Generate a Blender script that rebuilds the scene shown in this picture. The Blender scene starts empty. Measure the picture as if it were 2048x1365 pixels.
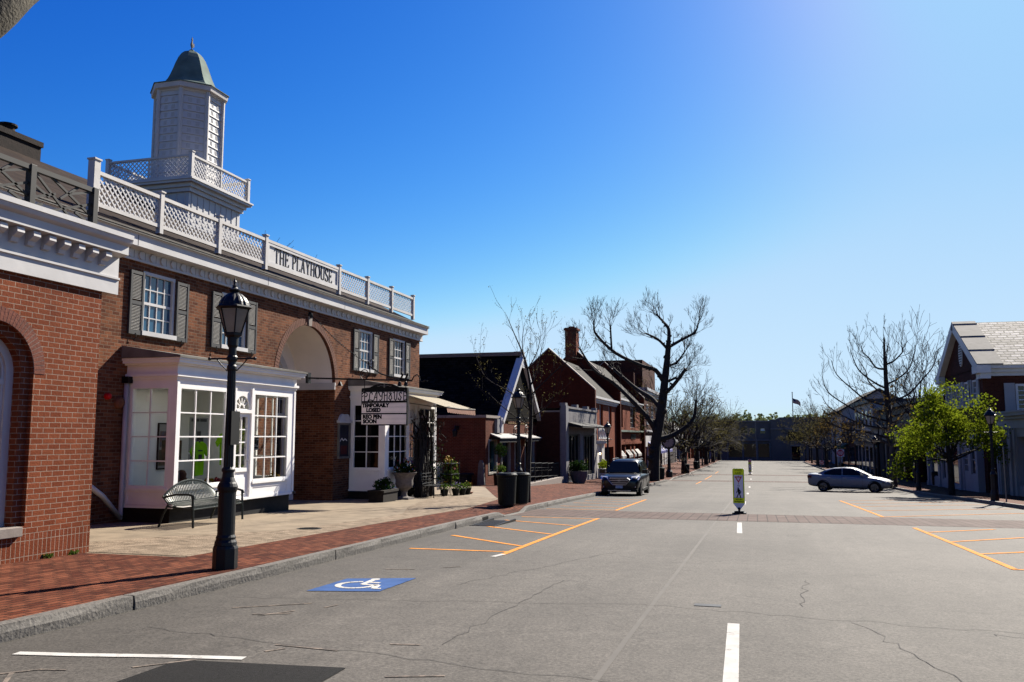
import bpy, bmesh, math, random
from math import sin, cos, tan, pi, radians, hypot, atan2, sqrt, exp
from mathutils import Vector, Matrix

# ---------------------------------------------------------------- camera, sky, sun, exposure
SC = bpy.context.scene
COL = SC.collection
cam = bpy.data.objects.new("camera", bpy.data.cameras.new("camera"))
COL.objects.link(cam)
cam.location = (0, 0, 1.6)
cam.rotation_euler = (pi / 2 + radians(6.2872), 0, radians(15.6879))
cam.data.sensor_width = 36
cam.data.lens = 1720 / 2048 * 36
cam.data.clip_start = 0.05
cam.data.clip_end = 3000
SC.camera = cam

SUN_AZ, SUN_EL = 20.0, 38.0          # azimuth measured from +Y towards +X
W = bpy.data.worlds.new("World")
SC.world = W
W.use_nodes = True
wn = W.node_tree.nodes
wl = W.node_tree.links
sky = wn.new("ShaderNodeTexSky")
sky.sky_type = 'NISHITA'
sky.sun_disc = False
sky.sun_elevation = radians(SUN_EL)
sky.sun_rotation = radians(SUN_AZ)
sky.altitude = 0
sky.air_density = 1.0
sky.dust_density = 0.4
sky.ozone_density = 2.5
hs = wn.new("ShaderNodeHueSaturation")
hs.inputs['Saturation'].default_value = 1.22
wl.new(sky.outputs[0], hs.inputs['Color'])
# grade the sky: deeper blue away from the sun, pale at the horizon
EXPO = 1.55
SKY = 0.05
sepc = wn.new("ShaderNodeSeparateColor"); comb = wn.new("ShaderNodeCombineColor")
wl.new(hs.outputs[0], sepc.inputs[0])
tcw = wn.new("ShaderNodeTexCoord"); szw = wn.new("ShaderNodeSeparateXYZ"); wl.new(tcw.outputs['Generated'], szw.inputs[0])
for ch, pw, mul, top, hi in ((0, 2.35, 3.8, .63, .37), (1, 1.6, 1.62, .83, .65), (2, .9, 1.30, 1.0, .98)):
    cp = wn.new("ShaderNodeMapRange"); cp.inputs[1].default_value = .03; cp.inputs[2].default_value = .30; cp.inputs[3].default_value = top; cp.inputs[4].default_value = hi
    wl.new(szw.outputs['Z'], cp.inputs[0])
    s0 = wn.new("ShaderNodeMath"); s0.operation = 'MULTIPLY'; s0.inputs[1].default_value = 0.1
    p0 = wn.new("ShaderNodeMath"); p0.operation = 'POWER'; p0.inputs[1].default_value = pw
    m0 = wn.new("ShaderNodeMath"); m0.operation = 'MULTIPLY'; m0.inputs[1].default_value = mul
    c0 = wn.new("ShaderNodeMath"); c0.operation = 'SMOOTH_MIN'; c0.inputs[2].default_value = .16; wl.new(cp.outputs[0], c0.inputs[1])
    f0 = wn.new("ShaderNodeMath"); f0.operation = 'MULTIPLY'; f0.inputs[1].default_value = 1 / (SKY * 2 ** EXPO)
    wl.new(sepc.outputs[ch], s0.inputs[0]); wl.new(s0.outputs[0], p0.inputs[0]); wl.new(p0.outputs[0], m0.inputs[0]); wl.new(m0.outputs[0], c0.inputs[0]); wl.new(c0.outputs[0], f0.inputs[0]); wl.new(f0.outputs[0], comb.inputs[ch])
wl.new(comb.outputs[0], wn["Background"].inputs[0])
wn["Background"].inputs[1].default_value = SKY

sun = bpy.data.objects.new("sun", bpy.data.lights.new("sun", 'SUN'))
COL.objects.link(sun)
sun.data.energy = 5.0
sun.data.angle = radians(0.5)
sun.data.color = (1.0, 0.93, 0.82)
sd = Vector((sin(radians(SUN_AZ)) * cos(radians(SUN_EL)), cos(radians(SUN_AZ)) * cos(radians(SUN_EL)), sin(radians(SUN_EL))))
sun.rotation_euler = sd.to_track_quat('Z', 'Y').to_euler()
SC.view_settings.view_transform = 'Standard'
SC.view_settings.look = 'None'
SC.view_settings.exposure = EXPO
SC.view_settings.gamma = 1
SC.cycles.max_bounces = 8
SC.cycles.transparent_max_bounces = 16
SC.cycles.caustics_reflective = False
SC.cycles.caustics_refractive = False

# ---------------------------------------------------------------- materials
M = {}
ALB = 0.37          # the picture is exposed about a stop bright, so real-world reflectances are used

def lk(nt, a, b):
    nt.links.new(a, b)

def mat(name, col, rough=0.6, var=0.12, scale=6.0, bump=0.0, metal=0.0, spec=0.2, coat=0.0, detail=6, col2=None, bscale=None):
    col = tuple(c * ALB for c in col)
    if col2: col2 = tuple(c * ALB for c in col2)
    m = bpy.data.materials.new(name)
    m.use_nodes = True
    nt = m.node_tree
    b = nt.nodes["Principled BSDF"]
    b.inputs['Roughness'].default_value = rough
    b.inputs['Metallic'].default_value = metal
    b.inputs['Specular IOR Level'].default_value = spec
    b.inputs['Coat Weight'].default_value = coat
    b.inputs['Coat Roughness'].default_value = 0.04
    tc = nt.nodes.new("ShaderNodeTexCoord")
    nz = nt.nodes.new("ShaderNodeTexNoise")
    nz.inputs['Scale'].default_value = scale
    nz.inputs['Detail'].default_value = detail
    lk(nt, tc.outputs['Object'], nz.inputs['Vector'])
    r = nt.nodes.new("ShaderNodeValToRGB")
    c2 = col2 or tuple(max(0, c * (1 + var)) for c in col)
    c1 = tuple(c * (1 - var) for c in col) if not col2 else col
    r.color_ramp.elements[0].position = 0.32
    r.color_ramp.elements[1].position = 0.68
    r.color_ramp.elements[0].color = (*c1, 1)
    r.color_ramp.elements[1].color = (*c2, 1)
    lk(nt, nz.outputs['Fac'], r.inputs[0])
    lk(nt, r.outputs[0], b.inputs['Base Color'])
    if bump:
        n2 = nt.nodes.new("ShaderNodeTexNoise")
        n2.inputs['Scale'].default_value = bscale or scale * 5
        n2.inputs['Detail'].default_value = 5
        lk(nt, tc.outputs['Object'], n2.inputs['Vector'])
        bp = nt.nodes.new("ShaderNodeBump")
        bp.inputs['Strength'].default_value = bump
        bp.inputs['Distance'].default_value = 0.02
        lk(nt, n2.outputs['Fac'], bp.inputs['Height'])
        lk(nt, bp.outputs[0], b.inputs['Normal'])
    M[name] = m
    return m

def wornpaint(name, col, cover=0.5, scale=7.0):
    """road paint worn through to the asphalt by traffic"""
    m = mat(name, col, 0.85, 0.14, 4.0, spec=0.04)
    nt = m.node_tree; b = nt.nodes["Principled BSDF"]
    src = b.inputs['Base Color'].links[0].from_socket
    tc = nt.nodes.new("ShaderNodeTexCoord"); nz = nt.nodes.new("ShaderNodeTexNoise")
    nz.inputs['Scale'].default_value = scale; nz.inputs['Detail'].default_value = 14; nz.inputs['Roughness'].default_value = 0.78
    lk(nt, tc.outputs['Object'], nz.inputs['Vector'])
    r = nt.nodes.new("ShaderNodeMapRange"); r.inputs[1].default_value = cover - .07; r.inputs[2].default_value = cover + .05
    lk(nt, nz.outputs['Fac'], r.inputs[0])
    mx = nt.nodes.new("ShaderNodeMix"); mx.data_type = 'RGBA'
    lk(nt, r.outputs[0], mx.inputs['Factor']); mx.inputs[6].default_value = (.075, .068, .06, 1); lk(nt, src, mx.inputs[7]); lk(nt, mx.outputs[2], b.inputs['Base Color'])

def coords(nt, mode):
    """2-D coordinates in metres on a surface: 'wall' picks y or x by the face normal, 'floor' x-y, 'soldier' turns the bricks upright, 'roof' runs along y and up the slope"""
    tc = nt.nodes.new("ShaderNodeTexCoord")
    sp = nt.nodes.new("ShaderNodeSeparateXYZ")
    lk(nt, tc.outputs['Object'], sp.inputs[0])
    cb = nt.nodes.new("ShaderNodeCombineXYZ")
    if mode == 'floor':
        lk(nt, sp.outputs['X'], cb.inputs[0]); lk(nt, sp.outputs['Y'], cb.inputs[1])
        return tc, cb
    if mode == 'floory':
        lk(nt, sp.outputs['Y'], cb.inputs[0]); lk(nt, sp.outputs['X'], cb.inputs[1])
        return tc, cb
    sn = nt.nodes.new("ShaderNodeSeparateXYZ")
    lk(nt, tc.outputs['Normal'], sn.inputs[0])
    ax = nt.nodes.new("ShaderNodeMath"); ax.operation = 'ABSOLUTE'; lk(nt, sn.outputs['X'], ax.inputs[0])
    ay = nt.nodes.new("ShaderNodeMath"); ay.operation = 'ABSOLUTE'; lk(nt, sn.outputs['Y'], ay.inputs[0])
    gt = nt.nodes.new("ShaderNodeMath"); gt.operation = 'GREATER_THAN'
    lk(nt, ax.outputs[0], gt.inputs[0]); lk(nt, ay.outputs[0], gt.inputs[1])
    mx = nt.nodes.new("ShaderNodeMix")
    lk(nt, gt.outputs[0], mx.inputs['Factor'])
    lk(nt, sp.outputs['X'], mx.inputs[2]); lk(nt, sp.outputs['Y'], mx.inputs[3])
    a, b = (mx.outputs[0], sp.outputs['Z'])
    if mode == 'soldier':
        a, b = b, a
    lk(nt, a, cb.inputs[0]); lk(nt, b, cb.inputs[1])
    return tc, cb

def brickmat(name, c1, c2, mortar, bw=0.21, bh=0.075, ms=0.006, mode='wall', rough=0.85, bump=0.6, stain=0.25, c3=None, dist=0.008, offs=0.5, sheen=0.06):
    c1, c2, mortar = (tuple(v * ALB for v in c) for c in (c1, c2, mortar))
    m = bpy.data.materials.new(name)
    m.use_nodes = True
    nt = m.node_tree
    b = nt.nodes["Principled BSDF"]
    b.inputs['Roughness'].default_value = rough
    b.inputs['Specular IOR Level'].default_value = sheen
    tc, cb = coords(nt, mode)
    # slightly wavy courses
    wv = nt.nodes.new("ShaderNodeTexNoise"); wv.inputs['Scale'].default_value = 1.7
    lk(nt, cb.outputs[0], wv.inputs['Vector'])
    ws = nt.nodes.new("ShaderNodeVectorMath"); ws.operation = 'MULTIPLY_ADD'
    ws.inputs[1].default_value = (dist, dist, 0)
    lk(nt, wv.outputs['Color'], ws.inputs[0]); lk(nt, cb.outputs[0], ws.inputs[2])
    br = nt.nodes.new("ShaderNodeTexBrick")
    br.offset = offs
    br.inputs['Scale'].default_value = 1
    br.inputs['Brick Width'].default_value = bw
    br.inputs['Row Height'].default_value = bh
    br.inputs['Mortar Size'].default_value = ms
    br.inputs['Mortar Smooth'].default_value = 0.25
    br.inputs['Bias'].default_value = 0
    br.inputs['Color1'].default_value = (*c1, 1)
    br.inputs['Color2'].default_value = (*c2, 1)
    br.inputs['Mortar'].default_value = (*mortar, 1)
    lk(nt, ws.outputs[0], br.inputs['Vector'])
    # stains and per-patch variation
    n1 = nt.nodes.new("ShaderNodeTexNoise"); n1.inputs['Scale'].default_value = 0.9; n1.inputs['Detail'].default_value = 8; n1.inputs['Roughness'].default_value = 0.65
    lk(nt, tc.outputs['Object'], n1.inputs['Vector'])
    n2 = nt.nodes.new("ShaderNodeTexNoise"); n2.inputs['Scale'].default_value = 38; n2.inputs['Detail'].default_value = 3
    lk(nt, tc.outputs['Object'], n2.inputs['Vector'])
    mr = nt.nodes.new("ShaderNodeMapRange")
    mr.inputs[1].default_value = 0.3; mr.inputs[2].default_value = 0.7
    mr.inputs[3].default_value = 1 - stain; mr.inputs[4].default_value = 1 + stain * 0.6
    lk(nt, n1.outputs['Fac'], mr.inputs[0])
    mps = nt.nodes.new("ShaderNodeMapping"); mps.inputs['Scale'].default_value = (2.6, 2.6, 0.28)
    lk(nt, tc.outputs['Object'], mps.inputs[0])
    n3 = nt.nodes.new("ShaderNodeTexNoise"); n3.inputs['Scale'].default_value = 1; n3.inputs['Detail'].default_value = 7; n3.inputs['Roughness'].default_value = 0.7
    lk(nt, mps.outputs[0], n3.inputs['Vector'])
    mr3 = nt.nodes.new("ShaderNodeMapRange"); mr3.inputs[1].default_value = 0.3; mr3.inputs[2].default_value = 0.62; mr3.inputs[3].default_value = 1 - stain * 1.1; mr3.inputs[4].default_value = 1.08
    lk(nt, n3.outputs['Fac'], mr3.inputs[0])
    mr2 = nt.nodes.new("ShaderNodeMapRange")
    mr2.inputs[1].default_value = 0.25; mr2.inputs[2].default_value = 0.75
    mr2.inputs[3].default_value = 0.82; mr2.inputs[4].default_value = 1.15
    lk(nt, n2.outputs['Fac'], mr2.inputs[0])
    mm = nt.nodes.new("ShaderNodeMath"); mm.operation = 'MULTIPLY'
    lk(nt, mr.outputs[0], mm.inputs[0]); lk(nt, mr2.outputs[0], mm.inputs[1])
    m3 = nt.nodes.new("ShaderNodeMath"); m3.operation = 'MULTIPLY'
    lk(nt, mm.outputs[0], m3.inputs[0]); lk(nt, mr3.outputs[0], m3.inputs[1])
    vm = nt.nodes.new("ShaderNodeVectorMath"); vm.operation = 'SCALE'
    lk(nt, br.outputs['Color'], vm.inputs[0]); lk(nt, m3.outputs[0], vm.inputs['Scale'])
    lk(nt, vm.outputs[0], b.inputs['Base Color'])
    if bump:
        ad = nt.nodes.new("ShaderNodeMath"); ad.operation = 'MULTIPLY_ADD'
        ad.inputs[1].default_value = -1.0
        lk(nt, br.outputs['Fac'], ad.inputs[0])
        sc = nt.nodes.new("ShaderNodeMath"); sc.operation = 'MULTIPLY'; sc.inputs[1].default_value = 0.6
        lk(nt, n2.outputs['Fac'], sc.inputs[0]); lk(nt, sc.outputs[0], ad.inputs[2])
        bp = nt.nodes.new("ShaderNodeBump"); bp.inputs['Strength'].default_value = bump; bp.inputs['Distance'].default_value = 0.012
        lk(nt, ad.outputs[0], bp.inputs['Height']); lk(nt, bp.outputs[0], b.inputs['Normal'])
    M[name] = m
    return m

def emat(name, col, strength):
    m = bpy.data.materials.new(name); m.use_nodes = True
    b = m.node_tree.nodes["Principled BSDF"]
    b.inputs['Base Color'].default_value = (*col, 1)
    b.inputs['Emission Color'].default_value = (*col, 1)
    b.inputs['Emission Strength'].default_value = strength
    M[name] = m

def glassmat(name, tint=(0.9, 0.95, 0.93), refl=1.0, dark=None):
    """window pane: clear (see-through plus mirror reflection) or dark (nothing visible behind)"""
    m = bpy.data.materials.new(name); m.use_nodes = True
    nt = m.node_tree
    if dark is not None:
        b = nt.nodes["Principled BSDF"]
        b.inputs['Base Color'].default_value = (*dark, 1)
        b.inputs['Roughness'].default_value = 0.03
        b.inputs['Specular IOR Level'].default_value = refl
        tc = nt.nodes.new("ShaderNodeTexCoord")
        nz = nt.nodes.new("ShaderNodeTexNoise"); nz.inputs['Scale'].default_value = 1.3
        lk(nt, tc.outputs['Object'], nz.inputs['Vector'])
        bp = nt.nodes.new("ShaderNodeBump"); bp.inputs['Strength'].default_value = 0.05; bp.inputs['Distance'].default_value = 0.05
        lk(nt, nz.outputs['Fac'], bp.inputs['Height']); lk(nt, bp.outputs[0], b.inputs['Normal'])
    else:
        nt.nodes.remove(nt.nodes["Principled BSDF"])
        out = nt.nodes["Material Output"]
        tr = nt.nodes.new("ShaderNodeBsdfTransparent"); tr.inputs[0].default_value = (*tint, 1)
        gl = nt.nodes.new("ShaderNodeBsdfGlossy"); gl.inputs['Roughness'].default_value = 0.02
        fr = nt.nodes.new("ShaderNodeFresnel"); fr.inputs[0].default_value = 1.5
        ml = nt.nodes.new("ShaderNodeMath"); ml.operation = 'MULTIPLY'; ml.inputs[1].default_value = refl
        lk(nt, fr.outputs[0], ml.inputs[0])
        mx = nt.nodes.new("ShaderNodeMixShader")
        lk(nt, ml.outputs[0], mx.inputs[0]); lk(nt, tr.outputs[0], mx.inputs[1]); lk(nt, gl.outputs[0], mx.inputs[2])
        lk(nt, mx.outputs[0], out.inputs[0])
    M[name] = m

def leafmat(name, c1, c2, transl=0.5):
    c1, c2 = (tuple(v * .60 for v in c) for c in (c1, c2))
    m = bpy.data.materials.new(name); m.use_nodes = True
    nt = m.node_tree
    nt.nodes.remove(nt.nodes["Principled BSDF"])
    out = nt.nodes["Material Output"]
    tc = nt.nodes.new("ShaderNodeTexCoord")
    nz = nt.nodes.new("ShaderNodeTexNoise"); nz.inputs['Scale'].default_value = 5; nz.inputs['Detail'].default_value = 9; nz.inputs['Roughness'].default_value = 0.75
    lk(nt, tc.outputs['Object'], nz.inputs['Vector'])
    r = nt.nodes.new("ShaderNodeValToRGB")
    r.color_ramp.elements[0].position = 0.35; r.color_ramp.elements[1].position = 0.65
    r.color_ramp.elements[0].color = (*c1, 1); r.color_ramp.elements[1].color = (*c2, 1)
    lk(nt, nz.outputs['Fac'], r.inputs[0])
    d = nt.nodes.new("ShaderNodeBsdfDiffuse"); t = nt.nodes.new("ShaderNodeBsdfTranslucent")
    lk(nt, r.outputs[0], d.inputs[0]); lk(nt, r.outputs[0], t.inputs[0])
    mx = nt.nodes.new("ShaderNodeMixShader"); mx.inputs[0].default_value = transl
    lk(nt, d.outputs[0], mx.inputs[1]); lk(nt, t.outputs[0], mx.inputs[2]); lk(nt, mx.outputs[0], out.inputs[0])
    M[name] = m

def asphaltmat():
    m = bpy.data.materials.new("asphalt"); m.use_nodes = True
    nt = m.node_tree; b = nt.nodes["Principled BSDF"]
    b.inputs['Roughness'].default_value = 0.86
    b.inputs['Specular IOR Level'].default_value = 0.19
    tc = nt.nodes.new("ShaderNodeTexCoord")
    def noise(s, d=4, rgh=0.5, src=None):
        n = nt.nodes.new("ShaderNodeTexNoise"); n.inputs['Scale'].default_value = s; n.inputs['Detail'].default_value = d; n.inputs['Roughness'].default_value = rgh
        lk(nt, src or tc.outputs['Object'], n.inputs['Vector']); return n
    def rng(src, a, bb, c, d):
        r = nt.nodes.new("ShaderNodeMapRange"); r.inputs[1].default_value = a; r.inputs[2].default_value = bb; r.inputs[3].default_value = c; r.inputs[4].default_value = d
        lk(nt, src, r.inputs[0]); return r.outputs[0]
    def mul(a, bb):
        x = nt.nodes.new("ShaderNodeMath"); x.operation = 'MULTIPLY'; lk(nt, a, x.inputs[0]); lk(nt, bb, x.inputs[1]); return x.outputs[0]
    fine = noise(34, 6, 0.85); mid = noise(4.5, 6, 0.65); big = noise(0.35, 5, 0.6)
    # wear streaks along the driving direction
    mp = nt.nodes.new("ShaderNodeMapping"); mp.inputs['Scale'].default_value = (1.6, 0.05, 1)
    lk(nt, tc.outputs['Object'], mp.inputs[0])
    st = noise(1.0, 4, 0.6, mp.outputs[0])
    # aggregate stones
    vo = nt.nodes.new("ShaderNodeTexVoronoi"); vo.inputs['Scale'].default_value = 70
    lk(nt, tc.outputs['Object'], vo.inputs['Vector'])
    spk = rng(vo.outputs['Distance'], 0.05, 0.22, 2.0, 1.0)
    # cracks
    wob = noise(1.2, 6, 0.7)
    wa = nt.nodes.new("ShaderNodeVectorMath"); wa.operation = 'MULTIPLY_ADD'; wa.inputs[1].default_value = (1.6, 1.6, 0)
    lk(nt, wob.outputs['Color'], wa.inputs[0]); lk(nt, tc.outputs['Object'], wa.inputs[2])
    mp2 = nt.nodes.new("ShaderNodeMapping"); mp2.inputs['Scale'].default_value = (0.22, 0.34, 0.01)
    lk(nt, wa.outputs[0], mp2.inputs[0])
    vc = nt.nodes.new("ShaderNodeTexVoronoi"); vc.feature = 'DISTANCE_TO_EDGE'; vc.inputs['Scale'].default_value = 1
    lk(nt, mp2.outputs[0], vc.inputs['Vector'])
    crack = rng(vc.outputs['Distance'], 0.0, 0.006, 0.62, 1.0)
    msk = rng(noise(0.5, 3).outputs['Fac'], 0.46, 0.56, 0.0, 1.0)
    cm = nt.nodes.new("ShaderNodeMix"); lk(nt, msk, cm.inputs['Factor']); cm.inputs[2].default_value = 1.0; lk(nt, crack, cm.inputs[3])
    f = mul(rng(fine.outputs['Fac'], 0.38, 0.62, 0.5, 1.5), rng(mid.outputs['Fac'], 0.3, 0.7, 0.86, 1.12))
    f = mul(f, rng(big.outputs['Fac'], 0.3, 0.7, 0.8, 1.15)); f = mul(f, rng(st.outputs['Fac'], 0.3, 0.7, 0.88, 1.1))
    f = mul(f, spk); f = mul(f, cm.outputs[0])
    # older, darker surface in the left parking lane and scattered oil stains
    sx_ = nt.nodes.new("ShaderNodeSeparateXYZ"); wx = nt.nodes.new("ShaderNodeVectorMath"); wx.operation = 'MULTIPLY_ADD'; wx.inputs[1].default_value = (1.2, 0, 0)
    lk(nt, wob.outputs['Color'], wx.inputs[0]); lk(nt, tc.outputs['Object'], wx.inputs[2]); lk(nt, wx.outputs[0], sx_.inputs[0])
    f = mul(f, rng(sx_.outputs['X'], -5.2, -2.6, 0.74, 1.0))
    f = mul(f, rng(noise(0.9, 5, 0.7).outputs['Fac'], 0.62, 0.74, 1.0, 0.72))
    f = mul(f, rng(noise(1.9, 8, 0.8).outputs['Fac'], 0.24, 0.36, 0.72, 1.0))
    vm = nt.nodes.new("ShaderNodeVectorMath"); vm.operation = 'SCALE'; vm.inputs[0].default_value = (0.068, 0.0612, 0.0523)
    lk(nt, f, vm.inputs['Scale']); lk(nt, vm.outputs[0], b.inputs['Base Color'])
    bp = nt.nodes.new("ShaderNodeBump"); bp.inputs['Strength'].default_value = 0.5; bp.inputs['Distance'].default_value = 0.006
    lk(nt, fine.outputs['Fac'], bp.inputs['Height']); lk(nt, bp.outputs[0], b.inputs['Normal'])
    M["asphalt"] = m

asphaltmat()
brickmat("brick_new", (0.34, 0.082, 0.032), (0.45, 0.125, 0.052), (0.66, 0.50, 0.38), 0.205, 0.0745, 0.0055, stain=0.12)
brickmat("brick_soldier", (0.32, 0.075, 0.030), (0.41, 0.108, 0.046), (0.66, 0.50, 0.38), 0.205, 0.0745, 0.0055, mode='soldier', stain=0.12, offs=0.0)
brickmat("brick_old", (0.19, 0.056, 0.026), (0.45, 0.165, 0.074), (0.40, 0.27, 0.18), 0.205, 0.0745, 0.008, stain=0.3, dist=0.03)
brickmat("brick_shop", (0.20, 0.048, 0.024), (0.28, 0.075, 0.038), (0.34, 0.20, 0.14), 0.205, 0.0745, 0.007, stain=0.2)
brickmat("brick_red", (0.36, 0.085, 0.038), (0.42, 0.11, 0.05), (0.38, 0.15, 0.09), 0.205, 0.0745, 0.006, stain=0.12)
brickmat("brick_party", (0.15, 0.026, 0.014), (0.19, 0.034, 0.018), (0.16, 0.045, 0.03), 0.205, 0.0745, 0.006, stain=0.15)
brickmat("brick_brown", (0.11, 0.032, 0.02), (0.16, 0.048, 0.03), (0.16, 0.09, 0.07), 0.205, 0.0745, 0.006, stain=0.15)
brickmat("brick_grey", (0.42, 0.40, 0.40), (0.50, 0.48, 0.48), (0.36, 0.34, 0.34), 0.205, 0.0745, 0.008, stain=0.12)
brickmat("paver", (0.15, 0.036, 0.018), (0.38, 0.125, 0.064), (0.045, 0.026, 0.02), 0.21, 0.105, 0.009, mode='floory', stain=0.35, dist=0.03)
brickmat("paver_road", (0.225, 0.160, 0.138), (0.265, 0.195, 0.17), (0.11, 0.09, 0.08), 0.25, 0.8, 0.016, mode='floor', stain=0.2, offs=0.0, bump=0.3)
brickmat("slate", (0.45, 0.415, 0.36), (1.25, 1.16, 1.02), (0.03, 0.027, 0.024), 0.50, 0.165, 0.032, mode='wall', rough=0.7, stain=0.35, bump=0.9, dist=0.06, sheen=0.04)
brickmat("shingle_grey", (0.085, 0.08, 0.07), (0.12, 0.112, 0.10), (0.08, 0.08, 0.075), 0.3, 0.14, 0.008, stain=0.2)
brickmat("shingle_brown", (0.046, 0.029, 0.020), (0.080, 0.053, 0.037), (0.05, 0.035, 0.03), 0.3, 0.12, 0.01, stain=0.2)
brickmat("shingle_black", (0.011, 0.0095, 0.008), (0.034, 0.029, 0.025), (0.003, 0.003, 0.003), 0.3, 0.14, 0.014, stain=0.3, sheen=0.02)
mat("white_paint", (1.16, 1.13, 1.09), 0.5, 0.09, 1.4, bump=0.08, detail=12)
mat("white_old", (1.12, 1.07, 1.0), 0.6, 0.10, 1.6, bump=0.12)
mat("cream_paint", (0.66, 0.62, 0.54), 0.55, 0.06, 2.0)
mat("bay_white", (1.95, 1.90, 1.80), 0.45, 0.05, 2.0, bump=0.08)
mat("plaster", (1.75, 1.60, 1.44), 0.8, 0.06, 1.2, bump=0.1)
mat("interior", (2.1, 2.1, 2.0), 0.8, 0.05, 1.0)
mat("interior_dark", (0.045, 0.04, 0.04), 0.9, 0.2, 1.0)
mat("shutter_grey", (0.105, 0.105, 0.105), 0.6, 0.08, 5)
mat("slat_pale", (0.46, 0.44, 0.40), 0.6, 0.08, 5)
mat("black_metal", (0.010, 0.011, 0.012), 0.5, 0.2, 14, bump=0.05, spec=0.2)
mat("lamp_paint", (0.010, 0.012, 0.014), 0.48, 0.25, 22, bump=0.1, spec=0.28)
mat("rail_grey", (0.045, 0.044, 0.042), 0.6, 0.15, 6, spec=0.2)
mat("bench_green", (0.06, 0.075, 0.065), 0.35, 0.15, 12, metal=0.3)
mat("bin_green", (0.006, 0.013, 0.010), 0.5, 0.2, 8, spec=0.2)
mat("copper_green", (0.24, 0.33, 0.275), 0.85, 0.25, 1.8, spec=0.15)
mat("copper_brown", (0.28, 0.20, 0.17), 0.5, 0.2, 1.5)
mat("lead", (0.33, 0.31, 0.27), 0.8, 0.22, 3, spec=0.15)
mat("granite", (0.26, 0.24, 0.21), 0.8, 0.3, 26, bump=0.5, bscale=30)
mat("limestone", (0.52, 0.44, 0.38), 0.8, 0.12, 8, bump=0.1)
mat("concrete", (0.43, 0.335, 0.225), 0.85, 0.22, 2.2, bump=0.3, detail=10)
mat("aggregate", (0.22, 0.16, 0.10), 0.9, 0.35, 5, bump=1.0, detail=14, col2=(0.58, 0.44, 0.30), bscale=40)
mat("plinth_black", (0.022, 0.020, 0.020), 0.7, 0.4, 5, bump=0.2)
wornpaint("paint_white", (0.98, 0.95, 0.88), .40)
wornpaint("paint_orange", (1.30, 0.52, 0.11), .40)
wornpaint("paint_blue", (0.10, 0.20, 0.48), .36, 5)
mat("brick_plain", (0.32, 0.095, 0.055), 0.85, 0.18, 7, bump=0.3)
mat("seam_pale", (0.205, 0.187, 0.163), 0.85, 0.1, 3)
wornpaint("paint_faint", (0.46, 0.38, 0.31), .52, 9)
mat("patch_asphalt", (0.024, 0.023, 0.022), 0.9, 0.5, 50, bump=0.6, spec=0.15)
mat("seam", (0.10, 0.094, 0.088), 0.9, 0.2, 10)
mat("iron_grate", (0.03, 0.03, 0.03), 0.5, 0.3, 20)
mat("earth", (0.16, 0.14, 0.11), 0.95, 0.25, 0.4)
mat("sign_black", (0.010, 0.010, 0.010), 0.6, 0.1, 5, spec=0.12)
mat("sign_face", (2.1, 1.88, 1.70), 0.5, 0.06, 3)
mat("sign_lime", (1.9, 2.2, 0.02), 0.45, 0.06, 6)
mat("sign_white", (1.7, 1.68, 1.70), 0.45, 0.08, 6)
mat("sign_red", (1.1, 0.02, 0.025), 0.45, 0.08, 6)
mat("sign_green", (0.02, 0.16, 0.10), 0.45, 0.08, 6)
mat("galv", (0.35, 0.35, 0.35), 0.4, 0.15, 8, metal=0.6)
mat("bark", (0.058, 0.046, 0.038), 0.9, 0.4, 9, bump=0.7)
mat("bark_plane", (0.075, 0.058, 0.042), 0.9, 0.3, 3.0, bump=0.6, col2=(0.24, 0.19, 0.14))
mat("bark_near", (0.05, 0.043, 0.034), 0.9, 0.3, 7.0, bump=0.8, col2=(0.16, 0.14, 0.10))
mat("vine_bark", (0.06, 0.05, 0.042), 0.95, 0.35, 12, bump=0.8)
mat("awning_cream", (0.62, 0.54, 0.38), 0.8, 0.06, 4)
mat("awning_stripe", (0.34, 0.25, 0.14), 0.8, 0.06, 4)
mat("awning_rust", (0.42, 0.20, 0.13), 0.8, 0.15, 6)
mat("awning_blue", (0.10, 0.11, 0.50), 0.75, 0.08, 4)
mat("awning_white", (0.66, 0.64, 0.60), 0.8, 0.06, 4)
mat("awning_dark", (0.02, 0.02, 0.022), 0.8, 0.1, 4)
mat("terracotta", (0.38, 0.15, 0.08), 0.8, 0.15, 8)
mat("urn_stone", (0.34, 0.30, 0.27), 0.85, 0.22, 10, bump=0.4)
mat("wood_dark", (0.035, 0.026, 0.02), 0.8, 0.3, 10)
mat("wood_gold", (0.36, 0.21, 0.06), 0.6, 0.25, 12)
mat("shirt_lime", (0.62, 1.5, 0.01), 0.75, 0.1, 8)
mat("photo_mix", (0.08, 0.12, 0.07), 0.4, 0.5, 9, col2=(0.32, 0.20, 0.14))
mat("photo_sky", (0.16, 0.24, 0.34), 0.4, 0.3, 12, col2=(0.34, 0.16, 0.12))
mat("paper", (0.70, 0.70, 0.68), 0.7, 0.05, 5)
mat("teddy", (0.13, 0.05, 0.03), 0.95, 0.3, 25)
mat("poster_blue", (0.015, 0.02, 0.05), 0.4, 0.4, 4)
mat("poster_red", (0.16, 0.015, 0.02), 0.4, 0.4, 6)
mat("teal_cloth", (0.05, 0.30, 0.28), 0.7, 0.4, 3)
mat("stone_grey", (0.23, 0.22, 0.21), 0.85, 0.2, 6)
mat("grey_paint", (0.42, 0.405, 0.41), 0.6, 0.08, 3)
mat("grey_far", (0.22, 0.20, 0.185), 0.8, 0.1, 0.6)
mat("grey_far_pale", (0.36, 0.33, 0.31), 0.8, 0.1, 0.6)
mat("clap_white", (0.60, 0.59, 0.60), 0.6, 0.06, 1.5)
mat("navy", (0.02, 0.035, 0.12), 0.6, 0.1, 2)
mat("dark_fascia", (0.10, 0.085, 0.08), 0.6, 0.15, 2)
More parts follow.
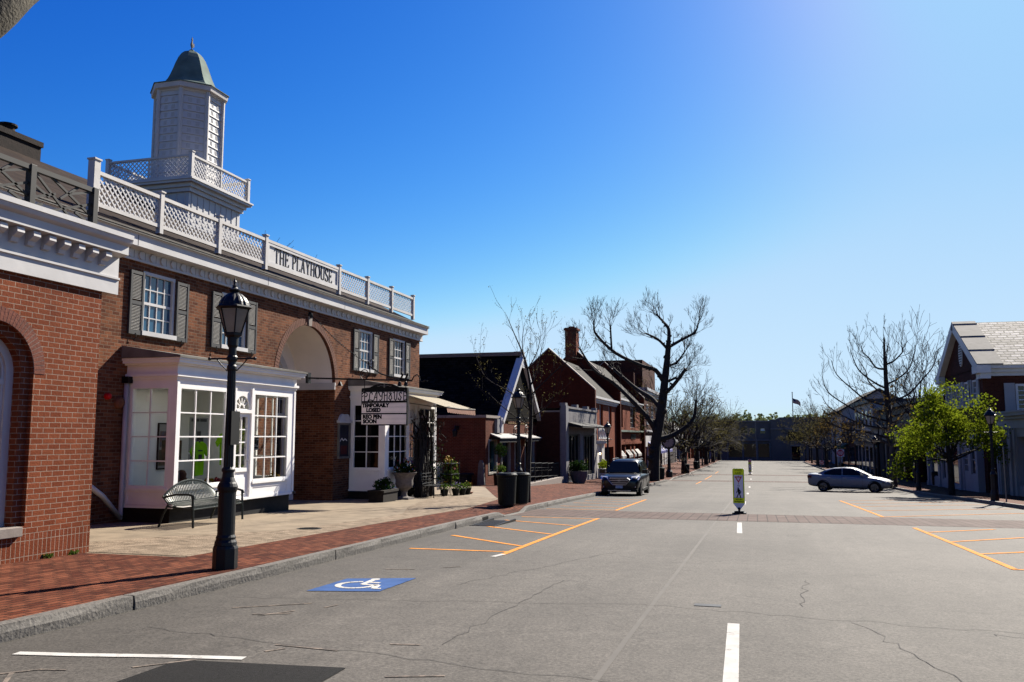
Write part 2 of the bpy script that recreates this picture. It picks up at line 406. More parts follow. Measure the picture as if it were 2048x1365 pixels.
mat("fascia_pale", (0.33, 0.31, 0.29), 0.6, 0.08, 2)
mat("teal_sign", (0.02, 0.30, 0.32), 0.5, 0.08, 4)
mat("suv_paint", (0.004, 0.0055, 0.011), 0.28, 0.05, 3, coat=0.2, spec=0.25)
mat("sedan_paint", (0.44, 0.44, 0.46), 0.4, 0.05, 3, coat=0.35, metal=0.1)
mat("tyre", (0.010, 0.010, 0.010), 0.85, 0.2, 20)
mat("rim_metal", (0.30, 0.30, 0.31), 0.3, 0.1, 8, metal=0.9)
mat("trim_black", (0.008, 0.008, 0.009), 0.5, 0.1, 8)
mat("chrome_dark", (0.9, 0.9, 0.95), 0.3, 0.1, 8, metal=0.9)
mat("tail_red", (0.22, 0.008, 0.012), 0.2, 0.1, 8, coat=0.8)
mat("lamp_lens", (1.6, 1.6, 1.65), 0.15, 0.1, 12, coat=1.0)
mat("plate_blue", (0.35, 0.55, 0.9), 0.5, 0.05, 8, col2=(0.9, 1.0, 1.1))
mat("plastic_teal", (0.3, 0.5, 0.5), 0.6, 0.1, 4)
mat("flag_red", (0.50, 0.03, 0.04), 0.8, 0.08, 3)
mat("flag_white", (0.72, 0.70, 0.68), 0.8, 0.05, 3)
mat("flag_blue", (0.03, 0.04, 0.20), 0.8, 0.08, 3)
mat("flower_red", (0.52, 0.02, 0.06), 0.7, 0.3, 20)
mat("flower_yellow", (0.75, 0.42, 0.01), 0.7, 0.3, 20)
mat("flower_purple", (0.16, 0.09, 0.36), 0.7, 0.3, 20)
mat("clock_face", (0.62, 0.56, 0.50), 0.5, 0.05, 5)
leafmat("leaf_green", (0.07, 0.125, 0.008), (0.27, 0.31, 0.018), 0.55)
leafmat("leaf_bud", (0.085, 0.075, 0.025), (0.19, 0.165, 0.06), 0.4)
leafmat("leaf_bronze", (0.085, 0.055, 0.018), (0.17, 0.115, 0.036), 0.4)
leafmat("leaf_dark", (0.012, 0.03, 0.008), (0.03, 0.06, 0.015), 0.3)
leafmat("leaf_pot", (0.04, 0.09, 0.015), (0.12, 0.17, 0.03), 0.4)
leafmat("leaf_hill", (0.10, 0.13, 0.05), (0.22, 0.25, 0.11), 0.35)
leafmat("lamp_glass", (0.50, 0.44, 0.36), (0.58, 0.52, 0.44), 0.5)
leafmat("lamp_bulb", (0.75, 0.68, 0.55), (0.8, 0.74, 0.62), 0.4)
glassmat("glass_clear", (0.93, 0.95, 0.94), 0.9)
glassmat("glass_dark", dark=(0.006, 0.006, 0.007), refl=0.4)
glassmat("glass_sky", dark=(0.015, 0.06, 0.11), refl=0.8)  # blue of the reflected sky is put into the base colour
glassmat("glass_car", dark=(0.006, 0.009, 0.010), refl=0.12)
emat("bulb_warm", (1.0, 0.72, 0.38), 3.0)
emat("bulb_white", (1.0, 0.97, 0.9), 18)

# ---------------------------------------------------------------- mesh helpers
class MB:
    def __init__(s):
        s.v = []; s.f = []; s.m = []; s.cur = 0
    def add(s, pts, faces):
        o = len(s.v); s.v.extend([tuple(p) for p in pts])
        for f in faces:
            s.f.append([i + o for i in f]); s.m.append(s.cur)
    def poly(s, pts):
        s.add(pts, [list(range(len(pts)))])
    def box(s, x0, x1, y0, y1, z0, z1):
        s.hexa([(x0, y0, z0), (x1, y0, z0), (x1, y1, z0), (x0, y1, z0), (x0, y0, z1), (x1, y0, z1), (x1, y1, z1), (x0, y1, z1)])
    def hexa(s, p):
        s.add(p, [[3, 2, 1, 0], [4, 5, 6, 7], [0, 1, 5, 4], [1, 2, 6, 5], [2, 3, 7, 6], [3, 0, 4, 7]])
    def extr(s, pts, vec):
        n = len(pts); v = Vector(vec)
        a = [Vector(p) for p in pts]; b = [p + v for p in a]
        s.add(a + b, [list(range(n))[::-1], list(range(n, 2 * n))] + [[i, (i + 1) % n, n + (i + 1) % n, n + i] for i in range(n)])
    def tube(s, pts, r, n=8, caps=True, closed=False):
        pts = [Vector(p) for p in pts]; k = len(pts)
        rs = r if isinstance(r, (list, tuple)) else [r] * k
        up = Vector((0.13, 0.21, 0.97)); vs = []
        prev = None
        for i in range(k):
            if closed: t = pts[(i + 1) % k] - pts[i - 1]
            else: t = pts[min(i + 1, k - 1)] - pts[max(i - 1, 0)]
            t = t.normalized() if t.length > 1e-9 else Vector((0, 0, 1))
            if prev is None:
                a = t.cross(up)
                if a.length < 0.1: a = t.cross(Vector((1, 0, 0)))
            else:
                a = prev - t * prev.dot(t)
                if a.length < 1e-6: a = t.cross(up)
            a.normalize(); b = t.cross(a); prev = a
            for j in range(n):
                an = 2 * pi * j / n
                vs.append(pts[i] + (a * cos(an) + b * sin(an)) * rs[i])
        fs = []
        for i in range(k if closed else k - 1):
            i2 = (i + 1) % k
            for j in range(n):
                fs.append([i * n + j, i * n + (j + 1) % n, i2 * n + (j + 1) % n, i2 * n + j])
        if caps and not closed:
            fs.append(list(range(n))[::-1]); fs.append([(k - 1) * n + j for j in range(n)])
        s.add(vs, fs)
    def lathe(s, c, prof, n=16, rot=0.0, sx=1, sy=1):
        vs = []
        for (r, z) in prof:
            for j in range(n):
                a = rot + 2 * pi * j / n
                vs.append((c[0] + r * cos(a) * sx, c[1] + r * sin(a) * sy, c[2] + z))
        k = len(prof)
        fs = [[i * n + j, i * n + (j + 1) % n, (i + 1) * n + (j + 1) % n, (i + 1) * n + j] for i in range(k - 1) for j in range(n)]
        fs.append(list(range(n))[::-1]); fs.append([(k - 1) * n + j for j in range(n)])
        s.add(vs, fs)
    # shapes in a facade frame: u along, v up, n out
    def lbox(s, F, u0, u1, v0, v1, n0, n1):
        s.hexa([F(u0, v0, n0), F(u1, v0, n0), F(u1, v0, n1), F(u0, v0, n1), F(u0, v1, n0), F(u1, v1, n0), F(u1, v1, n1), F(u0, v1, n1)])
    def lquad(s, F, u0, u1, v0, v1, n):
        s.poly([F(u0, v0, n), F(u1, v0, n), F(u1, v1, n), F(u0, v1, n)])
    def lext(s, F, uv, n0, n1):
        a = [F(u, v, n0) for u, v in uv]; d = F(0, 0, n1) - F(0, 0, n0)
        s.extr(a, d)
    def wall(s, F, u0, u1, v0, v1, holes=(), depth=0.12, n=0.0):
        us = sorted({u0, u1, *[h[0] for h in holes], *[h[1] for h in holes]}); vs = sorted({v0, v1, *[h[2] for h in holes], *[h[3] for h in holes]})
        us = [u for u in us if u0 <= u <= u1]; vs = [v for v in vs if v0 <= v <= v1]
        for i in range(len(us) - 1):
            for j in range(len(vs) - 1):
                cu, cv = (us[i] + us[i + 1]) / 2, (vs[j] + vs[j + 1]) / 2
                if any(h[0] < cu < h[1] and h[2] < cv < h[3] for h in holes): continue
                s.lquad(F, us[i], us[i + 1], vs[j], vs[j + 1], n)
        for h in holes:
            a, b, c, d = h[:4]
            s.poly([F(a, c, n), F(a, d, n), F(a, d, n - depth), F(a, c, n - depth)])
            s.poly([F(b, c, n), F(b, d, n), F(b, d, n - depth), F(b, c, n - depth)])
            s.poly([F(a, c, n), F(b, c, n), F(b, c, n - depth), F(a, c, n - depth)])
            s.poly([F(a, d, n), F(b, d, n), F(b, d, n - depth), F(a, d, n - depth)])
    def archface(s, F, u0, u1, v0, v1, uc, r, vs, vb, n=0.0, depth=0.0, seg=28, reveal_to=None):
        """flat wall with a round-headed opening: springing vs, foot vb"""
        if u0 < uc - r: s.lquad(F, u0, uc - r, v0, v1, n)
        if u1 > uc + r: s.lquad(F, uc + r, u1, v0, v1, n)
        if vb > v0: s.lquad(F, uc - r, uc + r, v0, vb, n)
        arc = [(uc + r * cos(pi * i / seg), vs + r * sin(pi * i / seg)) for i in range(seg + 1)]
        for i in range(seg):
            a, b = arc[i], arc[i + 1]
            s.poly([F(a[0], a[1], n), F(a[0], v1, n), F(b[0], v1, n), F(b[0], b[1], n)])
        if depth:
            pts = [(uc + r, vb)] + arc + [(uc - r, vb)]
            for a, b in zip(pts[:-1], pts[1:]):
                s.poly([F(a[0], a[1], n), F(b[0], b[1], n), F(b[0], b[1], n - depth), F(a[0], a[1], n - depth)])
    def ring(s, F, uc, vs, vb, r0, r1, n0, n1, seg=24, legs=True):
        """arched band (frame) between radii r0 < r1"""
        def path(r):
            p = [(uc + r * cos(pi * i / seg), vs + r * sin(pi * i / seg)) for i in range(seg + 1)]
            return ([(uc + r, vb)] + p + [(uc - r, vb)]) if legs else p
        A, B = path(r0), path(r1)
        for i in range(len(A) - 1):
            a, b, c, d = A[i], A[i + 1], B[i + 1], B[i]
            s.hexa([F(*a, n0), F(*b, n0), F(*c, n0), F(*d, n0), F(*a, n1), F(*b, n1), F(*c, n1), F(*d, n1)])
    def ribbon(s, F, pts, w, n0, n1):
        for (a, b) in zip(pts[:-1], pts[1:]):
            du, dv = b[0] - a[0], b[1] - a[1]; L = hypot(du, dv) or 1
            pu, pv = -dv / L * w / 2, du / L * w / 2
            eu, ev = du / L * w * 0.25, dv / L * w * 0.25
            q = [(a[0] - eu + pu, a[1] - ev + pv), (a[0] - eu - pu, a[1] - ev - pv), (b[0] + eu - pu, b[1] + ev - pv), (b[0] + eu + pu, b[1] + ev + pv)]
            s.hexa([F(*p, n0) for p in q] + [F(*p, n1) for p in q])
    def build(s, name, mats, parent=None, smooth=False, bevel=0.0, recalc=True, auto=None):
        me = bpy.data.meshes.new(name)
        me.from_pydata(s.v, [], s.f)
        ms = mats if isinstance(mats, (list, tuple)) else [mats]
        for m in ms: me.materials.append(M[m])
        if len(ms) > 1: me.polygons.foreach_set('material_index', s.m)
        if recalc:
            bm = bmesh.new(); bm.from_mesh(me)
            bmesh.ops.recalc_face_normals(bm, faces=bm.faces)
            bm.to_mesh(me); bm.free()
        if smooth: me.polygons.foreach_set('use_smooth', [True] * len(me.polygons))
        o = bpy.data.objects.new(name, me); COL.objects.link(o)
        if auto and smooth:
            me.set_sharp_from_angle(angle=radians(auto))
        if bevel:
            b = o.modifiers.new("bevel", 'BEVEL'); b.width = bevel; b.segments = 2; b.limit_method = 'ANGLE'; b.angle_limit = radians(40)
        if parent: setpar(o, parent)
        return o

WM = {}
ALB = 0.37          # the picture is exposed about a stop bright, so real-world reflectances are used
def setpar(o, p):
    o.parent = p
    w = WM.get(p.name, Matrix.Identity(4))
    o.matrix_parent_inverse = w.inverted()

def tag(o, label, cat, group=None, kind=None):
    if label: o['label'] = label
    if cat: o['category'] = cat
    if group: o['group'] = group
    if kind: o['kind'] = kind
    return o

def thing(name, label, cat, loc=(0, 0, 0), rotz=0.0, group=None):
    o = bpy.data.objects.new(name, None); COL.objects.link(o)
    o.empty_display_size = 0.2
    o.location = loc; o.rotation_euler = (0, 0, rotz)
    WM[o.name] = Matrix.Translation(loc) @ Matrix.Rotation(rotz, 4, 'Z')
    return tag(o, label, cat, group)

def struct(o):
    o['kind'] = 'structure'; return o

def dup(root, loc, rotz=0.0, label=None, scale=None):
    r = root.copy(); COL.objects.link(r); r.location = loc; r.rotation_euler = (0, 0, rotz)
    if label: r['label'] = label
    if scale: r.scale = scale
    kids = list(root.children)
    for ch in kids:
        c = ch.copy(); COL.objects.link(c); c.parent = r
        for g in list(ch.children):
            d = g.copy(); COL.objects.link(d); d.parent = c
    return r

def frame(O, U, V, N):
    O, U, V, N = Vector(O), Vector(U), Vector(V), Vector(N)
    return lambda u, v, n=0.0: O + U * u + V * v + N * n

def FX(X, s=1):      # facade lying in x = X, u = world y, outward +x (s=1) or -x
    return frame((X, 0, 0), (0, 1, 0), (0, 0, 1), (s, 0, 0))
def FY(Y, s=-1):     # facade lying in y = Y, u = world x, outward -y by default
    return frame((0, Y, 0), (1, 0, 0), (0, 0, 1), (0, s, 0))

def text(name, s, F, u, v, size, matname, parent, n=0.004, bold=0.0, align='CENTER', sx=1.0, thick=0.003):
    c = bpy.data.curves.new(name, 'FONT'); c.body = s; c.size = size; c.align_x = align; c.align_y = 'CENTER'; c.offset = bold; c.extrude = thick
    t = bpy.data.objects.new(name, c); COL.objects.link(t)
    dg = bpy.context.evaluated_depsgraph_get()
    me = bpy.data.meshes.new_from_object(t.evaluated_get(dg))
    bpy.data.objects.remove(t); bpy.data.curves.remove(c)
    for vv in me.vertices:
        vv.co = F(u + vv.co.x * sx, v + vv.co.y, n + vv.co.z)
    me.materials.clear(); me.materials.append(M[matname])
    o = bpy.data.objects.new(name, me); COL.objects.link(o)
    if parent: setpar(o, parent)
    return o

# ---------------------------------------------------------------- street profile
GP = [(-60, .9), (-20, .42), (0, .02), (12, -.26), (23, -.53), (38, -1.06), (55, -1.72), (72, -2.1), (92, -2.45), (130, -2.95), (180, -3.4), (260, -3.6), (900, -3.6)]
def interp(P, x):
    if x <= P[0][0]: return P[0][1]
    for (a, b), (c, d) in zip(P[:-1], P[1:]):
        if x <= c: return b + (d - b) * (x - a) / (c - a)
    return P[-1][1]
def G(y):
    return sum(interp(GP, y + d) for d in (-6, -4, -2, 0, 2, 4, 6)) / 7
KLP = [(-30, -6.2), (10, -6.1), (21.6, -6.4), (24.5, -6.45), (40, -7.0), (62, -7.1), (92, -6.8), (170, -6.65)]
KRP = [(-30, 8.75), (33, 8.7), (65, 8.6), (120, 8.4), (170, 8.5), (178, 9.5)]
def KL(y): return interp(KLP, y)
def KR(y): return interp(KRP, y)
RAMPS = [(22.3, 24.2), (73.0, 75.5), (93.0, 95.5)]
def ramp(y):
    f = 0.0
    for a, b in RAMPS:
        m, h = (a + b) / 2, (b - a) / 2
        d = abs(y - m) - h
        f = max(f, 1 - max(0, min(1, d / 0.7)))
    return f
def SL(x, y):
    """height of the left pavement"""
    rise = interp([(22, 0), (41, .2), (58, .34), (90, .3), (200, .2)], y)
    k = KL(y)
    near = max(0, min(1, 1 - (k - x) / 1.3))
    h = 0.14 * (1 - ramp(y) * near) + 0.012 * ramp(y) * near
    return G(y) + h + rise * max(0, min(1, (-7.6 - x) / 5))
def SR(x, y): return G(y) + 0.14

def frange(a, b, st):
    n = max(1, int(round((b - a) / st))); return [a + (b - a) * i / n for i in range(n + 1)]

def sheet(name, ys, fx0, fx1, fz, mname, nx=1, label=None):
    mb = MB(); vs = []; fs = []
    for y in ys:
        a, b = fx0(y), fx1(y)
        for i in range(nx + 1):
            x = a + (b - a) * i / nx; vs.append((x, y, fz(x, y)))
    for j in range(len(ys) - 1):
        for i in range(nx):
            q = j * (nx + 1) + i; fs.append([q, q + 1, q + nx + 2, q + nx + 1])
    mb.add(vs, fs)
    return struct(mb.build(name, mname, recalc=False, smooth=True))

YS = frange(-40, 24, 0.5)[:-1] + frange(24, 200, 2)
sheet("terrain", frange(-60, 900, 8), lambda y: -500, lambda y: 600, lambda x, y: G(y) - 0.05, "earth", 40)
sheet("road", YS, lambda y: KL(y) - 0.2, lambda y: KR(y) + 0.2, lambda x, y: G(y), "asphalt", 4)
sheet("cross_street", frange(177.5, 189.5, 3), lambda y: -60, lambda y: 60, lambda x, y: G(y) + 0.012, "asphalt", 12)
def edgeL(y):
    return interp([(10.6, -7.72), (23, -7.72), (29, -8.6), (40, -12.6), (41, -13.5)], y) if y >= 10.6 else -9.6
Y2 = frange(-20, 10.58, 1) + frange(10.6, 30, 0.35)[:-1] + frange(30, 186, 1.5)
sheet("pavement_left", Y2, lambda y: min(edgeL(y), -9.6) if y < 10.6 else (edgeL(y) - 0.02 if y < 40 else -13.6), lambda y: KL(y) - 0.14, SL, "paver", 14)
sheet("pavement_concrete", frange(9.5, 40.5, 0.8), lambda y: -14.5, lambda y: edgeL(max(y, 10.7)) + .05, lambda x, y: SL(x, y) - 0.006, "concrete", 8)
# worn aggregate strip between the smooth concrete and the pavers
sheet("pavement_aggregate", frange(10.7, 30, 0.8), lambda y: edgeL(y) - interp([(10.7, 3.2), (13, 2.3), (15, .9), (20, .7), (23, 1.8), (30, 2.6)], y), lambda y: edgeL(y) - 0.02, lambda x, y: SL(x, y) + 0.001, "aggregate", 4)
sheet("pavement_right", frange(-20, 186, 2), lambda y: KR(y) + 0.14, lambda y: 15.0, lambda x, y: G(y) + 0.14, "paver", 4)

# granite kerbs, block by block
def kerb(name, K, sgn, y0, y1, ramps):
    rnd = random.Random(5); mb = MB(); y = y0
    while y < y1:
        L = rnd.uniform(1.5, 2.4) if y < 60 else 3.0
        e = min(y + L, y1)
        n = 5 if y < 30 else 2
        ys = [y + 0.012 + (e - y - 0.024) * i / n for i in range(n + 1)]
        vs = []
        for t in ys:
            k = K(t); g = G(t); h = 0.14 * (1 - (ramp(t) if ramps else 0) * 0.9) + 0.004
            j = rnd.uniform(-.012, .012); j2 = rnd.uniform(-.006, .006)
            vs += [(k + sgn * .0 + j * 1.2, t, g - .05), (k + j * 1.2, t, g + h * .55), (k - sgn * (.012 + abs(j2)), t, g + h), (k - sgn * .15, t, g + h), (k - sgn * .15, t, g - .05)]
        fs = []
        for i in range(n):
            for q in range(4):
                fs.append([i * 5 + q, i * 5 + q + 1, i * 5 + 5 + q + 1, i * 5 + 5 + q])
        fs += [[0, 1, 2, 3, 4], [n * 5 + q for q in (4, 3, 2, 1, 0)]]
        mb.add(vs, fs); y = e
    return struct(mb.build(name, "granite"))
kerb("kerb_left", KL, 1, -20, 186, True)
kerb("kerb_right", KR, -1, -20, 178, False)

# ---------------------------------------------------------------- road markings (thin sheets on the asphalt)
def strip(mb, pts, w, off=0.005, seg=1.0):
    for (a, b) in zip(pts[:-1], pts[1:]):
        L = hypot(b[0] - a[0], b[1] - a[1]); n = max(1, int(L / seg))
        px, py = -(b[1] - a[1]) / L * w / 2, (b[0] - a[0]) / L * w / 2
        for i in range(n):
            q = []
            for t, sg in ((i / n, 1), (i / n, -1), ((i + 1) / n, -1), ((i + 1) / n, 1)):
                x = a[0] + (b[0] - a[0]) * t + px * sg; y = a[1] + (b[1] - a[1]) * t + py * sg
                q.append((x, y, G(y) + off))
            mb.poly(q)
def marking(name, segs, w, m, off=0.005):
    mb = MB()
    for sg in segs: strip(mb, sg, w, off)
    return struct(mb.build(name, m, recalc=False))
for i, (a, b) in enumerate(((22.8, 26.0), (72.6, 75.6), (92.6, 95.6))):
    ys = frange(a, b, 0.4)
    sheet("brick_crossing", ys, lambda y: KL(y) - 0.05, lambda y: KR(y) + 0.05, lambda x, y: G(y) + 0.004, "paver_road", 6)
marking("parking_line", [[(-3.96, 13.45), (-3.97, 22.4)], [(-5.71, 13.9), (-4.0, 13.95)], [(-5.85, 16.45), (-4.02, 14.9)], [(-5.85, 18.8), (-4.05, 17.36)], [(-6.05, 20.9), (-4.05, 19.7)], [(-6.0, 22.3), (-4.0, 22.2)],
    [(-4.12, 26.3), (-4.32, 35.4)], [(-6.3, 26.4), (-4.15, 26.5)], [(-6.3, 28.4), (-4.2, 28.0)], [(-6.4, 31.0), (-4.25, 30.4)], [(-6.4, 33.2), (-4.3, 32.6)], [(-6.4, 35.4), (-4.3, 34.9)], [(-4.33, 66), (-4.33, 72.5)], [(-4.33, 78), (-4.33, 90)], [(-4.33, 98), (-4.33, 106)],
    [(3.54, 14.1), (3.48, 22.0)], [(3.5, 14.12), (8.5, 14.2)], [(3.55, 16.2), (8.5, 19.8)], [(3.55, 18.4), (7.6, 22.2)], [(3.55, 20.7), (5.2, 22.2)],
    [(3.36, 26.1), (3.32, 38.7)], [(3.37, 26.2), (8.5, 30.8)], [(3.4, 29.8), (8.5, 33.6)], [(3.4, 32.8), (8.5, 37.2)], [(3.4, 35.4), (8.3, 40)], [(3.4, 38.6), (8.3, 43)]], 0.10, "paint_orange", 0.006)
marking("centre_line", [[(-0.2, 5.3), (-0.25, 8.7)], [(-0.37, 18.9), (-0.43, 22.2)]] + [[(-0.45, y), (-0.47, y + 3.2)] for y in (32.5, 46, 59.5, 79, 99, 112.5, 126, 139.5, 153, 166)], 0.11, "paint_white", 0.006)
marking("parking_stall_line", [[(-5.68, 5.71), (-5.2, 5.80), (-4.5, 5.97), (-3.87, 6.09)], [(-4.02, 13.2), (-3.96, 13.6)]], 0.10, "paint_white", 0.006)
marking("utility_mark", [[(-5.5, 4.9), (-5.1, 5.35), (-4.9, 5.4)], [(-4.6, 8.5), (-5.25, 8.0)], [(-4.75, 7.7), (-4.55, 8.05)], [(-4.85, 7.75), (-4.5, 7.9)], [(-4.35, 8.3), (-4.3, 8.5)], [(-3.9, 6.6), (-3.3, 6.55)], [(-3.75, 6.5), (-3.85, 6.35)], [(-3.0, 6.9), (-2.75, 6.95)], [(-5.0, 11.3), (-4.6, 11.4)], [(-4.3, 11.7), (-4.1, 11.9)], [(-5.2, 5.2), (-4.9, 4.8)], [(-2.6, 5.9), (-2.2, 6.05)], [(-4.5, 5.6), (-4.2, 5.95)]], 0.035, "paint_faint", 0.005)
# accessible parking symbol: blue panel and wheelchair figure
mb = MB()
for i in range(4):
    a, b = i / 4, (i + 1) / 4
    q = [(-5.08 + .01, 9.22 + 1.06 * a), (-4.25, 9.45 + 1.15 * a), (-4.26, 9.45 + 1.15 * b), (-5.08, 9.22 + 1.06 * b)]
    mb.poly([(x, y, G(y) + 0.006) for x, y in q])
struct(mb.build("accessible_parking_panel", "paint_blue", recalc=False))
def sym(u, v):           # u to the right of the figure, v up; the figure faces the middle of the road
    x = -4.66 + u * 0.36; y = 9.92 + v * 0.42
    return (x, y)
arc = [sym(-.15 + .62 * cos(radians(a)), -.25 + .62 * sin(radians(a))) for a in range(100, 400, 15)]
marking("accessible_parking_symbol", [arc, [sym(-.1, .72), sym(-.02, -.12), sym(.55, -.12), sym(.72, -.75), sym(.95, -.68)], [sym(-.07, .3), sym(.4, .3)]], 0.075, "paint_white", 0.010)
mb = MB(); c = sym(-.1, .92); mb.poly([(c[0] + .06 * cos(a * pi / 6), c[1] + .07 * sin(a * pi / 6), G(c[1]) + .010) for a in range(12)])
struct(mb.build("accessible_parking_symbol_head", "paint_white", recalc=False))
mb = MB(); pts = [(-4.32, 3.2), (-2.85, 3.2), (-2.98, 6.05), (-4.32, 5.9)]
mb.poly([(x, y, G(y) + .005) for x, y in pts]); struct(mb.build("asphalt_patch", "patch_asphalt", recalc=False))
rnd = random.Random(3)
def wander(a, b, n, amp):
    return [(a[0] + (b[0] - a[0]) * i / n + rnd.uniform(-amp, amp), a[1] + (b[1] - a[1]) * i / n + rnd.uniform(-amp, amp)) for i in range(n + 1)]
marking("road_crack", [wander((-5.6, 8.6), (-1.2, 9.5), 26, .05), wander((-1.2, 9.5), (3.8, 8.8), 30, .06), wander((.9, 9.1), (1.6, 6.0), 20, .06), wander((-5.4, 6.9), (-.3, 6.1), 30, .05), wander((-.3, 6.1), (.6, 5.0), 10, .04),
    wander((3.8, 8.8), (8.4, 8.2), 26, .06), wander((-3.6, 10.2), (-2.3, 14.5), 24, .05), wander((-2.6, 7.0), (-2.4, 11), 20, .05), wander((.4, 9.9), (.6, 12), 12, .06), wander((2.0, 8.9), (2.6, 8.7), 6, .08)], 0.008, "seam", 0.004)
mb = MB()
for a, b in (((-12.9, 14.0), (-9.6, 13.6)), ((-11.6, 17.3), (-8.6, 17.3)), ((-11.6, 21.2), (-8.4, 21.0)), ((-9.9, 14), (-9.6, 24)), ((-11.5, 25.5), (-9.5, 25.6)), ((-11.5, 30), (-9.3, 30.2))):
    L = hypot(b[0] - a[0], b[1] - a[1]); n = 8; px, py = -(b[1] - a[1]) / L * .006, (b[0] - a[0]) / L * .006
    for i in range(n):
        q = []
        for t_, s_ in ((i / n, 1), (i / n, -1), ((i + 1) / n, -1), ((i + 1) / n, 1)):
            x = a[0] + (b[0] - a[0]) * t_ + px * s_; y = a[1] + (b[1] - a[1]) * t_ + py * s_; q.append((x, y, SL(x, y) + .004))
        mb.poly(q)
struct(mb.build("paving_joint", "seam", recalc=False))
marking("paving_seam", [[(-1.15, 5), (-1.0, 22.7)], [(-1.0, 26.2), (-.9, 60)] ], 0.05, "seam_pale", 0.0035)
def disc(name, x, y, r, m, off, label, cat, z=None, slots=True):
    mb = MB(); zz = (G(y) if z is None else z) + off
    mb.lathe((x, y, zz - .02), [(r, 0), (r, .02)], 24)
    if slots:
        mb.cur = 1
        for i in range(-3, 4):
            w = sqrt(max(0, (r * .8) ** 2 - (i * r * .24) ** 2))
            mb.box(x - w, x + w, y + i * r * .24 - r * .06, y + i * r * .24 + r * .06, zz + .001, zz + .004)
    return tag(mb.build(name, [m, "sign_black"]), label, cat)
mb = MB(); mb.box(-.68, -.4, 9.6, 9.72, G(9.66) + .001, G(9.66) + .008); tag(mb.build("valve_cover", "iron_grate"), "small black slot cover sunk in the middle of the road", "road cover")
disc("round_grate", -8.43, 15.37, 0.24, "iron_grate", 0.005, "round iron grate in the concrete pavement by the bench", "grate", SL(-8.43, 15.37))
mb = MB()
for i in range(9): mb.box(-6.28, -5.72, 18.9 + i * .2, 18.98 + i * .2, G(19.7) - .02 + .05 * (4 - i) * .1, G(19.7) + .016 + .05 * (4 - i) * .1)
mb.box(-6.3, -6.26, 18.85, 20.65, G(20.6) - .02, G(18.9) + .014); mb.box(-5.74, -5.7, 18.85, 20.65, G(20.6) - .02, G(18.9) + .014)
t = tag(mb.build("storm_drain", "iron_grate"), "black slotted storm drain grate set against the left kerb", "storm drain")
mb = MB(); mb.box(-6.42, -6.36, 18.95, 20.5, G(19.7) + .01, G(19.7) + .10); mb.build("inlet_mouth", "sign_black", t)
mat("brick_soot", (0.035, 0.022, 0.018), 0.9, 0.4, 6, bump=0.4)
mat("vent_grey", (1.02, 1.0, 0.98), 0.6, 0.05, 5)
mat("brick_old_plain", (0.26, 0.10, 0.058), 0.85, 0.25, 6, bump=0.3)
# ================================================================= near brick building on the left
XB = -9.45
F = FX(XB); AY, AZ = 8.85, 2.44
t = thing("brick_building", "red brick building with white bracketed cornice and round-arched window, nearest on the left", "building", (XB, 8, 0))
mb = MB()
mb.archface(F, -6, 10.7, -.45, 3.78, AY, .66, AZ, .40, 0, .07)
mb.poly([F(10.7, -.45), F(10.7, 3.78), F(10.7, 3.78, -5), F(10.7, -.45, -5)])
mb.poly([F(-6, -.45), F(-6, 3.78), F(-6, 3.78, -5), F(-6, -.45, -5)])
mb.archface(F, 8.0, 9.8, .38, 3.4, AY, .52, AZ, .40, -.07, .22)
mb.build("wall", "brick_new", t)
mb = MB(); mb.lbox(F, -6, 10.704, -.45, .29, -.3, .004); mb.build("base_course", "brick_soldier", t)
# rowlock arch, brick by brick
mb = MB()
for i in range(40):
    a0, a1 = pi * (i + .06) / 40, pi * (i + .94) / 40
    q = [(AY + r * cos(a), AZ + r * sin(a)) for r, a in ((.665, a0), (.85, a0), (.85, a1), (.665, a1))]
    mb.lext(F, q, -.02, .006)
mb.build("brick_arch", "brick_plain", t)
mb = MB(); mb.ring(F, AY, AZ, .4, .662, .852, -.03, .003, legs=False); mb.build("arch_mortar", "limestone", t)
mb = MB(); mb.lbox(F, 8.15, 9.43, .27, .40, -.3, .06); mb.build("sill", "limestone", t, bevel=.008)
w = MB()
w.ring(F, AY, AZ, .40, .40, .52, -.32, -.20); w.ring(F, AY, AZ, .40, .36, .41, -.30, -.23)
w.lbox(F, 8.38, 9.42, 2.28, 2.36, -.31, -.22); w.lbox(F, 8.38, 9.42, .40, .50, -.31, -.22)
w = w.build("window", "white_paint", t)
mb = MB(); mb.lquad(F, 8.3, 9.5, .4, 3.2, -.27); mb.build("pane", "glass_clear", w)
mb = MB(); mb.lquad(F, 8.0, 9.8, .3, 3.5, -.75); mb.build("blind", "interior", w)
mb = MB(); mb.lquad(F, 8.3, 9.5, .4, 1.15, -.5); mb.build("poster", "teal_cloth", w)
prof = [(-.25, 3.76), (.05, 3.76), (.05, 3.98), (.075, 3.99), (.075, 4.02), (.04, 4.03), (.04, 4.34), (.17, 4.36), (.21, 4.37), (.21, 4.50), (.245, 4.52), (.27, 4.54), (.29, 4.60), (.30, 4.60), (.30, 4.67), (-.25, 4.70)]
mb = MB(); mb.extr([F(-6, v, n) for n, v in prof], (0, 16.98, 0)); mb.build("cornice", "white_paint", t)
for i in range(24):
    y = 10.6 - i * .27
    mb = MB(); mb.extr([F(y - .06, v, n) for n, v in ((.04, 4.345), (.18, 4.345), (.185, 4.28), (.14, 4.24), (.10, 4.22), (.085, 4.16), (.04, 4.15))], (0, .12, 0))
    mb.build("bracket", "white_paint", t)
mb = MB(); mb.poly([(-9.3, -6, 4.69), (-9.3, 10.8, 4.69), (-12.8, 10.8, 4.72), (-12.8, -6, 4.72)]); mb.build("roof", "lead", t)
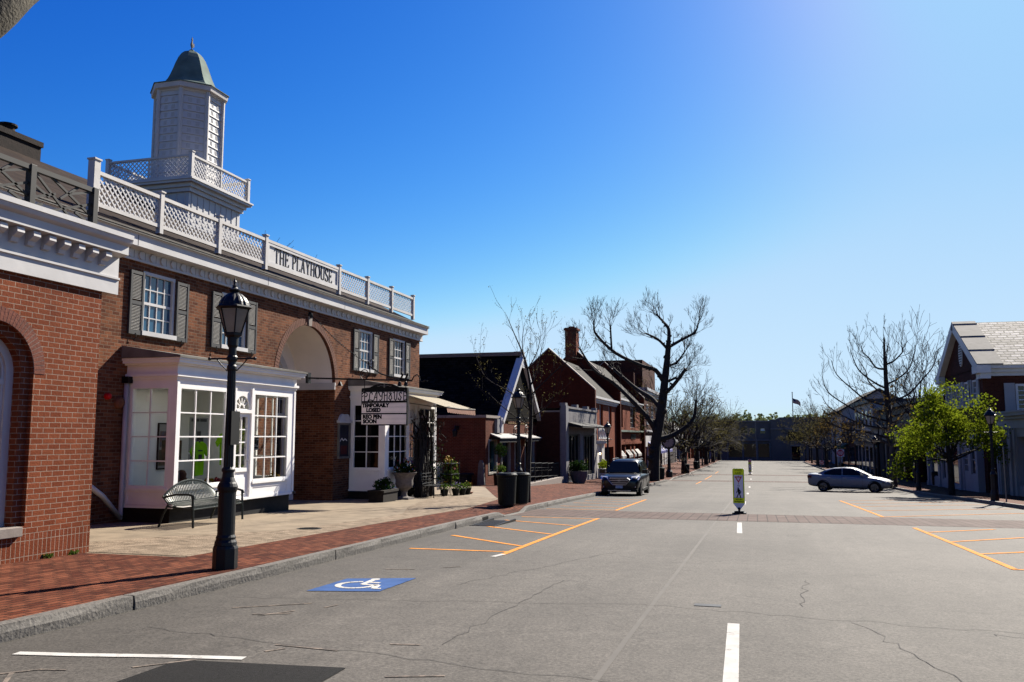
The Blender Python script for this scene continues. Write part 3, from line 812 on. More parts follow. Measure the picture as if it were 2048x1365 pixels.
# dark lattice railing on its roof
t = thing("roof_railing", "dark grey wooden railing of crossing bars on the near roof edge", "railing", (-9.66, 9, 4.69))
FR = FX(-9.66)
posts = [10.66, 9.47, 8.28, 7.09]
for y in posts:
    mb = MB(); mb.box(-9.71, -9.61, y - .05, y + .05, 4.69, 5.38); mb.build("post", "rail_grey", t, bevel=.006)
for y in posts[1:]:
    a, b = y + .05, y + 1.14
    mb = MB()
    mb.lbox(FR, a, b, 5.30, 5.37, -.035, .035); mb.lbox(FR, a, b, 4.76, 4.81, -.025, .025)
    mb.build("rail", "rail_grey", t)
    mb = MB()
    def R(u, v): return (a + (b - a) * u, 4.81 + .49 * v)
    for p, q in (((0, 1), (.62, 0)), ((.3, 1), (1, .25)), ((0, .25), (.35, .55)), ((.28, 0), (1, .62)), ((.45, .48), (.75, 1)), ((.62, .72), (1, 1)), ((0, .62), (.25, .4)), ((.72, .2), (1, 0)), ((.15, .12), (.0, 0))):
        mb.ribbon(FR, [R(*p), R(*q)], .035, -.014, .014)
    mb.build("lattice", "rail_grey", t)

# ================================================================= the playhouse
XP = -13.0
F = FX(XP)
t = thing("playhouse", "long two storey red brick theatre with shuttered windows, arch and white cupola", "theatre", (XP, 23.4, 0))
PH = t
AC, AR, AS = 23.41, 1.75, 3.2
wins = [16.5, 19.45, 27.37, 30.32]
holes = [(c - .55, c + .55, 3.86, 5.25) for c in wins]
mb = MB()
mb.wall(F, 11.0, AC - 1.9, 3.55, 5.44, holes[:2], .14)
mb.wall(F, AC + 1.9, 32.4, 3.55, 5.44, holes[2:], .14)
mb.wall(F, 11.0, AC - AR, -.8, 3.55, [(15.75, 20.45, -.8, 3.0)], .02)
mb.wall(F, AC + AR, 32.4, -1.1, 3.55, [(26.4, 31.1, -1.1, 3.0)], .02)
mb.lquad(F, AC - 1.9, AC - AR, 3.2, 3.55, 0); mb.lquad(F, AC + AR, AC + 1.9, 3.2, 3.55, 0)
# arch spandrel
seg = 32
arc = [(AC + AR * cos(pi * i / seg), AS + AR * sin(pi * i / seg)) for i in range(seg + 1)]
for a, b in zip(arc[:-1], arc[1:]):
    lo = 3.55
    if a[0] > AC + 1.9: continue
    mb.poly([F(a[0], max(a[1], 3.2)), F(a[0], 5.44), F(b[0], 5.44), F(b[0], b[1])])
for u0, u1, vv in ((AC + AR, AC + 1.9, 3.55), (AC - 1.9, AC - AR, 3.55)):
    mb.lquad(F, u0, u1, vv, 5.44, 0)
mb.poly([F(32.4, -1.1), F(32.4, 5.44), F(32.4, 5.44, -12), F(32.4, -1.1, -12)])
mb.poly([F(11, -1.1), F(11, 5.44), F(11, 5.44, -12), F(11, -1.1, -12)])
# side walls of the arch passage
for y in (AC - AR, AC + AR):
    mb.poly([F(y, -1.1, 0), F(y, -1.1, -1.4), F(y, 3.1, -1.4), F(y, 3.1, 0)])
mb.build("wall", "brick_old", t)
mb = MB()
for i in range(60):
    a0, a1 = pi * (i + .07) / 60, pi * (i + .93) / 60
    mb.lext(F, [(AC + r * cos(a), AS + r * sin(a)) for r, a in ((AR - .002, a0), (AR + .21, a0), (AR + .21, a1), (AR - .002, a1))], -.1, .012)
mb.build("brick_arch", "brick_old_plain", t)
mb = MB(); mb.lext(F, [(AC - .085, AS + AR - .02), (AC + .085, AS + AR - .02), (AC + .11, AS + AR + .27), (AC - .11, AS + AR + .27)], -.05, .04); mb.build("keystone", "limestone", t)
# white vaulted niche
mb = MB()
for a, b in zip(arc[:-1], arc[1:]):
    mb.poly([F(a[0], a[1], -.1), F(b[0], b[1], -.1), F(b[0], b[1], -1.4), F(a[0], a[1], -1.4)])
mb.lquad(F, AC - AR, AC + AR, -1.1, 5.1, -1.4)
mb.build("vault", "plaster", t)
mb = MB()
for y0, y1 in ((AC - AR, AC - AR + .07), (AC + AR - .07, AC + AR)):
    mb.box(XP - 1.4, XP + .02, y0, y1, 3.08, 3.2); mb.box(XP - 1.4, XP + .03, y0, y1 + (0), 3.2, 3.3)
mb.build("impost", "white_old", t)
mb = MB(); mb.ring(F, AC, 3.1, -.5, .98, 1.22, -1.42, -1.30); mb.ring(F, AC, 3.1, -.5, .9, .99, -1.42, -1.34)
mb.lbox(F, AC - .98, AC + .98, 2.15, 2.3, -1.42, -1.33)
for k in range(-2, 3): mb.lbox(F, AC + k * .36 - .012, AC + k * .36 + .012, 2.3, 3.1 + sqrt(max(0, .9 - (k * .36) ** 2)), -1.41, -1.37)
for v in (2.75, 3.2, 3.6): mb.lbox(F, AC - .9, AC + .9, v - .012, v + .012, -1.41, -1.37)
d = mb.build("door_surround", "white_old", t)
mb = MB(); mb.lquad(F, AC - .9, AC + .9, -1, 4.0, -1.395); mb.build("dark_door", "glass_dark", d)

def sash(parent, F, u0, u1, v0, v1, cols, rows, n=-.1, fw=.07, frame_m="white_paint", glass="glass_sky", meet=True, bar=.013):
    """double hung window: frame, meeting rail, glazing bars; the glass is a sub-part"""
    w = MB()
    w.lbox(F, u0, u0 + fw, v0, v1, n - .04, n + .06); w.lbox(F, u1 - fw, u1, v0, v1, n - .04, n + .06)
    w.lbox(F, u0 + fw, u1 - fw, v1 - fw, v1, n - .04, n + .06); w.lbox(F, u0 - .04, u1 + .04, v0 - .05, v0 + .05, n - .04, n + .13)
    a, b, c, d = u0 + fw, u1 - fw, v0 + .05, v1 - fw
    mid = (c + d) / 2
    if meet: w.lbox(F, a, b, mid - .03, mid + .03, n - .03, n + .02)
    for i in range(1, cols): w.lbox(F, a + (b - a) * i / cols - bar, a + (b - a) * i / cols + bar, c, d, n - .02, n + .012)
    for j in range(1, rows):
        if meet and abs(j / rows - .5) < .01: continue
        v = c + (d - c) * j / rows
        w.lbox(F, a, b, v - bar, v + bar, n - .019, n + .011)
    w = w.build("window", frame_m, parent)
    g = MB(); g.lquad(F, a, b, c, d, n - .012); g.build("pane", glass, w)
    return w
def shutter(parent, F, u0, u1, v0, v1, n=.01, m="shutter_grey", ms="slat_pale"):
    w = MB()
    for a, b in ((u0, u0 + .055), (u1 - .055, u1)): w.lbox(F, a, b, v0, v1, n, n + .05)
    mid = (v0 + v1) / 2
    for a, b in ((v0, v0 + .09), (mid - .04, mid + .04), (v1 - .07, v1)): w.lbox(F, u0 + .055, u1 - .055, a, b, n, n + .045)
    w = w.build("shutter", m, parent)
    s = MB(); k = int((v1 - v0) / .036)
    for i in range(k):
        v = v0 + .1 + (v1 - v0 - .18) * i / k
        if abs(v - mid) < .045: continue
        s.hexa([F(u0 + .056, v, n + .04), F(u1 - .056, v, n + .04), F(u1 - .056, v + .006, n + .04), F(u0 + .056, v + .006, n + .04), F(u0 + .056, v + .026, n + .008), F(u1 - .056, v + .026, n + .008), F(u1 - .056, v + .032, n + .008), F(u0 + .056, v + .032, n + .008)])
    s.build("louvre", ms, w)
    h = MB(); h.tube([F((u0 + u1) / 2, v0 + .03, n + .05), F((u0 + u1) / 2, v0 - .06, n + .06), F((u0 + u1) / 2 - .03, v0 - .12, n + .03), F((u0 + u1) / 2 - .06, v0 - .1, n + .03)], .008, 5); h.build("shutter_hook", "black_metal", w)
for i, c in enumerate(wins):
    sash(PH, F, c - .55, c + .55, 3.86, 5.25, 4, 4, n=-.06, glass="glass_sky" if i < 3 else "glass_dark")
    shutter(PH, F, c - 1.0, c - .57, 3.80, 5.20); shutter(PH, F, c + .57, c + 1.0, 3.80, 5.20)
    mb = MB(); mb.lquad(F, c - .6, c + .6, 3.8, 5.3, -.2); mb.build("curtain", "interior", PH)
# entablature
prof = [(-.3, 5.42), (.05, 5.42), (.05, 5.46), (.03, 5.47), (.03, 5.66), (.09, 5.68), (.25, 5.69), (.27, 5.69), (.27, 5.93), (.30, 5.96), (.30, 5.99), (.2, 6.0), (-.3, 6.05)]
mb = MB(); mb.extr([F(11, v, n) for n, v in prof], (0, 21.65, 0)); mb.build("cornice", "white_paint", t)
mb = MB(); mb.lbox(F, 11, 32.66, 6.0, 6.03, .12, .33); mb.lbox(F, 11, 32.66, 5.955, 5.975, .30, .33); mb.build("gutter", "lead", t)
y = 12.2
while y < 32.2:
    mb = MB(); c = [(y + .085 * cos(a * pi / 9), 5.565 + .085 * sin(a * pi / 9)) for a in range(18)]
    mb.lext(F, c, .028, .066); mb.build("frieze_disc", "white_paint", t)
    mb = MB(); mb.lbox(F, y + .14, y + .146, 5.48, 5.65, .028, .034); mb.build("frieze_joint", "shutter_grey", t); y += .36
for y in (15.4, 20.6, 25.2, 29.8):
    mb = MB(); mb.lbox(F, y, y + .012, 5.70, 5.93, .252, .274); mb.build("fascia_joint", "shutter_grey", t)
mb = MB(); R0, R1, yl, yr, zr = F(0, 6.0, .22), -17.9, 4.0, 32.6, 8.78
A_, B_, C_, D_ = (XP + .22, yl, 6.0), (XP + .22, yr, 6.0), (R1, 26.6, zr), (R1, yl, zr)
E_, G_ = (2 * R1 - XP - .22, yr, 6.0), (2 * R1 - XP - .22, yl, 6.0)
mb.add([A_, B_, C_, D_, E_, G_], [[0, 1, 2, 3], [1, 4, 2], [4, 5, 3, 2], [0, 3, 5]]); RF = mb.build("roof", "shingle_brown", t)
mb = MB(); mb.box(-19.0, -18.02, 15.9, 17.93, 8.2, 9.30); mb.box(-19.05, -17.98, 15.85, 17.97, 9.2, 9.34)
mb.lathe((-18.5, 17.3, 9.33), [(.17, 0), (.17, .28), (.23, .28), (.23, .33)], 16)
mb.build("chimney", "brick_soot", RF)

# white lattice balustrade and sign board
FB = FX(-13.2)
py = [14.54, 16.66, 18.94, 21.15, 25.65, 27.85, 29.98, 32.13]
def lattice(mb, F, u0, u1, v0, v1, sp, w, n):
    L = v1 - v0
    k = u0 - L
    while k < u1:
        for sgn in (1, -1):
            nn = n if sgn > 0 else n + .008
            a = [k, v0] if sgn > 0 else [k, v1]; b = [k + L, v1] if sgn > 0 else [k + L, v0]
            s = 1 if sgn > 0 else -1
            if a[0] < u0: a[1] += s * (u0 - a[0]); a[0] = u0
            if b[0] > u1: b[1] -= s * (b[0] - u1); b[0] = u1
            if b[0] - a[0] > .03: mb.ribbon(F, [tuple(a), tuple(b)], w, nn, nn + .008)
        k += sp
bal = thing("balustrade", "white lattice balustrade with theatre name board along the roof edge", "balustrade", (-13.2, 23.4, 6.25))
for i, y in enumerate(py):
    mb = MB(); s = .085 if i == 0 else .06
    top = 7.24 if i else 7.36
    mb.box(-13.2 - s, -13.2 + s, y - s, y + s, 6.27, top); mb.box(-13.2 - s - .02, -13.2 + s + .02, y - s - .02, y + s + .02, top, top + .035)
    mb.build("post", "white_old", bal)
for i in range(7):
    a, b = py[i] + .06, py[i + 1] - .06
    mb = MB(); mb.lbox(FB, a, b, 7.08, 7.16, -.045, .045); mb.lbox(FB, a, b, 6.40, 6.48, -.035, .035); mb.build("rail", "white_old", bal)
    if i == 3: continue
    mb = MB(); lattice(mb, FB, a, b, 6.48, 7.08, .158, .037, -.008); mb.build("lattice_panel", "white_paint", bal)
a, b = py[3] + .06, py[4] - .06
mb = MB(); mb.lbox(FB, a, b, 6.48, 7.08, -.03, .0)
for u0, u1, v0, v1 in ((a, a + .1, 6.48, 7.08), (b - .1, b, 6.48, 7.08), (a + .1, b - .1, 6.48, 6.54), (a + .1, b - .1, 7.0, 7.08)): mb.lbox(FB, u0, u1, v0, v1, 0, .035)
mb.build("name_board", "white_paint", bal)
# roman capitals drawn as strokes: (points, thick) in a box of height 1
def ell(cx, cy, rx, ry, a0, a1, n=14): return [(cx + rx * cos(radians(a0 + (a1 - a0) * i / n)), cy + ry * sin(radians(a0 + (a1 - a0) * i / n))) for i in range(n + 1)]
K, H = .085, .042
LET = {
 'T': (.62, [([(.31, 0), (.31, 1)], K), ([(.0, .97), (.62, .97)], H), ([(.02, .97), (.0, .82)], H), ([(.6, .97), (.62, .82)], H), ([(.2, .02), (.42, .02)], H)]),
 'H': (.66, [([(.1, 0), (.1, 1)], K), ([(.56, 0), (.56, 1)], K), ([(.1, .52), (.56, .52)], H), ([(0, .02), (.2, .02)], H), ([(0, .98), (.2, .98)], H), ([(.46, .02), (.66, .02)], H), ([(.46, .98), (.66, .98)], H)]),
 'E': (.56, [([(.12, 0), (.12, 1)], K), ([(0, .98), (.5, .98)], H), ([(.12, .53), (.4, .53)], H), ([(0, .02), (.54, .02)], H), ([(.5, .98), (.52, .82)], H), ([(.54, .02), (.56, .2)], H), ([(.4, .44), (.4, .62)], H)]),
 'P': (.56, [([(.12, 0), (.12, 1)], K), ([(0, .98), (.12, .98)] + ell(.2, .73, .32, .25, 90, -90) + [(.12, .48)], .075), ([(0, .02), (.24, .02)], H)]),
 'L': (.54, [([(.12, 0), (.12, 1)], K), ([(0, .98), (.24, .98)], H), ([(0, .02), (.52, .02)], H), ([(.52, .02), (.54, .2)], H)]),
 'A': (.7, [([(.08, 0), (.35, 1)], H), ([(.35, 1), (.6, 0)], K), ([(.17, .36), (.5, .36)], H), ([(0, .02), (.18, .02)], H), ([(.5, .02), (.7, .02)], H)]),
 'Y': (.66, [([(.33, 0), (.33, .45)], K), ([(.33, .45), (.1, 1)], K), ([(.33, .45), (.58, 1)], H), ([(0, .98), (.2, .98)], H), ([(.48, .98), (.66, .98)], H), ([(.22, .02), (.44, .02)], H)]),
 'O': (.8, [(ell(.4, .5, .36, .48, 60, -240, 20), .07), (ell(.4, .5, .36, .48, 130, 230), .1), (ell(.4, .5, .36, .48, -50, 50), .1), (ell(.4, .5, .36, .48, 50, 130), .05)]),
 'U': (.68, [([(.12, 1), (.12, .28)] + ell(.36, .28, .24, .26, 180, 360) + [(.6, .28), (.6, 1)], .07), ([(.12, .25), (.12, 1)], K), ([(0, .98), (.24, .98)], H), ([(.5, .98), (.68, .98)], H)]),
 'S': (.52, [([(.45, .8)] + ell(.25, .76, .19, .22, 20, 220, 10) + [(.25, .52)] + ell(.26, .25, .22, .24, 60, -160, 12), .085), ([(.46, .97), (.45, .76)], H), ([(.03, .22), (.03, .03)], H)]),
}
def letters(mb, F, word, u, v, h, n0, n1, track=.13, wx=1.0, fat=1.0):
    for ch in word:
        if ch == ' ': u += .42 * h * wx; continue
        w, st = LET[ch]
        for pts, th in st: mb.ribbon(F, [(u + p[0] * h * wx, v + p[1] * h) for p in pts], th * h * fat, n0, n1)
        u += (w + track) * h * wx
    return u
FL = FX(-13.2); end = letters(MB(), FL, "THE PLAYHOUSE", 0, 0, .42, 0, .01, .12, 1.0)
L = end - .12 * .42
mb = MB(); letters(mb, FL, "THE PLAYHOUSE", (a + b) / 2 - L * .5 * (3.5 / L), 6.555, .43, .002, .014, .12, 3.5 / L * .42 / .43)
mb.build("lettering", "sign_black", bal)

# cupola
TX, TY = -17.6, 23.4; BX, BY = -17.62, 23.14
cup = thing("cupola", "tall white octagonal cupola with green bell roof on a square balcony base", "cupola", (TX, TY, 6.9))
mb = MB(); h = 1.34
mb.box(BX - h, BX + h, BY - h, BY + h, 6.9, 9.15)
k = 0
for i in range(9):
    p = -h + 2 * h * (i + .5) / 9
    mb.box(BX + h, BX + h + .018, BY + p - .022, BY + p + .022, 6.7, 9.1); mb.box(BX + p - .022, BX + p + .022, BY - h - .018, BY - h, 6.7, 9.1)
mb.build("base", "white_paint", cup)
mb = MB()
for r, z0, z1 in ((1.42, 8.95, 9.08), (1.49, 9.08, 9.2), (1.61, 9.2, 9.27), (1.65, 9.27, 9.32)): mb.box(BX - r, BX + r, BY - r, BY + r, z0, z1)
mb.build("ledge", "white_paint", cup)
r = 1.5
for sx, sy in ((1, -1), (1, 1), (-1, -1), (-1, 1)):
    mb = MB(); x, y = BX + sx * r, BY + sy * r
    mb.box(x - .06, x + .06, y - .06, y + .06, 9.32, 10.12); mb.box(x - .075, x + .075, y - .075, y + .075, 10.12, 10.15); mb.build("corner_post", "white_old", cup)
for F4, o in ((FX(BX + r), BY), (FX(BX - r), BY), (FY(BY - r), BX), (FY(BY + r), BX)):
    mb = MB(); mb.lbox(F4, o - r + .06, o + r - .06, 10.0, 10.06, -.04, .04); mb.lbox(F4, o - r + .06, o + r - .06, 9.36, 9.41, -.03, .03); mb.lbox(F4, o - .02, o + .02, 9.41, 10.0, -.02, .02)
    mb.build("rail", "white_old", cup)
    mb = MB(); lattice(mb, F4, o - r + .06, o - .02, 9.41, 10.0, .15, .034, -.008); lattice(mb, F4, o + .02, o + r - .06, 9.41, 10.0, .15, .034, -.008); mb.build("lattice_panel", "white_paint", cup)
Rw = 1.06
mb = MB(); mb.lathe((TX, TY, 0), [(Rw - .03, 9.3), (Rw - .03, 12.7)], 8, pi / 8)
for f in range(8):
    a0, a1 = pi / 8 + f * pi / 4, pi / 8 + (f + 1) * pi / 4
    for j in range(13):
        z = 9.35 + j * .252
        p0 = [(TX + (Rw + e) * cos(a), TY + (Rw + e) * sin(a), zz) for e, zz in ((.012, z), (-.02, z + .246)) for a in (a0, a1)]
        p1 = [(TX + (Rw - .05) * cos(a), TY + (Rw - .05) * sin(a), zz) for zz in (z, z + .246) for a in (a0, a1)]
        mb.hexa([p1[0], p1[1], p0[1], p0[0], p1[2], p1[3], p0[3], p0[2]])
mb.build("siding", "white_paint", cup)
for f in (3, 4, 5, 6, 7):
    am = (f + 1) * pi / 4; c = Vector((TX + Rw * cos(pi / 8) * cos(am), TY + Rw * cos(pi / 8) * sin(am), 0)); tg = Vector((-sin(am), cos(am), 0)); N = Vector((cos(am), sin(am), 0))
    for j in range(3, 12):
        for s in (-.13, .13):
            mb = MB()
            for q in range(5):
                z = 9.35 + j * .252 + .05 + q * .03
                o = c + N * (.012 - .03 * ((z - 9.35 - j * .252) / .252))
                Z0, Z1 = Vector((0, 0, z)), Vector((0, 0, z + .014))
                mb.hexa([o + tg * (s - .06) + Z0, o + tg * (s + .06) + Z0, o + tg * (s + .06) + N * .006 + Z0, o + tg * (s - .06) + N * .006 + Z0, o + tg * (s - .06) + Z1, o + tg * (s + .06) + Z1, o + tg * (s + .06) + N * .006 + Z1, o + tg * (s - .06) + N * .006 + Z1])
            mb.build("vent", "vent_grey", cup)
for f in range(8):
    a = pi / 8 + f * pi / 4; x, y = TX + Rw * cos(a), TY + Rw * sin(a)
    mb = MB(); mb.lathe((x, y, 0), [(.075, 9.3), (.075, 12.66)], 8, a); mb.build("corner_board", "white_old", cup)
mb = MB(); mb.lathe((TX, TY, 0), [(1.07, 12.52), (1.10, 12.57), (1.21, 12.60), (1.23, 12.75), (1.18, 12.77)], 8, pi / 8); mb.build("eaves", "white_old", cup)
mb = MB(); mb.lathe((TX, TY, 0), [(1.26, 12.755), (1.26, 12.78), (1.0, 12.86), (.88, 12.95), (.80, 13.07), (.72, 13.24), (.64, 13.45), (.56, 13.68), (.46, 13.92), (.36, 14.08), (.26, 14.18), (.15, 14.23), (.08, 14.24), (.08, 14.3), (.02, 14.32)], 8, pi / 8)
mb.build("bell_roof", "copper_green", cup)
mb = MB(); mb.tube([(TX, TY, 14.26), (TX, TY, 14.4)], .018, 6)
mb.lathe((TX, TY, 14.36), [(.015, 0), (.06, .05), (.08, .12), (.05, .2), (.035, .26), (.045, .31), (.012, .4)], 10, 0, .4, 1.0)
mb.extr([(TX - .012, TY + .05, 14.42), (TX - .012, TY + .12, 14.46), (TX - .012, TY + .10, 14.58), (TX - .012, TY + .04, 14.52)], (.025, 0, 0))
mb.build("weathervane", "stone_grey", cup)

# ---------------------------------------------------------------- the two shop bays
XF = -11.75
FF = FX(XF)
def paned(mb, F, u0, u1, v0, v1, cols, rows, fw=.055, n=-.03, bar=.014):
    mb.lbox(F, u0, u0 + fw, v0, v1, n - .03, n + .035); mb.lbox(F, u1 - fw, u1, v0, v1, n - .03, n + .035)
    mb.lbox(F, u0 + fw, u1 - fw, v1 - fw, v1, n - .03, n + .035); mb.lbox(F, u0 + fw, u1 - fw, v0, v0 + fw, n - .03, n + .05)
    a, b, c, d = u0 + fw, u1 - fw, v0 + fw, v1 - fw
    for i in range(1, cols): mb.lbox(F, a + (b - a) * i / cols - bar, a + (b - a) * i / cols + bar, c, d, n - .018, n + .02)
    for j in range(1, rows): mb.lbox(F, a, b, c + (d - c) * j / rows - bar, c + (d - c) * j / rows + bar, n - .017, n + .019)
    return a, b, c, d
def bay(parent_name, label, y0, y1, dy0, dy1, zf, glass, flip):
    t = thing(parent_name, label, "shop front", (XF, (y0 + y1) / 2, zf))
    zs = zf + .24           # bottom of the white woodwork
    mb = MB(); mb.box(XP - .05, XF - .08, y0 + .04, y1 - .04, zf - .5, zs + .02); mb.build("plinth", "plinth_black", t)
    wA, wB = (dy1 + .14, y1 - .36) if not flip else (dy1 + .14, y1 - .10), (y0 + .10, dy0 - .14)
    wA = (dy1 + .12, y1 - .30); wB = (y0 + .10, dy0 - .35) if not flip else (y0 + .30, dy0 - .12)
    if flip: wA = (dy1 + .35, y1 - .10)
    v0, v1 = .50, 2.66
    mb = MB()
    def fill(u0, u1, a, b): mb.lbox(FF, u0, u1, a, b, -.10, 0)
    # flat boarding round the windows and the door
    fill(y0, wB[0], zs, 2.8); fill(wB[1], dy0 - .06, zs, 2.8); fill(dy1 + .06, wA[0], zs, 2.8); fill(wA[1], y1, zs, 2.8)
    for wn_ in (wA, wB): fill(wn_[0], wn_[1], zs, v0); fill(wn_[0], wn_[1], v1, 2.8)
    fill(dy0 - .06, dy1 + .06, 2.72, 2.8)
    # panels under the windows
    for wn_ in (wA, wB):
        for u0, u1, a, b in ((wn_[0], wn_[1], zs + .02, zs + .06), (wn_[0], wn_[1], v0 - .14, v0 - .10), (wn_[0], wn_[0] + .04, zs + .06, v0 - .14), (wn_[1] - .04, wn_[1], zs + .06, v0 - .14)): mb.lbox(FF, u0, u1, a, b, 0, .014)
        mb.lbox(FF, wn_[0] - .02, wn_[1] + .02, v0 - .05, v0 + .01, 0, .05)
    # pilaster strips and corner boards
    for u0, u1 in ((y0, y0 + .08), (y1 - .08, y1), (wB[1] + .02, wB[1] + .08), (wA[0] - .08, wA[0] - .02)): mb.lbox(FF, u0, u1, zs, 2.76, 0, .02)
    mb.lbox(FF, y0 - .05, y1 + .05, zs - .03, zs + .03, -.1, .045)
    # both ends (facing along the street)
    for ys_, s in ((y0, -1), (y1, 1)):
        FS = FY(ys_, s)
        a, b = XP + .10, XF - .15
        for u0, u1, p, q in ((XP, a, zs, 2.8), (b, XF - .1, zs, 2.8), (a, b, zs, v0), (a, b, v1, 2.8)): mb.lbox(FS, u0, u1, p, q, -.1, 0)
        for u0, u1, p, q in ((a, b, zs + .04, zs + .09), (a, b, v0 - .15, v0 - .1), (a, a + .05, zs + .09, v0 - .15), (b - .05, b, zs + .09, v0 - .15)): mb.lbox(FS, u0, u1, p, q, 0, .014)
        mb.lbox(FS, a - .02, b + .02, v0 - .05, v0 + .01, 0, .04); mb.lbox(FS, XP, XF + .045, zs - .03, zs + .03, -.1, .04)
    mb.build("woodwork", "bay_white", t)
    # entablature
    mb = MB()
    for z0, z1, e in ((2.8, 2.86, .03), (2.86, 2.92, .07), (2.92, 3.10, .02), (3.10, 3.14, .10), (3.14, 3.20, .17), (3.20, 3.26, .20)):
        mb.box(XP, XF + e, y0 - e, y1 + e, z0, z1)
    mb.build("cornice", "bay_white", t)
    mb = MB(); mb.extr([(XF + .23, y0 - .23, 3.246), (XF + .23, y0 - .23, 3.29), (XP + .01, y0 - .23, 3.52), (XP + .01, y0 - .23, 3.246)], (0, y1 - y0 + .46, 0)); mb.build("roof", "lead", t)
    # windows
    for F_, u0, u1, c, ww in ((FF, wB[0], wB[1], 3 if not flip else 3, 0), (FF, wA[0], wA[1], 3, 0), (FY(y0, -1), XP + .10, XF - .15, 2, 1), (FY(y1, 1), XP + .10, XF - .15, 2, 1)):
        w = MB(); q = paned(w, F_, u0, u1, v0, v1, c, 4); w = w.build("window", "bay_white", t)
        g = MB(); g.lquad(F_, *q, -.03); g.build("pane", glass, w)
    # door with fanlight
    dm = (dy0 + dy1) / 2; rr = (dy1 - dy0) / 2 - .03
    w = MB()
    w.lbox(FF, dy0 - .06, dy0, zs - .02, 2.72, -.1, .03); w.lbox(FF, dy1, dy1 + .06, zs - .02, 2.72, -.1, .03)
    w.lbox(FF, dy0, dy1, 2.14, 2.22, -.1, .04)
    w.archface(FF, dy0, dy1, 2.22, 2.72, dm, rr, 2.26, 2.24, -.02, .06)
    for k in range(1, 6):
        an = pi * k / 6; w.ribbon(FF, [(dm + .08 * cos(an), 2.26 + .08 * sin(an)), (dm + rr * cos(an), 2.26 + rr * sin(an))], .022, -.07, -.04)
    w.ring(FF, dm, 2.26, 2.26, .08, .11, -.07, -.035, legs=False)
    a, b, c, d = paned(w, FF, dy0, dy1, .75, 2.14, 2, 4, .09, -.05)
    w.lbox(FF, dy0, dy1, zs - .05, .75, -.09, -.03); w.lbox(FF, dy0 + .1, dy1 - .1, zs + .1, .62, -.03, -.018)
    w = w.build("door", "bay_white", t)
    g = MB(); g.lquad(FF, a, b, c, d, -.05); g.lquad(FF, dy0, dy1, 2.22, 2.72, -.06); g.build("pane", glass, w)
    kn = MB(); kn.lathe(tuple(FF(dy1 - .05, 1.0, -.01)), [(.01, -.02), (.03, 0), (.01, .02)], 8); kn.build("door_handle", "chrome_dark", w)
    return t
b1 = bay("shop_bay", "white shop bay with bright display window and door behind the iron bench", 15.6, 20.5, 17.78, 18.42, -.12, "glass_clear", False)
b2 = bay("shop_bay", "white shop bay with dark windows and cream awning past the arch", 26.3, 31.05, 28.38, 29.02, -.42, "glass_clear", True)
# interiors
mb = MB(); mb.box(XP - 1.9, XP - 1.8, 15.7, 20.6, -.3, 3.1); mb.box(XP - 1.8, XF - .1, 15.8, 20.45, 2.80, 2.83); mb.box(XP - 1.8, XP - .0, 15.72, 15.78, -.3, 2.8); mb.box(XP - 1.8, XP, 20.45, 20.52, -.3, 2.8); mb.box(XP - 1.8, XF - .11, 15.8, 20.45, .1, .14)
mb.box(XP - .42, XP - .36, 15.8, 17.6, .12, 2.6)
mb.build("display_room", "interior", b1)
mb = MB(); mb.box(XF - .62, XF - .1, 15.86, 17.6, .44, .5); mb.box(XF - .62, XF - .1, 18.6, 20.4, .44, .5); mb.build("display_shelf", "white_paint", b1)
mb = MB()
for y in (16.1, 17.2, 19.4): mb.lathe((XF - .45, y, 2.785), [(.075, 0), (.075, .012)], 14)
mb.build("ceiling_light", "bulb_white", b1)
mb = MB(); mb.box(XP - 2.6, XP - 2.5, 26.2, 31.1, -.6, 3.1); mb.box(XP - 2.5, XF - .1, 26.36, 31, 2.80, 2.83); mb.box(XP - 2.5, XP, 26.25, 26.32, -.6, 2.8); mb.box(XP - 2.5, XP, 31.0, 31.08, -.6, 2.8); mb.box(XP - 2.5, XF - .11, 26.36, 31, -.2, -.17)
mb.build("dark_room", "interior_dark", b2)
# things on show in the first bay
def framed(name, F, u0, u1, v0, v1, label, pics, n=.0):
    t = thing(name, label, "picture", F((u0 + u1) / 2, v0, n))
    mb = MB()
    for a, b, c, d in ((u0, u0 + .03, v0, v1), (u1 - .03, u1, v0, v1), (u0 + .03, u1 - .03, v0, v0 + .03), (u0 + .03, u1 - .03, v1 - .03, v1)): mb.lbox(F, a, b, c, d, n, n + .03)
    mb.build("frame", "sign_black", t)
    mb = MB(); mb.lbox(F, u0 + .03, u1 - .03, v0 + .03, v1 - .03, n, n + .01); mb.build("mount", "paper", t)
    for (a, b, c, d, m) in pics:
        mb = MB(); mb.lbox(F, u0 + (u1 - u0) * a, u0 + (u1 - u0) * b, v0 + (v1 - v0) * c, v0 + (v1 - v0) * d, n + .01, n + .014); mb.build("photograph", m, t)
    return t
FI = FX(-13.32)
framed("framed_photographs", FI, 17.1, 17.56, .82, 1.90, "tall black frame of photographs inside the bright shop bay", [(.18, .82, .48, .82, "photo_sky"), (.14, .86, .08, .42, "photo_mix")], -.03)
mb = MB(); mb.lbox(FY(16.05, -1), -12.62, -12.12, 1.08, 1.5, -.3, -.27); tag(mb.build("garden_picture", "photo_mix"), "green garden picture hanging in the bay's end window", "picture")
mb = MB(); mb.lbox(FY(16.0, -1), -12.22, -12.04, .5, .83, -.2, -.18); tag(mb.build("display_card", "photo_sky"), "small upright picture card on the bay's window shelf", "card")
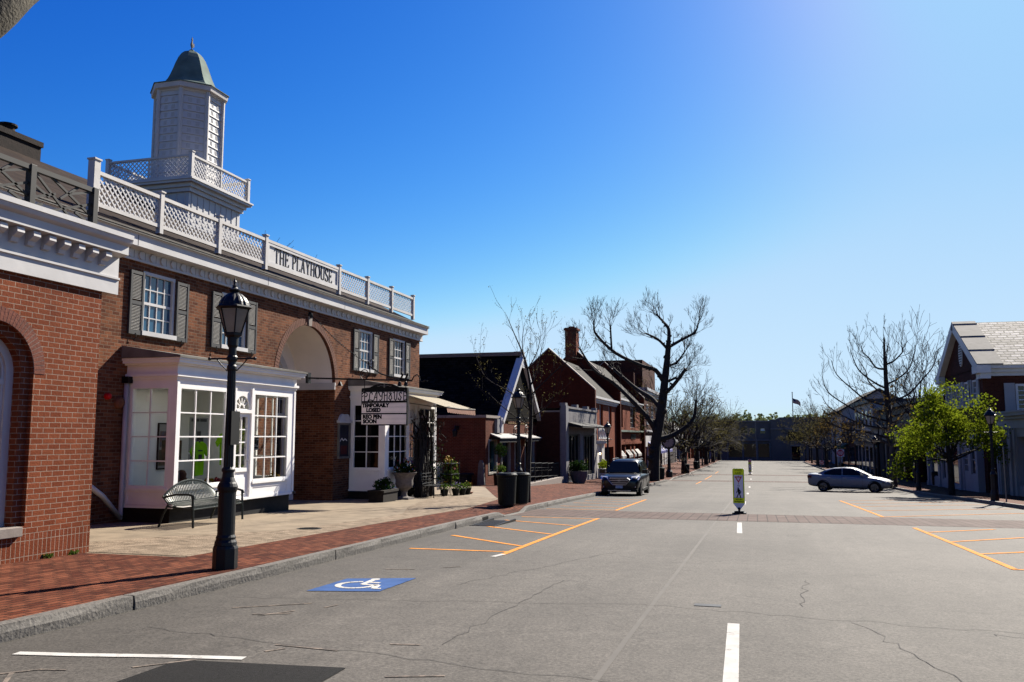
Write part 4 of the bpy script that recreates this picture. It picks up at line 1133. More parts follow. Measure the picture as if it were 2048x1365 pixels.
def shirt(label, x, y, z, rz):
    t = thing("hanging_shirt", label, "shirt", (x, y, z), rz, "shirts hanging in the shop bay"); t.scale = (1, .62, 1)
    L = frame((0, 0, 0), (0, 1, 0), (0, 0, 1), (1, 0, 0))
    mb = MB()
    pts = [(-.17, -.72), (-.19, -.3), (-.18, -.14), (-.32, -.28), (-.40, -.18), (-.24, .0), (-.09, .05), (-.05, .02), (.05, .02), (.09, .05), (.24, .0), (.40, -.18), (.32, -.28), (.18, -.14), (.19, -.3), (.17, -.7)]
    mb.lext(L, pts, -.03, .03)
    o = mb.build("cloth", "shirt_lime"); o.parent = t
    mb = MB(); mb.lext(L, [(-.10, -.14), (.10, -.14), (.10, -.17), (-.10, -.17)], .031, .033); mb.lext(L, [(-.08, -.24), (.08, -.24), (.08, -.40), (-.08, -.40)], .031, .033)
    o = mb.build("print", "shutter_grey"); o.parent = t
    mb = MB(); mb.tube([(0, -.13, .035), (0, 0, .07), (0, .13, .035)], .006, 5); mb.tube([(0, 0, .07), (0, 0, .2)], .004, 5); o = mb.build("hanger", "galv"); o.parent = t
    return t
shirt("lime green shirt hanging left of the lamp post in the bay", -12.12, 16.98, 1.42, radians(-15))
shirt("lime green shirt hanging inside the shop door", -12.35, 18.28, 1.62, radians(-20))
def blob(mb, c, r, rnd, n=40, s=.03, flat=1.0):
    for _ in range(n):
        d = Vector((rnd.gauss(0, 1), rnd.gauss(0, 1), rnd.gauss(0, 1) * flat)); d.normalize(); p = Vector(c) + Vector((d.x * r, d.y * r, d.z * r * flat)) * rnd.uniform(.4, 1)
        a = Vector((rnd.gauss(0, 1), rnd.gauss(0, 1), rnd.gauss(0, 1))).normalized(); b = a.cross(Vector((rnd.gauss(0, 1), rnd.gauss(0, 1), rnd.gauss(0, 1)))).normalized()
        mb.poly([p + a * s, p + b * s, p - a * s, p - b * s])
rnd = random.Random(11)
def bunch(name, label, c, r, m, cat="flowers", n=60, s=.03, group=None):
    mb = MB(); blob(mb, c, r, rnd, n, s, .6); return tag(mb.build(name, m, recalc=False), label, cat, group)
bunch("flower_bunch", "red blossoms on the bay's window shelf beside the lamp post", (-11.98, 17.5, .57), .13, "flower_red")
bunch("flower_bunch", "yellow blossoms on the bay's window shelf left of the red ones", (-11.98, 17.2, .60), .11, "flower_yellow")
bunch("flower_bunch", "row of yellow blossoms on the shelf right of the shop door", (-11.95, 19.9, .57), .2, "flower_yellow", n=80)
bunch("flower_bunch", "few red blossoms on the shelf next to the shop door", (-11.95, 18.75, .56), .09, "flower_red")
mb = MB(); mb.lathe((-12.1, 16.35, .5), [(.05, 0), (.13, .05), (.15, .13), (.10, .2), (.11, .27), (.07, .34), (.02, .36)], 12); tag(mb.build("teddy_bear", "teddy", smooth=True), "brown plush bear seated on the window shelf above the bench", "toy")
def sheetcard(name, label, y0, y1, z0, z1, lines, m2="sign_black", x=-13.3):
    t = thing(name, label, "poster", (x, (y0 + y1) / 2, z0)); Fp = FX(x)
    mb = MB(); mb.lbox(Fp, y0, y1, z0, z1, 0, .008); mb.build("sheet", "paper", t)
    mb = MB()
    for a, b, c, d in lines: mb.lbox(Fp, y0 + (y1 - y0) * a, y0 + (y1 - y0) * b, z0 + (z1 - z0) * c, z0 + (z1 - z0) * d, .008, .011)
    mb.build("print", m2, t)
sheetcard("wall_poster", "white poster with dark heading on the bay's back wall", 18.2, 18.95, 1.2, 2.05, [(.08, .3, .88, .96), (.34, .5, .88, .96), (.54, .9, .88, .96), (.4, .6, .3, .6), (.5, .75, .2, .45)], "shutter_grey", -13.3)
sheetcard("wall_notice", "small white notice with green wording under the wall poster", 18.2, 18.9, .98, 1.15, [(.1, .9, .35, .7)], "sign_green", -13.3)
sheetcard("window_notice", "black and white notice hung inside the right bay window", 18.98, 19.2, 1.25, 1.62, [(.1, .9, .75, .92), (.15, .5, .4, .7), (.55, .9, .3, .65), (.1, .9, .1, .2)], "sign_black", -12.0)
sheetcard("door_notice", "dark notice on the glass of the white shop door", 18.18, 18.34, 1.6, 1.78, [(.1, .9, .1, .9)], "sign_black", -11.84)
# downpipe and wall fittings between the buildings
t = thing("downpipe", "white downpipe at the near corner of the shop bay with slanting foot", "downpipe", (-12.95, 15.7, 0))
mb = MB(); mb.tube([(-12.93, 15.50, 2.72), (-12.93, 15.50, -.02), (-12.91, 15.46, -.15)], .05, 10); mb.build("pipe", "white_old", t, smooth=True)
mb = MB(); mb.tube([(-12.9, 15.44, -.1), (-12.75, 14.75, .38), (-12.7, 14.3, .62)], .055, 10); mb.build("slanting_pipe", "white_old", t, smooth=True)
mb = MB(); mb.box(-13.02, -12.84, 15.42, 15.58, 2.72, 2.86); mb.build("outlet", "black_metal", t)
def bellbox(label, y, z, r, m):
    mb = MB(); mb.lathe((0, 0, 0), [(r, 0), (r, .05), (r * .8, .09), (r * .3, .11)], 16)
    o = mb.build("alarm_bell", m); o.rotation_euler = (0, pi / 2, 0); o.location = (XP, y, z); tag(o, label, "alarm bell")
bellbox("brown round alarm bell on the brick wall beside the white downpipe", 15.35, 2.3, .13, "terracotta")
bellbox("small red alarm bell in the gap beside the near brick corner", 15.0, 2.42, .07, "sign_red")
# poster case on the arch pier
t = thing("poster_case", "narrow glazed poster case with white scrolled top on the brick pier", "poster case", (XP, 25.85, .9))
mb = MB()
for a, b, c, d in ((25.40, 25.46, .86, 2.02), (26.16, 26.22, .86, 2.02), (25.46, 26.16, .86, .93), (25.46, 26.16, 1.95, 2.02)): mb.lbox(F, a, b, c, d, 0, .07)
mb.build("frame", "lead", t)
mb = MB(); mb.lquad(F, 25.46, 26.16, .93, 1.95, .02); pp = mb.build("poster", "poster_blue", t)
mb = MB(); mb.lquad(F, 25.6, 26.05, 1.0, 1.28, .024); mb.build("red_figure", "poster_red", pp)
mb = MB(); mb.ribbon(F, [(25.55, 1.42), (25.68, 1.52), (25.78, 1.44), (25.9, 1.5), (26.04, 1.44)], .03, .024, .027); mb.build("script_line", "sign_white", pp)
mb = MB(); mb.lbox(F, 25.34, 26.28, 2.02, 2.09, 0, .1)
for s in (1, -1):
    c = 25.81
    mb.lext(F, [(c + s * .03, 2.09), (c + s * .40, 2.09), (c + s * .36, 2.17), (c + s * .27, 2.27), (c + s * .17, 2.31), (c + s * .08, 2.28), (c + s * .05, 2.2)], .0, .07)
mb.lext(F, [(25.79, 2.09), (25.83, 2.09), (25.84, 2.3), (25.78, 2.3)], 0, .06)
mb.build("scrolled_top", "white_paint", t)

# ---------------------------------------------------------------- hanging theatre sign
YS_ = 23.4
t = thing("hanging_sign", "black framed theatre marquee sign hung from an iron bracket and chain", "hanging sign", (-10.45, YS_, 1.9))
FS = FY(YS_, -1)
mb = MB()
for dz, dy in ((0, -.05), (0, .05)): mb.tube([(XP, YS_ + dy, 3.34), (-9.62, YS_ + dy, 3.2)], .022, 6)
for i in range(6): mb.box(XP + .3 + i * .55, XP + .34 + i * .55, YS_ - .06, YS_ + .06, 3.3 - i * .02, 3.34 - i * .02)
mb.box(-13.02, -12.95, YS_ - .1, YS_ + .1, 3.18, 3.5)
mb.tube([(-9.62, YS_, 3.2), (-9.55, YS_, 3.33), (-9.45, YS_, 3.38), (-9.38, YS_, 3.3), (-9.36, YS_, 3.2), (-9.28, YS_, 3.17), (-9.2, YS_, 3.21), (-9.12, YS_, 3.18)], .02, 6)
mb.build("bracket_arm", "black_metal", t)
def spiral(cx, cz, r0, r1, a0, a1, n=26): return [(cx + (r0 + (r1 - r0) * i / n) * cos(radians(a0 + (a1 - a0) * i / n)), YS_, cz + (r0 + (r1 - r0) * i / n) * sin(radians(a0 + (a1 - a0) * i / n))) for i in range(n + 1)]
mb = MB()
mb.tube(spiral(-11.12, 3.42, .04, .17, 0, 630), .014, 6); mb.tube(spiral(-10.92, 3.80, .02, .10, 600, 180), .014, 6)
mb.tube([(-11.02, YS_, 3.8), (-10.98, YS_, 3.66), (-10.6, YS_, 3.42), (-10.1, YS_, 3.27), (-9.7, YS_, 3.24)], .022, 6); mb.tube([(-10.97, YS_, 3.66), (-10.95, YS_, 3.42), (-11.1, YS_, 3.26)], .018, 6)
mb.build("scroll_iron", "black_metal", t)
mb = MB(); A, B = Vector((-12.97, YS_, 5.26)), Vector((-11.0, YS_, 3.72)); L = (B - A).length
mb.tube([A, A + (B - A) * .14], .014, 6); k = 30
for i in range(k):
    c = A + (B - A) * (.14 + .86 * (i + .5) / k) - Vector((0, 0, .10 * sin(pi * (i + .5) / k))); d = (B - A).normalized(); e = Vector((0, 1, 0)) if i % 2 else d.cross(Vector((0, 1, 0)))
    mb.tube([c + d * .042 * cos(q * pi / 4) + e * .022 * sin(q * pi / 4) for q in range(8)], .008, 5, closed=True)
mb.build("chain", "black_metal", t)
mb = MB(); mb.lathe((-12.98, YS_, 5.26), [(.02, -.1), (.08, -.05), (.09, .03), (.03, .1)], 8); mb.build("chain_anchor", "black_metal", t)
mb = MB()
x0, x1 = -11.19, -9.73
mb.lbox(FS, x0, x1, 1.90, 2.97, -.06, .06)
mb.lext(FS, [(x0, 2.97), (x1, 2.97), (x1, 3.0), (x1 - .25, 3.02), (-10.2, 3.11), (-10.46, 3.14), (-10.72, 3.11), (x0 + .25, 3.02), (x0, 3.0)], -.05, .05)
for x in (-11.12, -9.8): mb.tube([(x, YS_, 2.98), (x, YS_, 3.26)], .012, 6)
mb.build("sign_case", "sign_black", t, bevel=.006)
for s in (-1, 1):
    FSn = FS if s == -1 else frame((2 * -10.46, YS_, 0), (-1, 0, 0), (0, 0, 1), (0, 1, 0))
    mb = MB(); mb.lbox(FSn, x0 + .03, x1 - .03, 2.62, 2.88, .055, .066); mb.lbox(FSn, x0 + .02, x1 - .02, 2.265, 2.56, .055, .066); mb.lbox(FSn, x0 + .02, x1 - .02, 1.935, 2.225, .055, .066); fc = mb.build("letter_panel", "sign_face", t)
    mb = MB()
    for v in (2.30, 2.41, 2.44, 2.54, 1.97, 2.08, 2.11, 2.21): mb.lbox(FSn, x0 + .02, x1 - .02, v, v + .003, .066, .068)
    mb.build("letter_rail", "lead", fc)
    mb = MB(); u = x0 + .06
    CUR = {'P': ([(-.18, .8), (-.1, .95), (.1, .98), (.35, .9), (.42, .7), (.3, .5), (.12, .5)], [(.1, 0), (.1, .98)], [(-.15, .5), (-.05, .62)]),
     'L': ([(.45, .75), (.4, .95), (.2, .95), (.12, .7), (.1, .2), (-.06, .02), (.25, .1), (.5, .02)],),
     'A': ([(-.05, .0), (.08, .1), (.3, .9), (.42, 1)], [(.42, 1), (.42, 0)], [(.12, .4), (.42, .4)]),
     'Y': ([(-.02, .9), (.1, .98), (.16, .7), (.3, .5)], [(.5, 1), (.46, .2), (.3, .02), (.15, .1)], [(.3, .5), (.48, .6)]),
     'H': ([(-.2, .72), (-.1, .95), (.08, .95), (.1, .6), (.1, 0)], [(.42, 1), (.42, 0)], [(.1, .6), (.42, .66)]),
     'O': ([(.05, .95), (.2, .8), (.32, .6), (.42, .3), (.25, .02), (.06, .25), (.12, .55), (.35, .8), (.25, .98)],),
     'U': ([(.0, .9), (.15, .98), (.14, .2), (.28, .02), (.42, .2), (.45, 1)],),
     'S': ([(.42, .8), (.34, .97), (.12, .85), (.2, .6), (.38, .35), (.25, .03), (.02, .15), (.1, .3)],),
     'E': ([(.1, 0), (.1, 1)], [(.1, 1), (.35, .95), (.4, .8)], [(.1, .52), (.34, .55)], [(.1, .02), (.4, .08), (.44, .25)])}
    pos = dict()
    for i, ch in enumerate("PLAYHOUSE"):
        uu = x0 + .085 + i * .153 + (.02 if i > 3 else 0)
        for st in CUR[ch]: mb.ribbon(FSn, [(uu + p[0] * .27, 2.625 + p[1] * .25) for p in st], .026, .066, .074)
    mb.build("title_lettering", "sign_black", fc)
    for s_, u_, v_, bo in (("TEMPORAILY", x0 + .035, 2.485, .011), ("LOSED", x0 + .17, 2.345, .011), ("REO PEN", x0 + .06, 2.15, .011), ("SOON", x0 + .07, 2.015, .011)):
        text("movable_lettering", s_, FSn, u_, v_, .152, "sign_black", fc, .067, bo, 'LEFT', 1.0 if s_ != "TEMPORAILY" else .96)
    mb = MB(); mb.lext(FSn, [(-10.46 + .03 * cos(a * pi / 6), 3.06 + .055 * sin(a * pi / 6)) for a in range(12)], .05, .062)
    for q in (1, -1): mb.ribbon(FSn, [(-10.46 + q * .05, 3.06), (-10.46 + q * .12, 3.075), (-10.46 + q * .17, 3.045), (-10.46 + q * .22, 3.055)], .018, .05, .056)
    for x in (x0 + .08, x1 - .08): mb.lext(FSn, [(x - .012, 2.89), (x + .012, 2.89), (x, 2.96)], .06, .066)
    mb.build("crest_ornament", "lead", fc)
mb = MB()
for x in (-9.95, -9.75): mb.lathe((x, YS_ - .12, 3.08), [(.02, .1), (.05, .06), (.065, -.03), (.05, -.04)], 10)
for x in (-9.95, -9.8): mb.tube([(x, YS_ - .02, 3.26), (x + .1, YS_ - .1, 3.42)], .03, 6)
mb.build("spot_lamp", "black_metal", t)
mb = MB(); mb.lathe((-11.95, YS_ + .05, 3.12), [(.02, .1), (.05, .05), (.09, -.03)], 10); mb.build("bell_shade", "black_metal", t)
# ================================================================= street lamps
def make_lamp(name, label, loc, group):
    t = thing(name, label, "street lamp", loc, 0, group)
    def put(mb, n, m, par=None, **k):
        o = mb.build(n, m, **k); o.parent = par or t; return o
    mb = MB(); mb.lathe((0, 0, 0), [(.155, 0), (.155, .25), (.145, .28), (.14, .29)], 8, pi / 8)
    mb.lathe((0, 0, 0), [(.14, .29), (.135, .33), (.12, .36), (.122, .39), (.108, .42), (.108, .95), (.122, .98), (.128, 1.02), (.112, 1.06), (.10, 1.08)], 20)
    put(mb, "base", "lamp_paint", bevel=.004)
    mb = MB()
    prof = [(.098, 1.08), (.075, 1.14), (.070, 1.2), (.082, 1.22), (.082, 1.24), (.062, 1.27), (.052, 2.5), (.062, 2.52), (.062, 2.56), (.05, 2.58), (.05, 2.80), (.068, 2.83), (.072, 2.95)]
    n = 24; vs = []
    for (r, z) in prof:
        for j in range(n):
            fl = 1.0 if not (1.26 < z < 2.51) else (1.0 if j % 2 else .86)
            a = 2 * pi * j / n; vs.append((r * fl * cos(a), r * fl * sin(a), z))
    fs = [[i * n + j, i * n + (j + 1) % n, (i + 1) * n + (j + 1) % n, (i + 1) * n + j] for i in range(len(prof) - 1) for j in range(n)]
    mb.add(vs, fs); put(mb, "post", "lamp_paint")
    mb = MB(); mb.tube([(-.3, 0, 2.66), (.3, 0, 2.66)], .012, 8); mb.lathe((0, 0, 2.62), [(.055, 0), (.07, .02), (.07, .06), (.055, .08)], 12)
    for s in (-1, 1):
        mb.lathe((s * .3, 0, 2.64), [(.012, 0), (.024, .01), (.024, .03), (.012, .04)], 8); mb.tube([(s * .06, 0, 2.5), (s * .14, 0, 2.58), (s * .2, 0, 2.65)], .008, 5)
    put(mb, "ladder_bar", "lamp_paint")
    # lantern
    zb, zt, rb, rt = 2.98, 3.32, .105, .205
    mb = MB(); mb.lathe((0, 0, 0), [(.07, 2.93), (.115, 2.96), (.118, 2.99), (.10, 3.0)], 6)
    for j in range(6):
        a = j * pi / 3; mb.tube([(rb * cos(a), rb * sin(a), zb), (rt * cos(a), rt * sin(a), zt)], .010, 5)
    mb.lathe((0, 0, 0), [(.20, 3.30), (.225, 3.31), (.25, 3.325), (.245, 3.34), (.20, 3.355)], 6)
    put(mb, "lantern_frame", "lamp_paint")
    mb = MB(); mb.lathe((0, 0, 0), [(rb - .006, zb + .005), (rt - .006, zt - .005)], 6); put(mb, "lantern_glass", "lamp_glass")
    mb = MB(); n = 36; prof = [(.20, 3.35), (.185, 3.40), (.15, 3.455), (.10, 3.50), (.06, 3.52)]; vs = []
    for (r, z) in prof:
        for j in range(n):
            a = 2 * pi * j / n; q = 1.0 if j % 3 else .93
            vs.append((r * q * cos(a), r * q * sin(a), z))
    mb.add(vs, [[i * n + j, i * n + (j + 1) % n, (i + 1) * n + (j + 1) % n, (i + 1) * n + j] for i in range(len(prof) - 1) for j in range(n)])
    mb.lathe((0, 0, 0), [(.06, 3.50), (.055, 3.53), (.075, 3.55), (.078, 3.565), (.045, 3.58), (.028, 3.6), (.03, 3.62), (.016, 3.63), (.012, 3.66), (.022, 3.67), (.012, 3.69), (.003, 3.73)], 14)
    put(mb, "roof", "lamp_paint")
    return t
def zl(x, y): return SL(x, y) + .002
lamp0 = make_lamp("street_lamp", "black street lamp nearest the camera, in front of the white shop bay", (-6.5, 9.72, zl(-6.5, 9.72)), "black lantern street lamps")
lamp0.rotation_euler = (0, 0, radians(12))
mb = MB(); mb.box(.05, .075, -.14, .14, 1.55, 1.98); o = mb.build("parking_plate", "sign_black"); o.parent = lamp0
o = None
def lamp_copy(x, y, z, lab):
    r = lamp0.copy(); COL.objects.link(r); r.location = (x, y, z); r['label'] = lab; r.rotation_euler = (0, 0, rnd.uniform(0, 1))
    for ch in list(lamp0.children):
        if ch.name.startswith("parking_plate"): continue
        c = ch.copy(); COL.objects.link(c); c.parent = r
for x, y, lab in ((-7.2, 26.4, "black street lamp standing behind the green litter bins"), (-7.75, 46.9, "black street lamp on the left pavement just behind the dark car"), (-7.7, 73.8, "black street lamp directly in front of the post clock"),
                  (-7.6, 114.5, "black street lamp between the second and third budding trees on the left"), (-7.6, 131, "distant black street lamp right of the third left trunk"), (-7.6, 151, "distant black street lamp before the last two left trunks"), (-7.6, 173, "farthest black street lamp on the left pavement")):
    lamp_copy(x, y, zl(x, y), lab)
for x, y, lab in ((8.95, 37.9, "black street lamp nearest on the right, right of the green tree"), (9.2, 55.9, "black street lamp on the right half hidden by the green tree's left side"), (9.2, 74.6, "black street lamp between the pale silver car and the green tree"), (11.6, 71.5, "black street lamp set back against the dark shop behind the green tree"),
                  (9.2, 104.5, "black street lamp right behind the large do not enter sign"), (9.2, 122.6, "distant right street lamp just left of the do not enter sign"), (9.2, 140.2, "third distant right street lamp left of the do not enter sign"), (9.2, 156, "distant right street lamp before the far grey building's door"), (9.2, 174, "farthest right street lamp by the far grey building")):
    lamp_copy(x, y, SR(x, y), lab)

# ================================================================= bench, bins
def bench():
    t = thing("park_bench", "grey green metal bench with arched slatted back before the shop bay", "bench", (-10.95, 15.65, SL(-10.95, 15.65)), radians(3))
    # local: along y, facing +x, back at -x
    W2 = .92
    def topz(y): return .60 + .30 * (1 - (abs(y) / W2) ** 2.2)
    def put(mb, n, **k): o = mb.build(n, "bench_green", **k); o.parent = t; return o
    mb = MB(); mb.tube([(-.30 - .09, y, topz(y)) for y in frange(-W2, W2, .1)], .022, 8); mb.tube([(-.26, -W2, .50), (-.26, W2, .50)], .016, 8)
    n = 34
    for i in range(n):
        y = -W2 + .05 + (2 * W2 - .1) * i / (n - 1)
        mb.hexa([(-.265, y - .014, .50), (-.255, y - .014, .50), (-.255, y + .014, .50), (-.265, y + .014, .50), (-.395, y - .014, topz(y)), (-.385, y - .014, topz(y)), (-.385, y + .014, topz(y)), (-.395, y + .014, topz(y))])
    put(mb, "backrest")
    mb = MB()
    for i in range(n):
        y = -W2 + .05 + (2 * W2 - .1) * i / (n - 1)
        p = [(-.25, .47), (-.12, .43), (.05, .43), (.2, .45), (.27, .42), (.28, .36)]
        for a, b in zip(p[:-1], p[1:]): mb.hexa([(a[0], y - .014, a[1]), (b[0], y - .014, b[1]), (b[0], y + .014, b[1]), (a[0], y + .014, a[1]), (a[0], y - .014, a[1] + .008), (b[0], y - .014, b[1] + .008), (b[0], y + .014, b[1] + .008), (a[0], y + .014, a[1] + .008)])
    mb.tube([(.28, -W2, .37), (.28, W2, .37)], .014, 8); mb.tube([(-.25, -W2, .47), (-.25, W2, .47)], .014, 8)
    put(mb, "seat")
    for s in (-1, 1):
        mb = MB(); y = s * (W2 + .0)
        mb.tube([(-.46, y, .02), (-.38, y, .25), (-.26, y, .47), (-.39, y, topz(W2) + .02)], .022, 8); mb.tube([(.30, y, .02), (.28, y, .40), (.27, y, .63)], .024, 8)
        mb.tube([(-.37, y, .60), (-.1, y, .66), (.18, y, .66), (.29, y, .63), (.31, y, .58)], .022, 8); mb.tube([(-.27, y, .42), (.28, y, .38)], .016, 8)
        put(mb, "side_frame")
bench()
def litter_bin(label, x, y, z, first=[None]):
    if first[0] is None:
        t = thing("litter_bin", label, "litter bin", (x, y, z), 0, "slatted litter bins")
        mb = MB(); n = 30
        for j in range(n):
            a = 2 * pi * j / n; c, s_ = cos(a), sin(a); q = .028
            pts = []
            for r, zz in ((.27, .06), (.29, .5), (.31, .86), (.335, .93)):
                pts.append((Vector((c * r, s_ * r, zz)), Vector((-s_, c, 0)) * q))
            for (p, w), (p2, w2) in zip(pts[:-1], pts[1:]):
                o = Vector((c, s_, 0)) * .008
                mb.hexa([p - w, p + w, p + w + o, p - w + o, p2 - w2, p2 + w2, p2 + w2 + o, p2 - w2 + o])
        o = mb.build("slats", "bin_green"); o.parent = t
        mb = MB()
        for zz, r in ((.08, .265), (.86, .312), (.93, .34)):
            mb = MB(); mb.tube([(r * cos(a * pi / 16), r * sin(a * pi / 16), zz) for a in range(32)], .016, 6, closed=True); o = mb.build("hoop", "bin_green"); o.parent = t
        mb = MB(); mb.lathe((0, 0, 0), [(.24, .03), (.25, .1), (.27, .82), (.26, .82), (.1, .80)], 20); o = mb.build("liner", "trim_black"); o.parent = t
        mb = MB(); mb.lathe((0, 0, 0), [(.34, .93), (.30, .985), (.20, 1.0), (.19, .985), (.20, .93)], 24); o = mb.build("lid_ring", "bin_green"); o.parent = t
        t.scale = (.92, .92, .98); first[0] = t
        return t
    return dup(first[0], (x, y, z), 0.3, label)
litter_bin("green slatted litter bin, front one at the young tree", -7.14, 24.85, zl(-7.1, 24.9))
for x, y, lab in ((-6.98, 25.75, "green slatted litter bin behind the front one, beside the young trunk"), (-7.5, 71.9, "green litter bin just right of the dark car"), (-6.95, 92.3, "litter bin right of the first budding trunk"), (-7.2, 110, "left distant litter bin between the left trunks"), (-7.2, 112.2, "right distant litter bin between the left trunks")):
    litter_bin(lab, x, y, zl(x, y))
for x, y, lab in ((9.6, 108, "litter bin by the right kerb behind the silver car's rear"), (12.0, 66, "litter bin beside the leaning plane tree on the right")):
    litter_bin(lab, x, y, SR(x, y))

# ================================================================= planting in front of the second bay
def leaves(mb, c, rx, ry, rz, n, s, rnd, shell=.35):
    for _ in range(n):
        d = Vector((rnd.gauss(0, 1), rnd.gauss(0, 1), rnd.gauss(0, 1))).normalized(); q = rnd.uniform(shell, 1)
        p = Vector(c) + Vector((d.x * rx * q, d.y * ry * q, d.z * rz * q))
        a = Vector((rnd.gauss(0, 1), rnd.gauss(0, 1), rnd.gauss(0, 1))).normalized(); b = a.cross(Vector((rnd.gauss(0, 1), rnd.gauss(0, 1), rnd.gauss(0, 1)))).normalized()
        k = s * rnd.uniform(.6, 1.3); mb.poly([p + a * k, p + b * k * .55, p - a * k, p - b * k * .55])
def pot(name, label, x, y, z, prof, pm, lm, lz, lr, ln, ls, fl=(), cat="plant pot", group=None, lh=.75):
    t = thing(name, label, cat, (x, y, z), 0, group)
    mb = MB(); mb.lathe((0, 0, 0), prof, 20); o = mb.build("pot", pm, smooth=True, auto=35); o.parent = t
    mb = MB(); leaves(mb, (0, 0, lz), lr, lr, lr * lh, ln, ls, rnd); o = mb.build("foliage", lm, recalc=False); o.parent = t
    for m, n in fl:
        mb = MB(); leaves(mb, (0, 0, lz + lr * .15), lr * 1.05, lr * 1.05, lr * .9, n, .035, rnd, .8); o = mb.build("blossom", m, recalc=False); o.parent = t
    return t
zq = lambda x, y: SL(x, y)
URN = [(.22, 0), (.22, .07), (.13, .09), (.10, .16), (.11, .26), (.17, .32), (.27, .40), (.30, .50), (.29, .62), (.33, .76), (.40, .84), (.42, .88), (.38, .88), (.34, .80)]
ux, uy = -11.3, 26.95
t = pot("stone_urn", "large grey stone urn of mixed flowers beneath the theatre sign", ux, uy, zq(ux, uy), URN, "urn_stone", "leaf_dark", 1.0, .36, 260, .07, (("flower_red", 45), ("flower_purple", 24), ("flower_yellow", 16)), "urn")
mb = MB(); mb.box(-.26, .26, -.26, .26, -.02, .06); o = mb.build("foot_slab", "urn_stone"); o.parent = t
t = thing("planter_trough", "dark wooden trough of shaded plants left of the stone urn", "planter", (-11.38, 25.45, zq(-11.4, 25.5)))
mb = MB(); mb.box(-.25, .25, -.55, .55, 0, .36); mb.box(-.28, .28, -.58, .58, .30, .37); o = mb.build("box", "wood_dark"); o.parent = t
mb = MB(); leaves(mb, (0, 0, .52), .30, .55, .24, 420, .06, rnd, .1); o = mb.build("foliage", "leaf_dark", recalc=False); o.parent = t
mb = MB(); leaves(mb, (0, 0, .5), .32, .55, .22, 30, .03, rnd, .8); o = mb.build("blossom", "flower_purple", recalc=False); o.parent = t
# old vine against the bay
t = thing("wisteria_vine", "thick bare twisted vine growing up beside the second bay's door", "vine", (-11.35, 29.0, zq(-11.3, 29)))
vr = random.Random(23); mb = MB()
for i in range(34):
    y = -.55 + 1.15 * i / 33; h = vr.uniform(2.0, 3.1); x = vr.uniform(-.18, .1)
    pts = []
    for k in range(9):
        q = k / 8; pts.append((x + vr.uniform(-.05, .05) - .15 * q, y * (1 - .15 * q) + vr.uniform(-.07, .07) + (.5 * (q - .6) if q > .6 else 0) * vr.choice((-1, 1, .3)), h * q))
    mb.tube(pts, [.10 * (1 - .75 * k / 8) * vr.uniform(.7, 1.2) for k in range(9)], 6)
o = mb.build("stems", "vine_bark", smooth=True); o.parent = t
mb = MB()
for i in range(160):
    z = vr.uniform(.4, 3.0); y = vr.uniform(-.7, 1.5) if z < 1.8 else vr.uniform(-1.2, 1.6); p = Vector((vr.uniform(-.15, .25), y, z)); pts = [p]
    for k in range(3): pts.append(pts[-1] + Vector((vr.uniform(-.1, .12), vr.uniform(-.14, .14), vr.uniform(-.16, .2))))
    mb.tube(pts, [.014, .01, .008, .004], 4)
o = mb.build("twigs", "vine_bark"); o.parent = t
mb = MB()
for i in range(60): leaves(mb, (vr.uniform(0, .25), vr.uniform(.3, 1.6), vr.uniform(.3, 1.8)), .08, .08, .08, 3, .035, vr)
o = mb.build("foliage", "leaf_dark", recalc=False); o.parent = t
# flower stand and pots
sx, sy = -11.2, 31.2
t = thing("flower_stand", "tiered flower stand with white trellis left of the brick shop", "flower stand", (sx, sy, zq(sx, sy)))
mb = MB()
for z in (.35, .75, 1.15): mb.box(-.22, .22, -.5, .5, z, z + .025)
for y in (-.48, .48):
    for x in (-.2, .2): mb.tube([(x, y, 0), (x, y, 1.3)], .014, 6)
o = mb.build("shelf", "black_metal"); o.parent = t
mb = MB()
for i in range(6): mb.box(-.26, -.24, -.75 + i * .1, -.73 + i * .1, .2, 1.2)
for i in range(9): mb.box(-.24, -.225, -.78, -.22, .22 + i * .11, .25 + i * .11)
mb.box(-.29, -.262, -.78, -.22, .45, 1.1)
o = mb.build("trellis", "white_old"); o.parent = t
for (y, z, m, n) in ((-.3, 1.3, "flower_yellow", 40), (-.05, 1.0, "flower_red", 60), (.28, 1.05, "flower_yellow", 40), (.3, .6, "leaf_pot", 40), (-.2, .55, "leaf_bud", 40)):
    mb = MB(); leaves(mb, (.05, y, z), .2, .22, .17, n, .05, rnd, .4); o = mb.build("blossom", m, recalc=False); o.parent = t
mb = MB(); leaves(mb, (0, 0, .85), .28, .55, .6, 420, .06, rnd, .2); o = mb.build("foliage", "leaf_pot", recalc=False); o.parent = t
PP = [(.10, 0), (.15, .2), (.16, .24), (.13, .24)]
for x, y, lab, fl in ((-10.95, 29.9, "small pot of yellow green flowers left of the flower stand", (("flower_yellow", 18),)), (-10.75, 30.55, "small pot of purple flowers before the flower stand", (("flower_purple", 34),)), (-10.7, 31.15, "low pot of green leaves in front of the stand", ()), (-10.7, 31.75, "small pot of yellow pansies right of the flower stand", (("flower_yellow", 34),)), (-10.8, 32.3, "terracotta dish at the right end of the flower pots", (("flower_red", 6),))):
    pot("flower_pot", lab, x, y, zq(x, y), PP if "dish" not in lab else [(.1, 0), (.17, .07), (.14, .07)], "terracotta" if "dish" in lab else "bin_green", "leaf_pot", .32 if "dish" not in lab else .06, .2 if "dish" not in lab else .06, 90 if "dish" not in lab else 8, .045, fl, "flower pot", "flower pots by the stand")
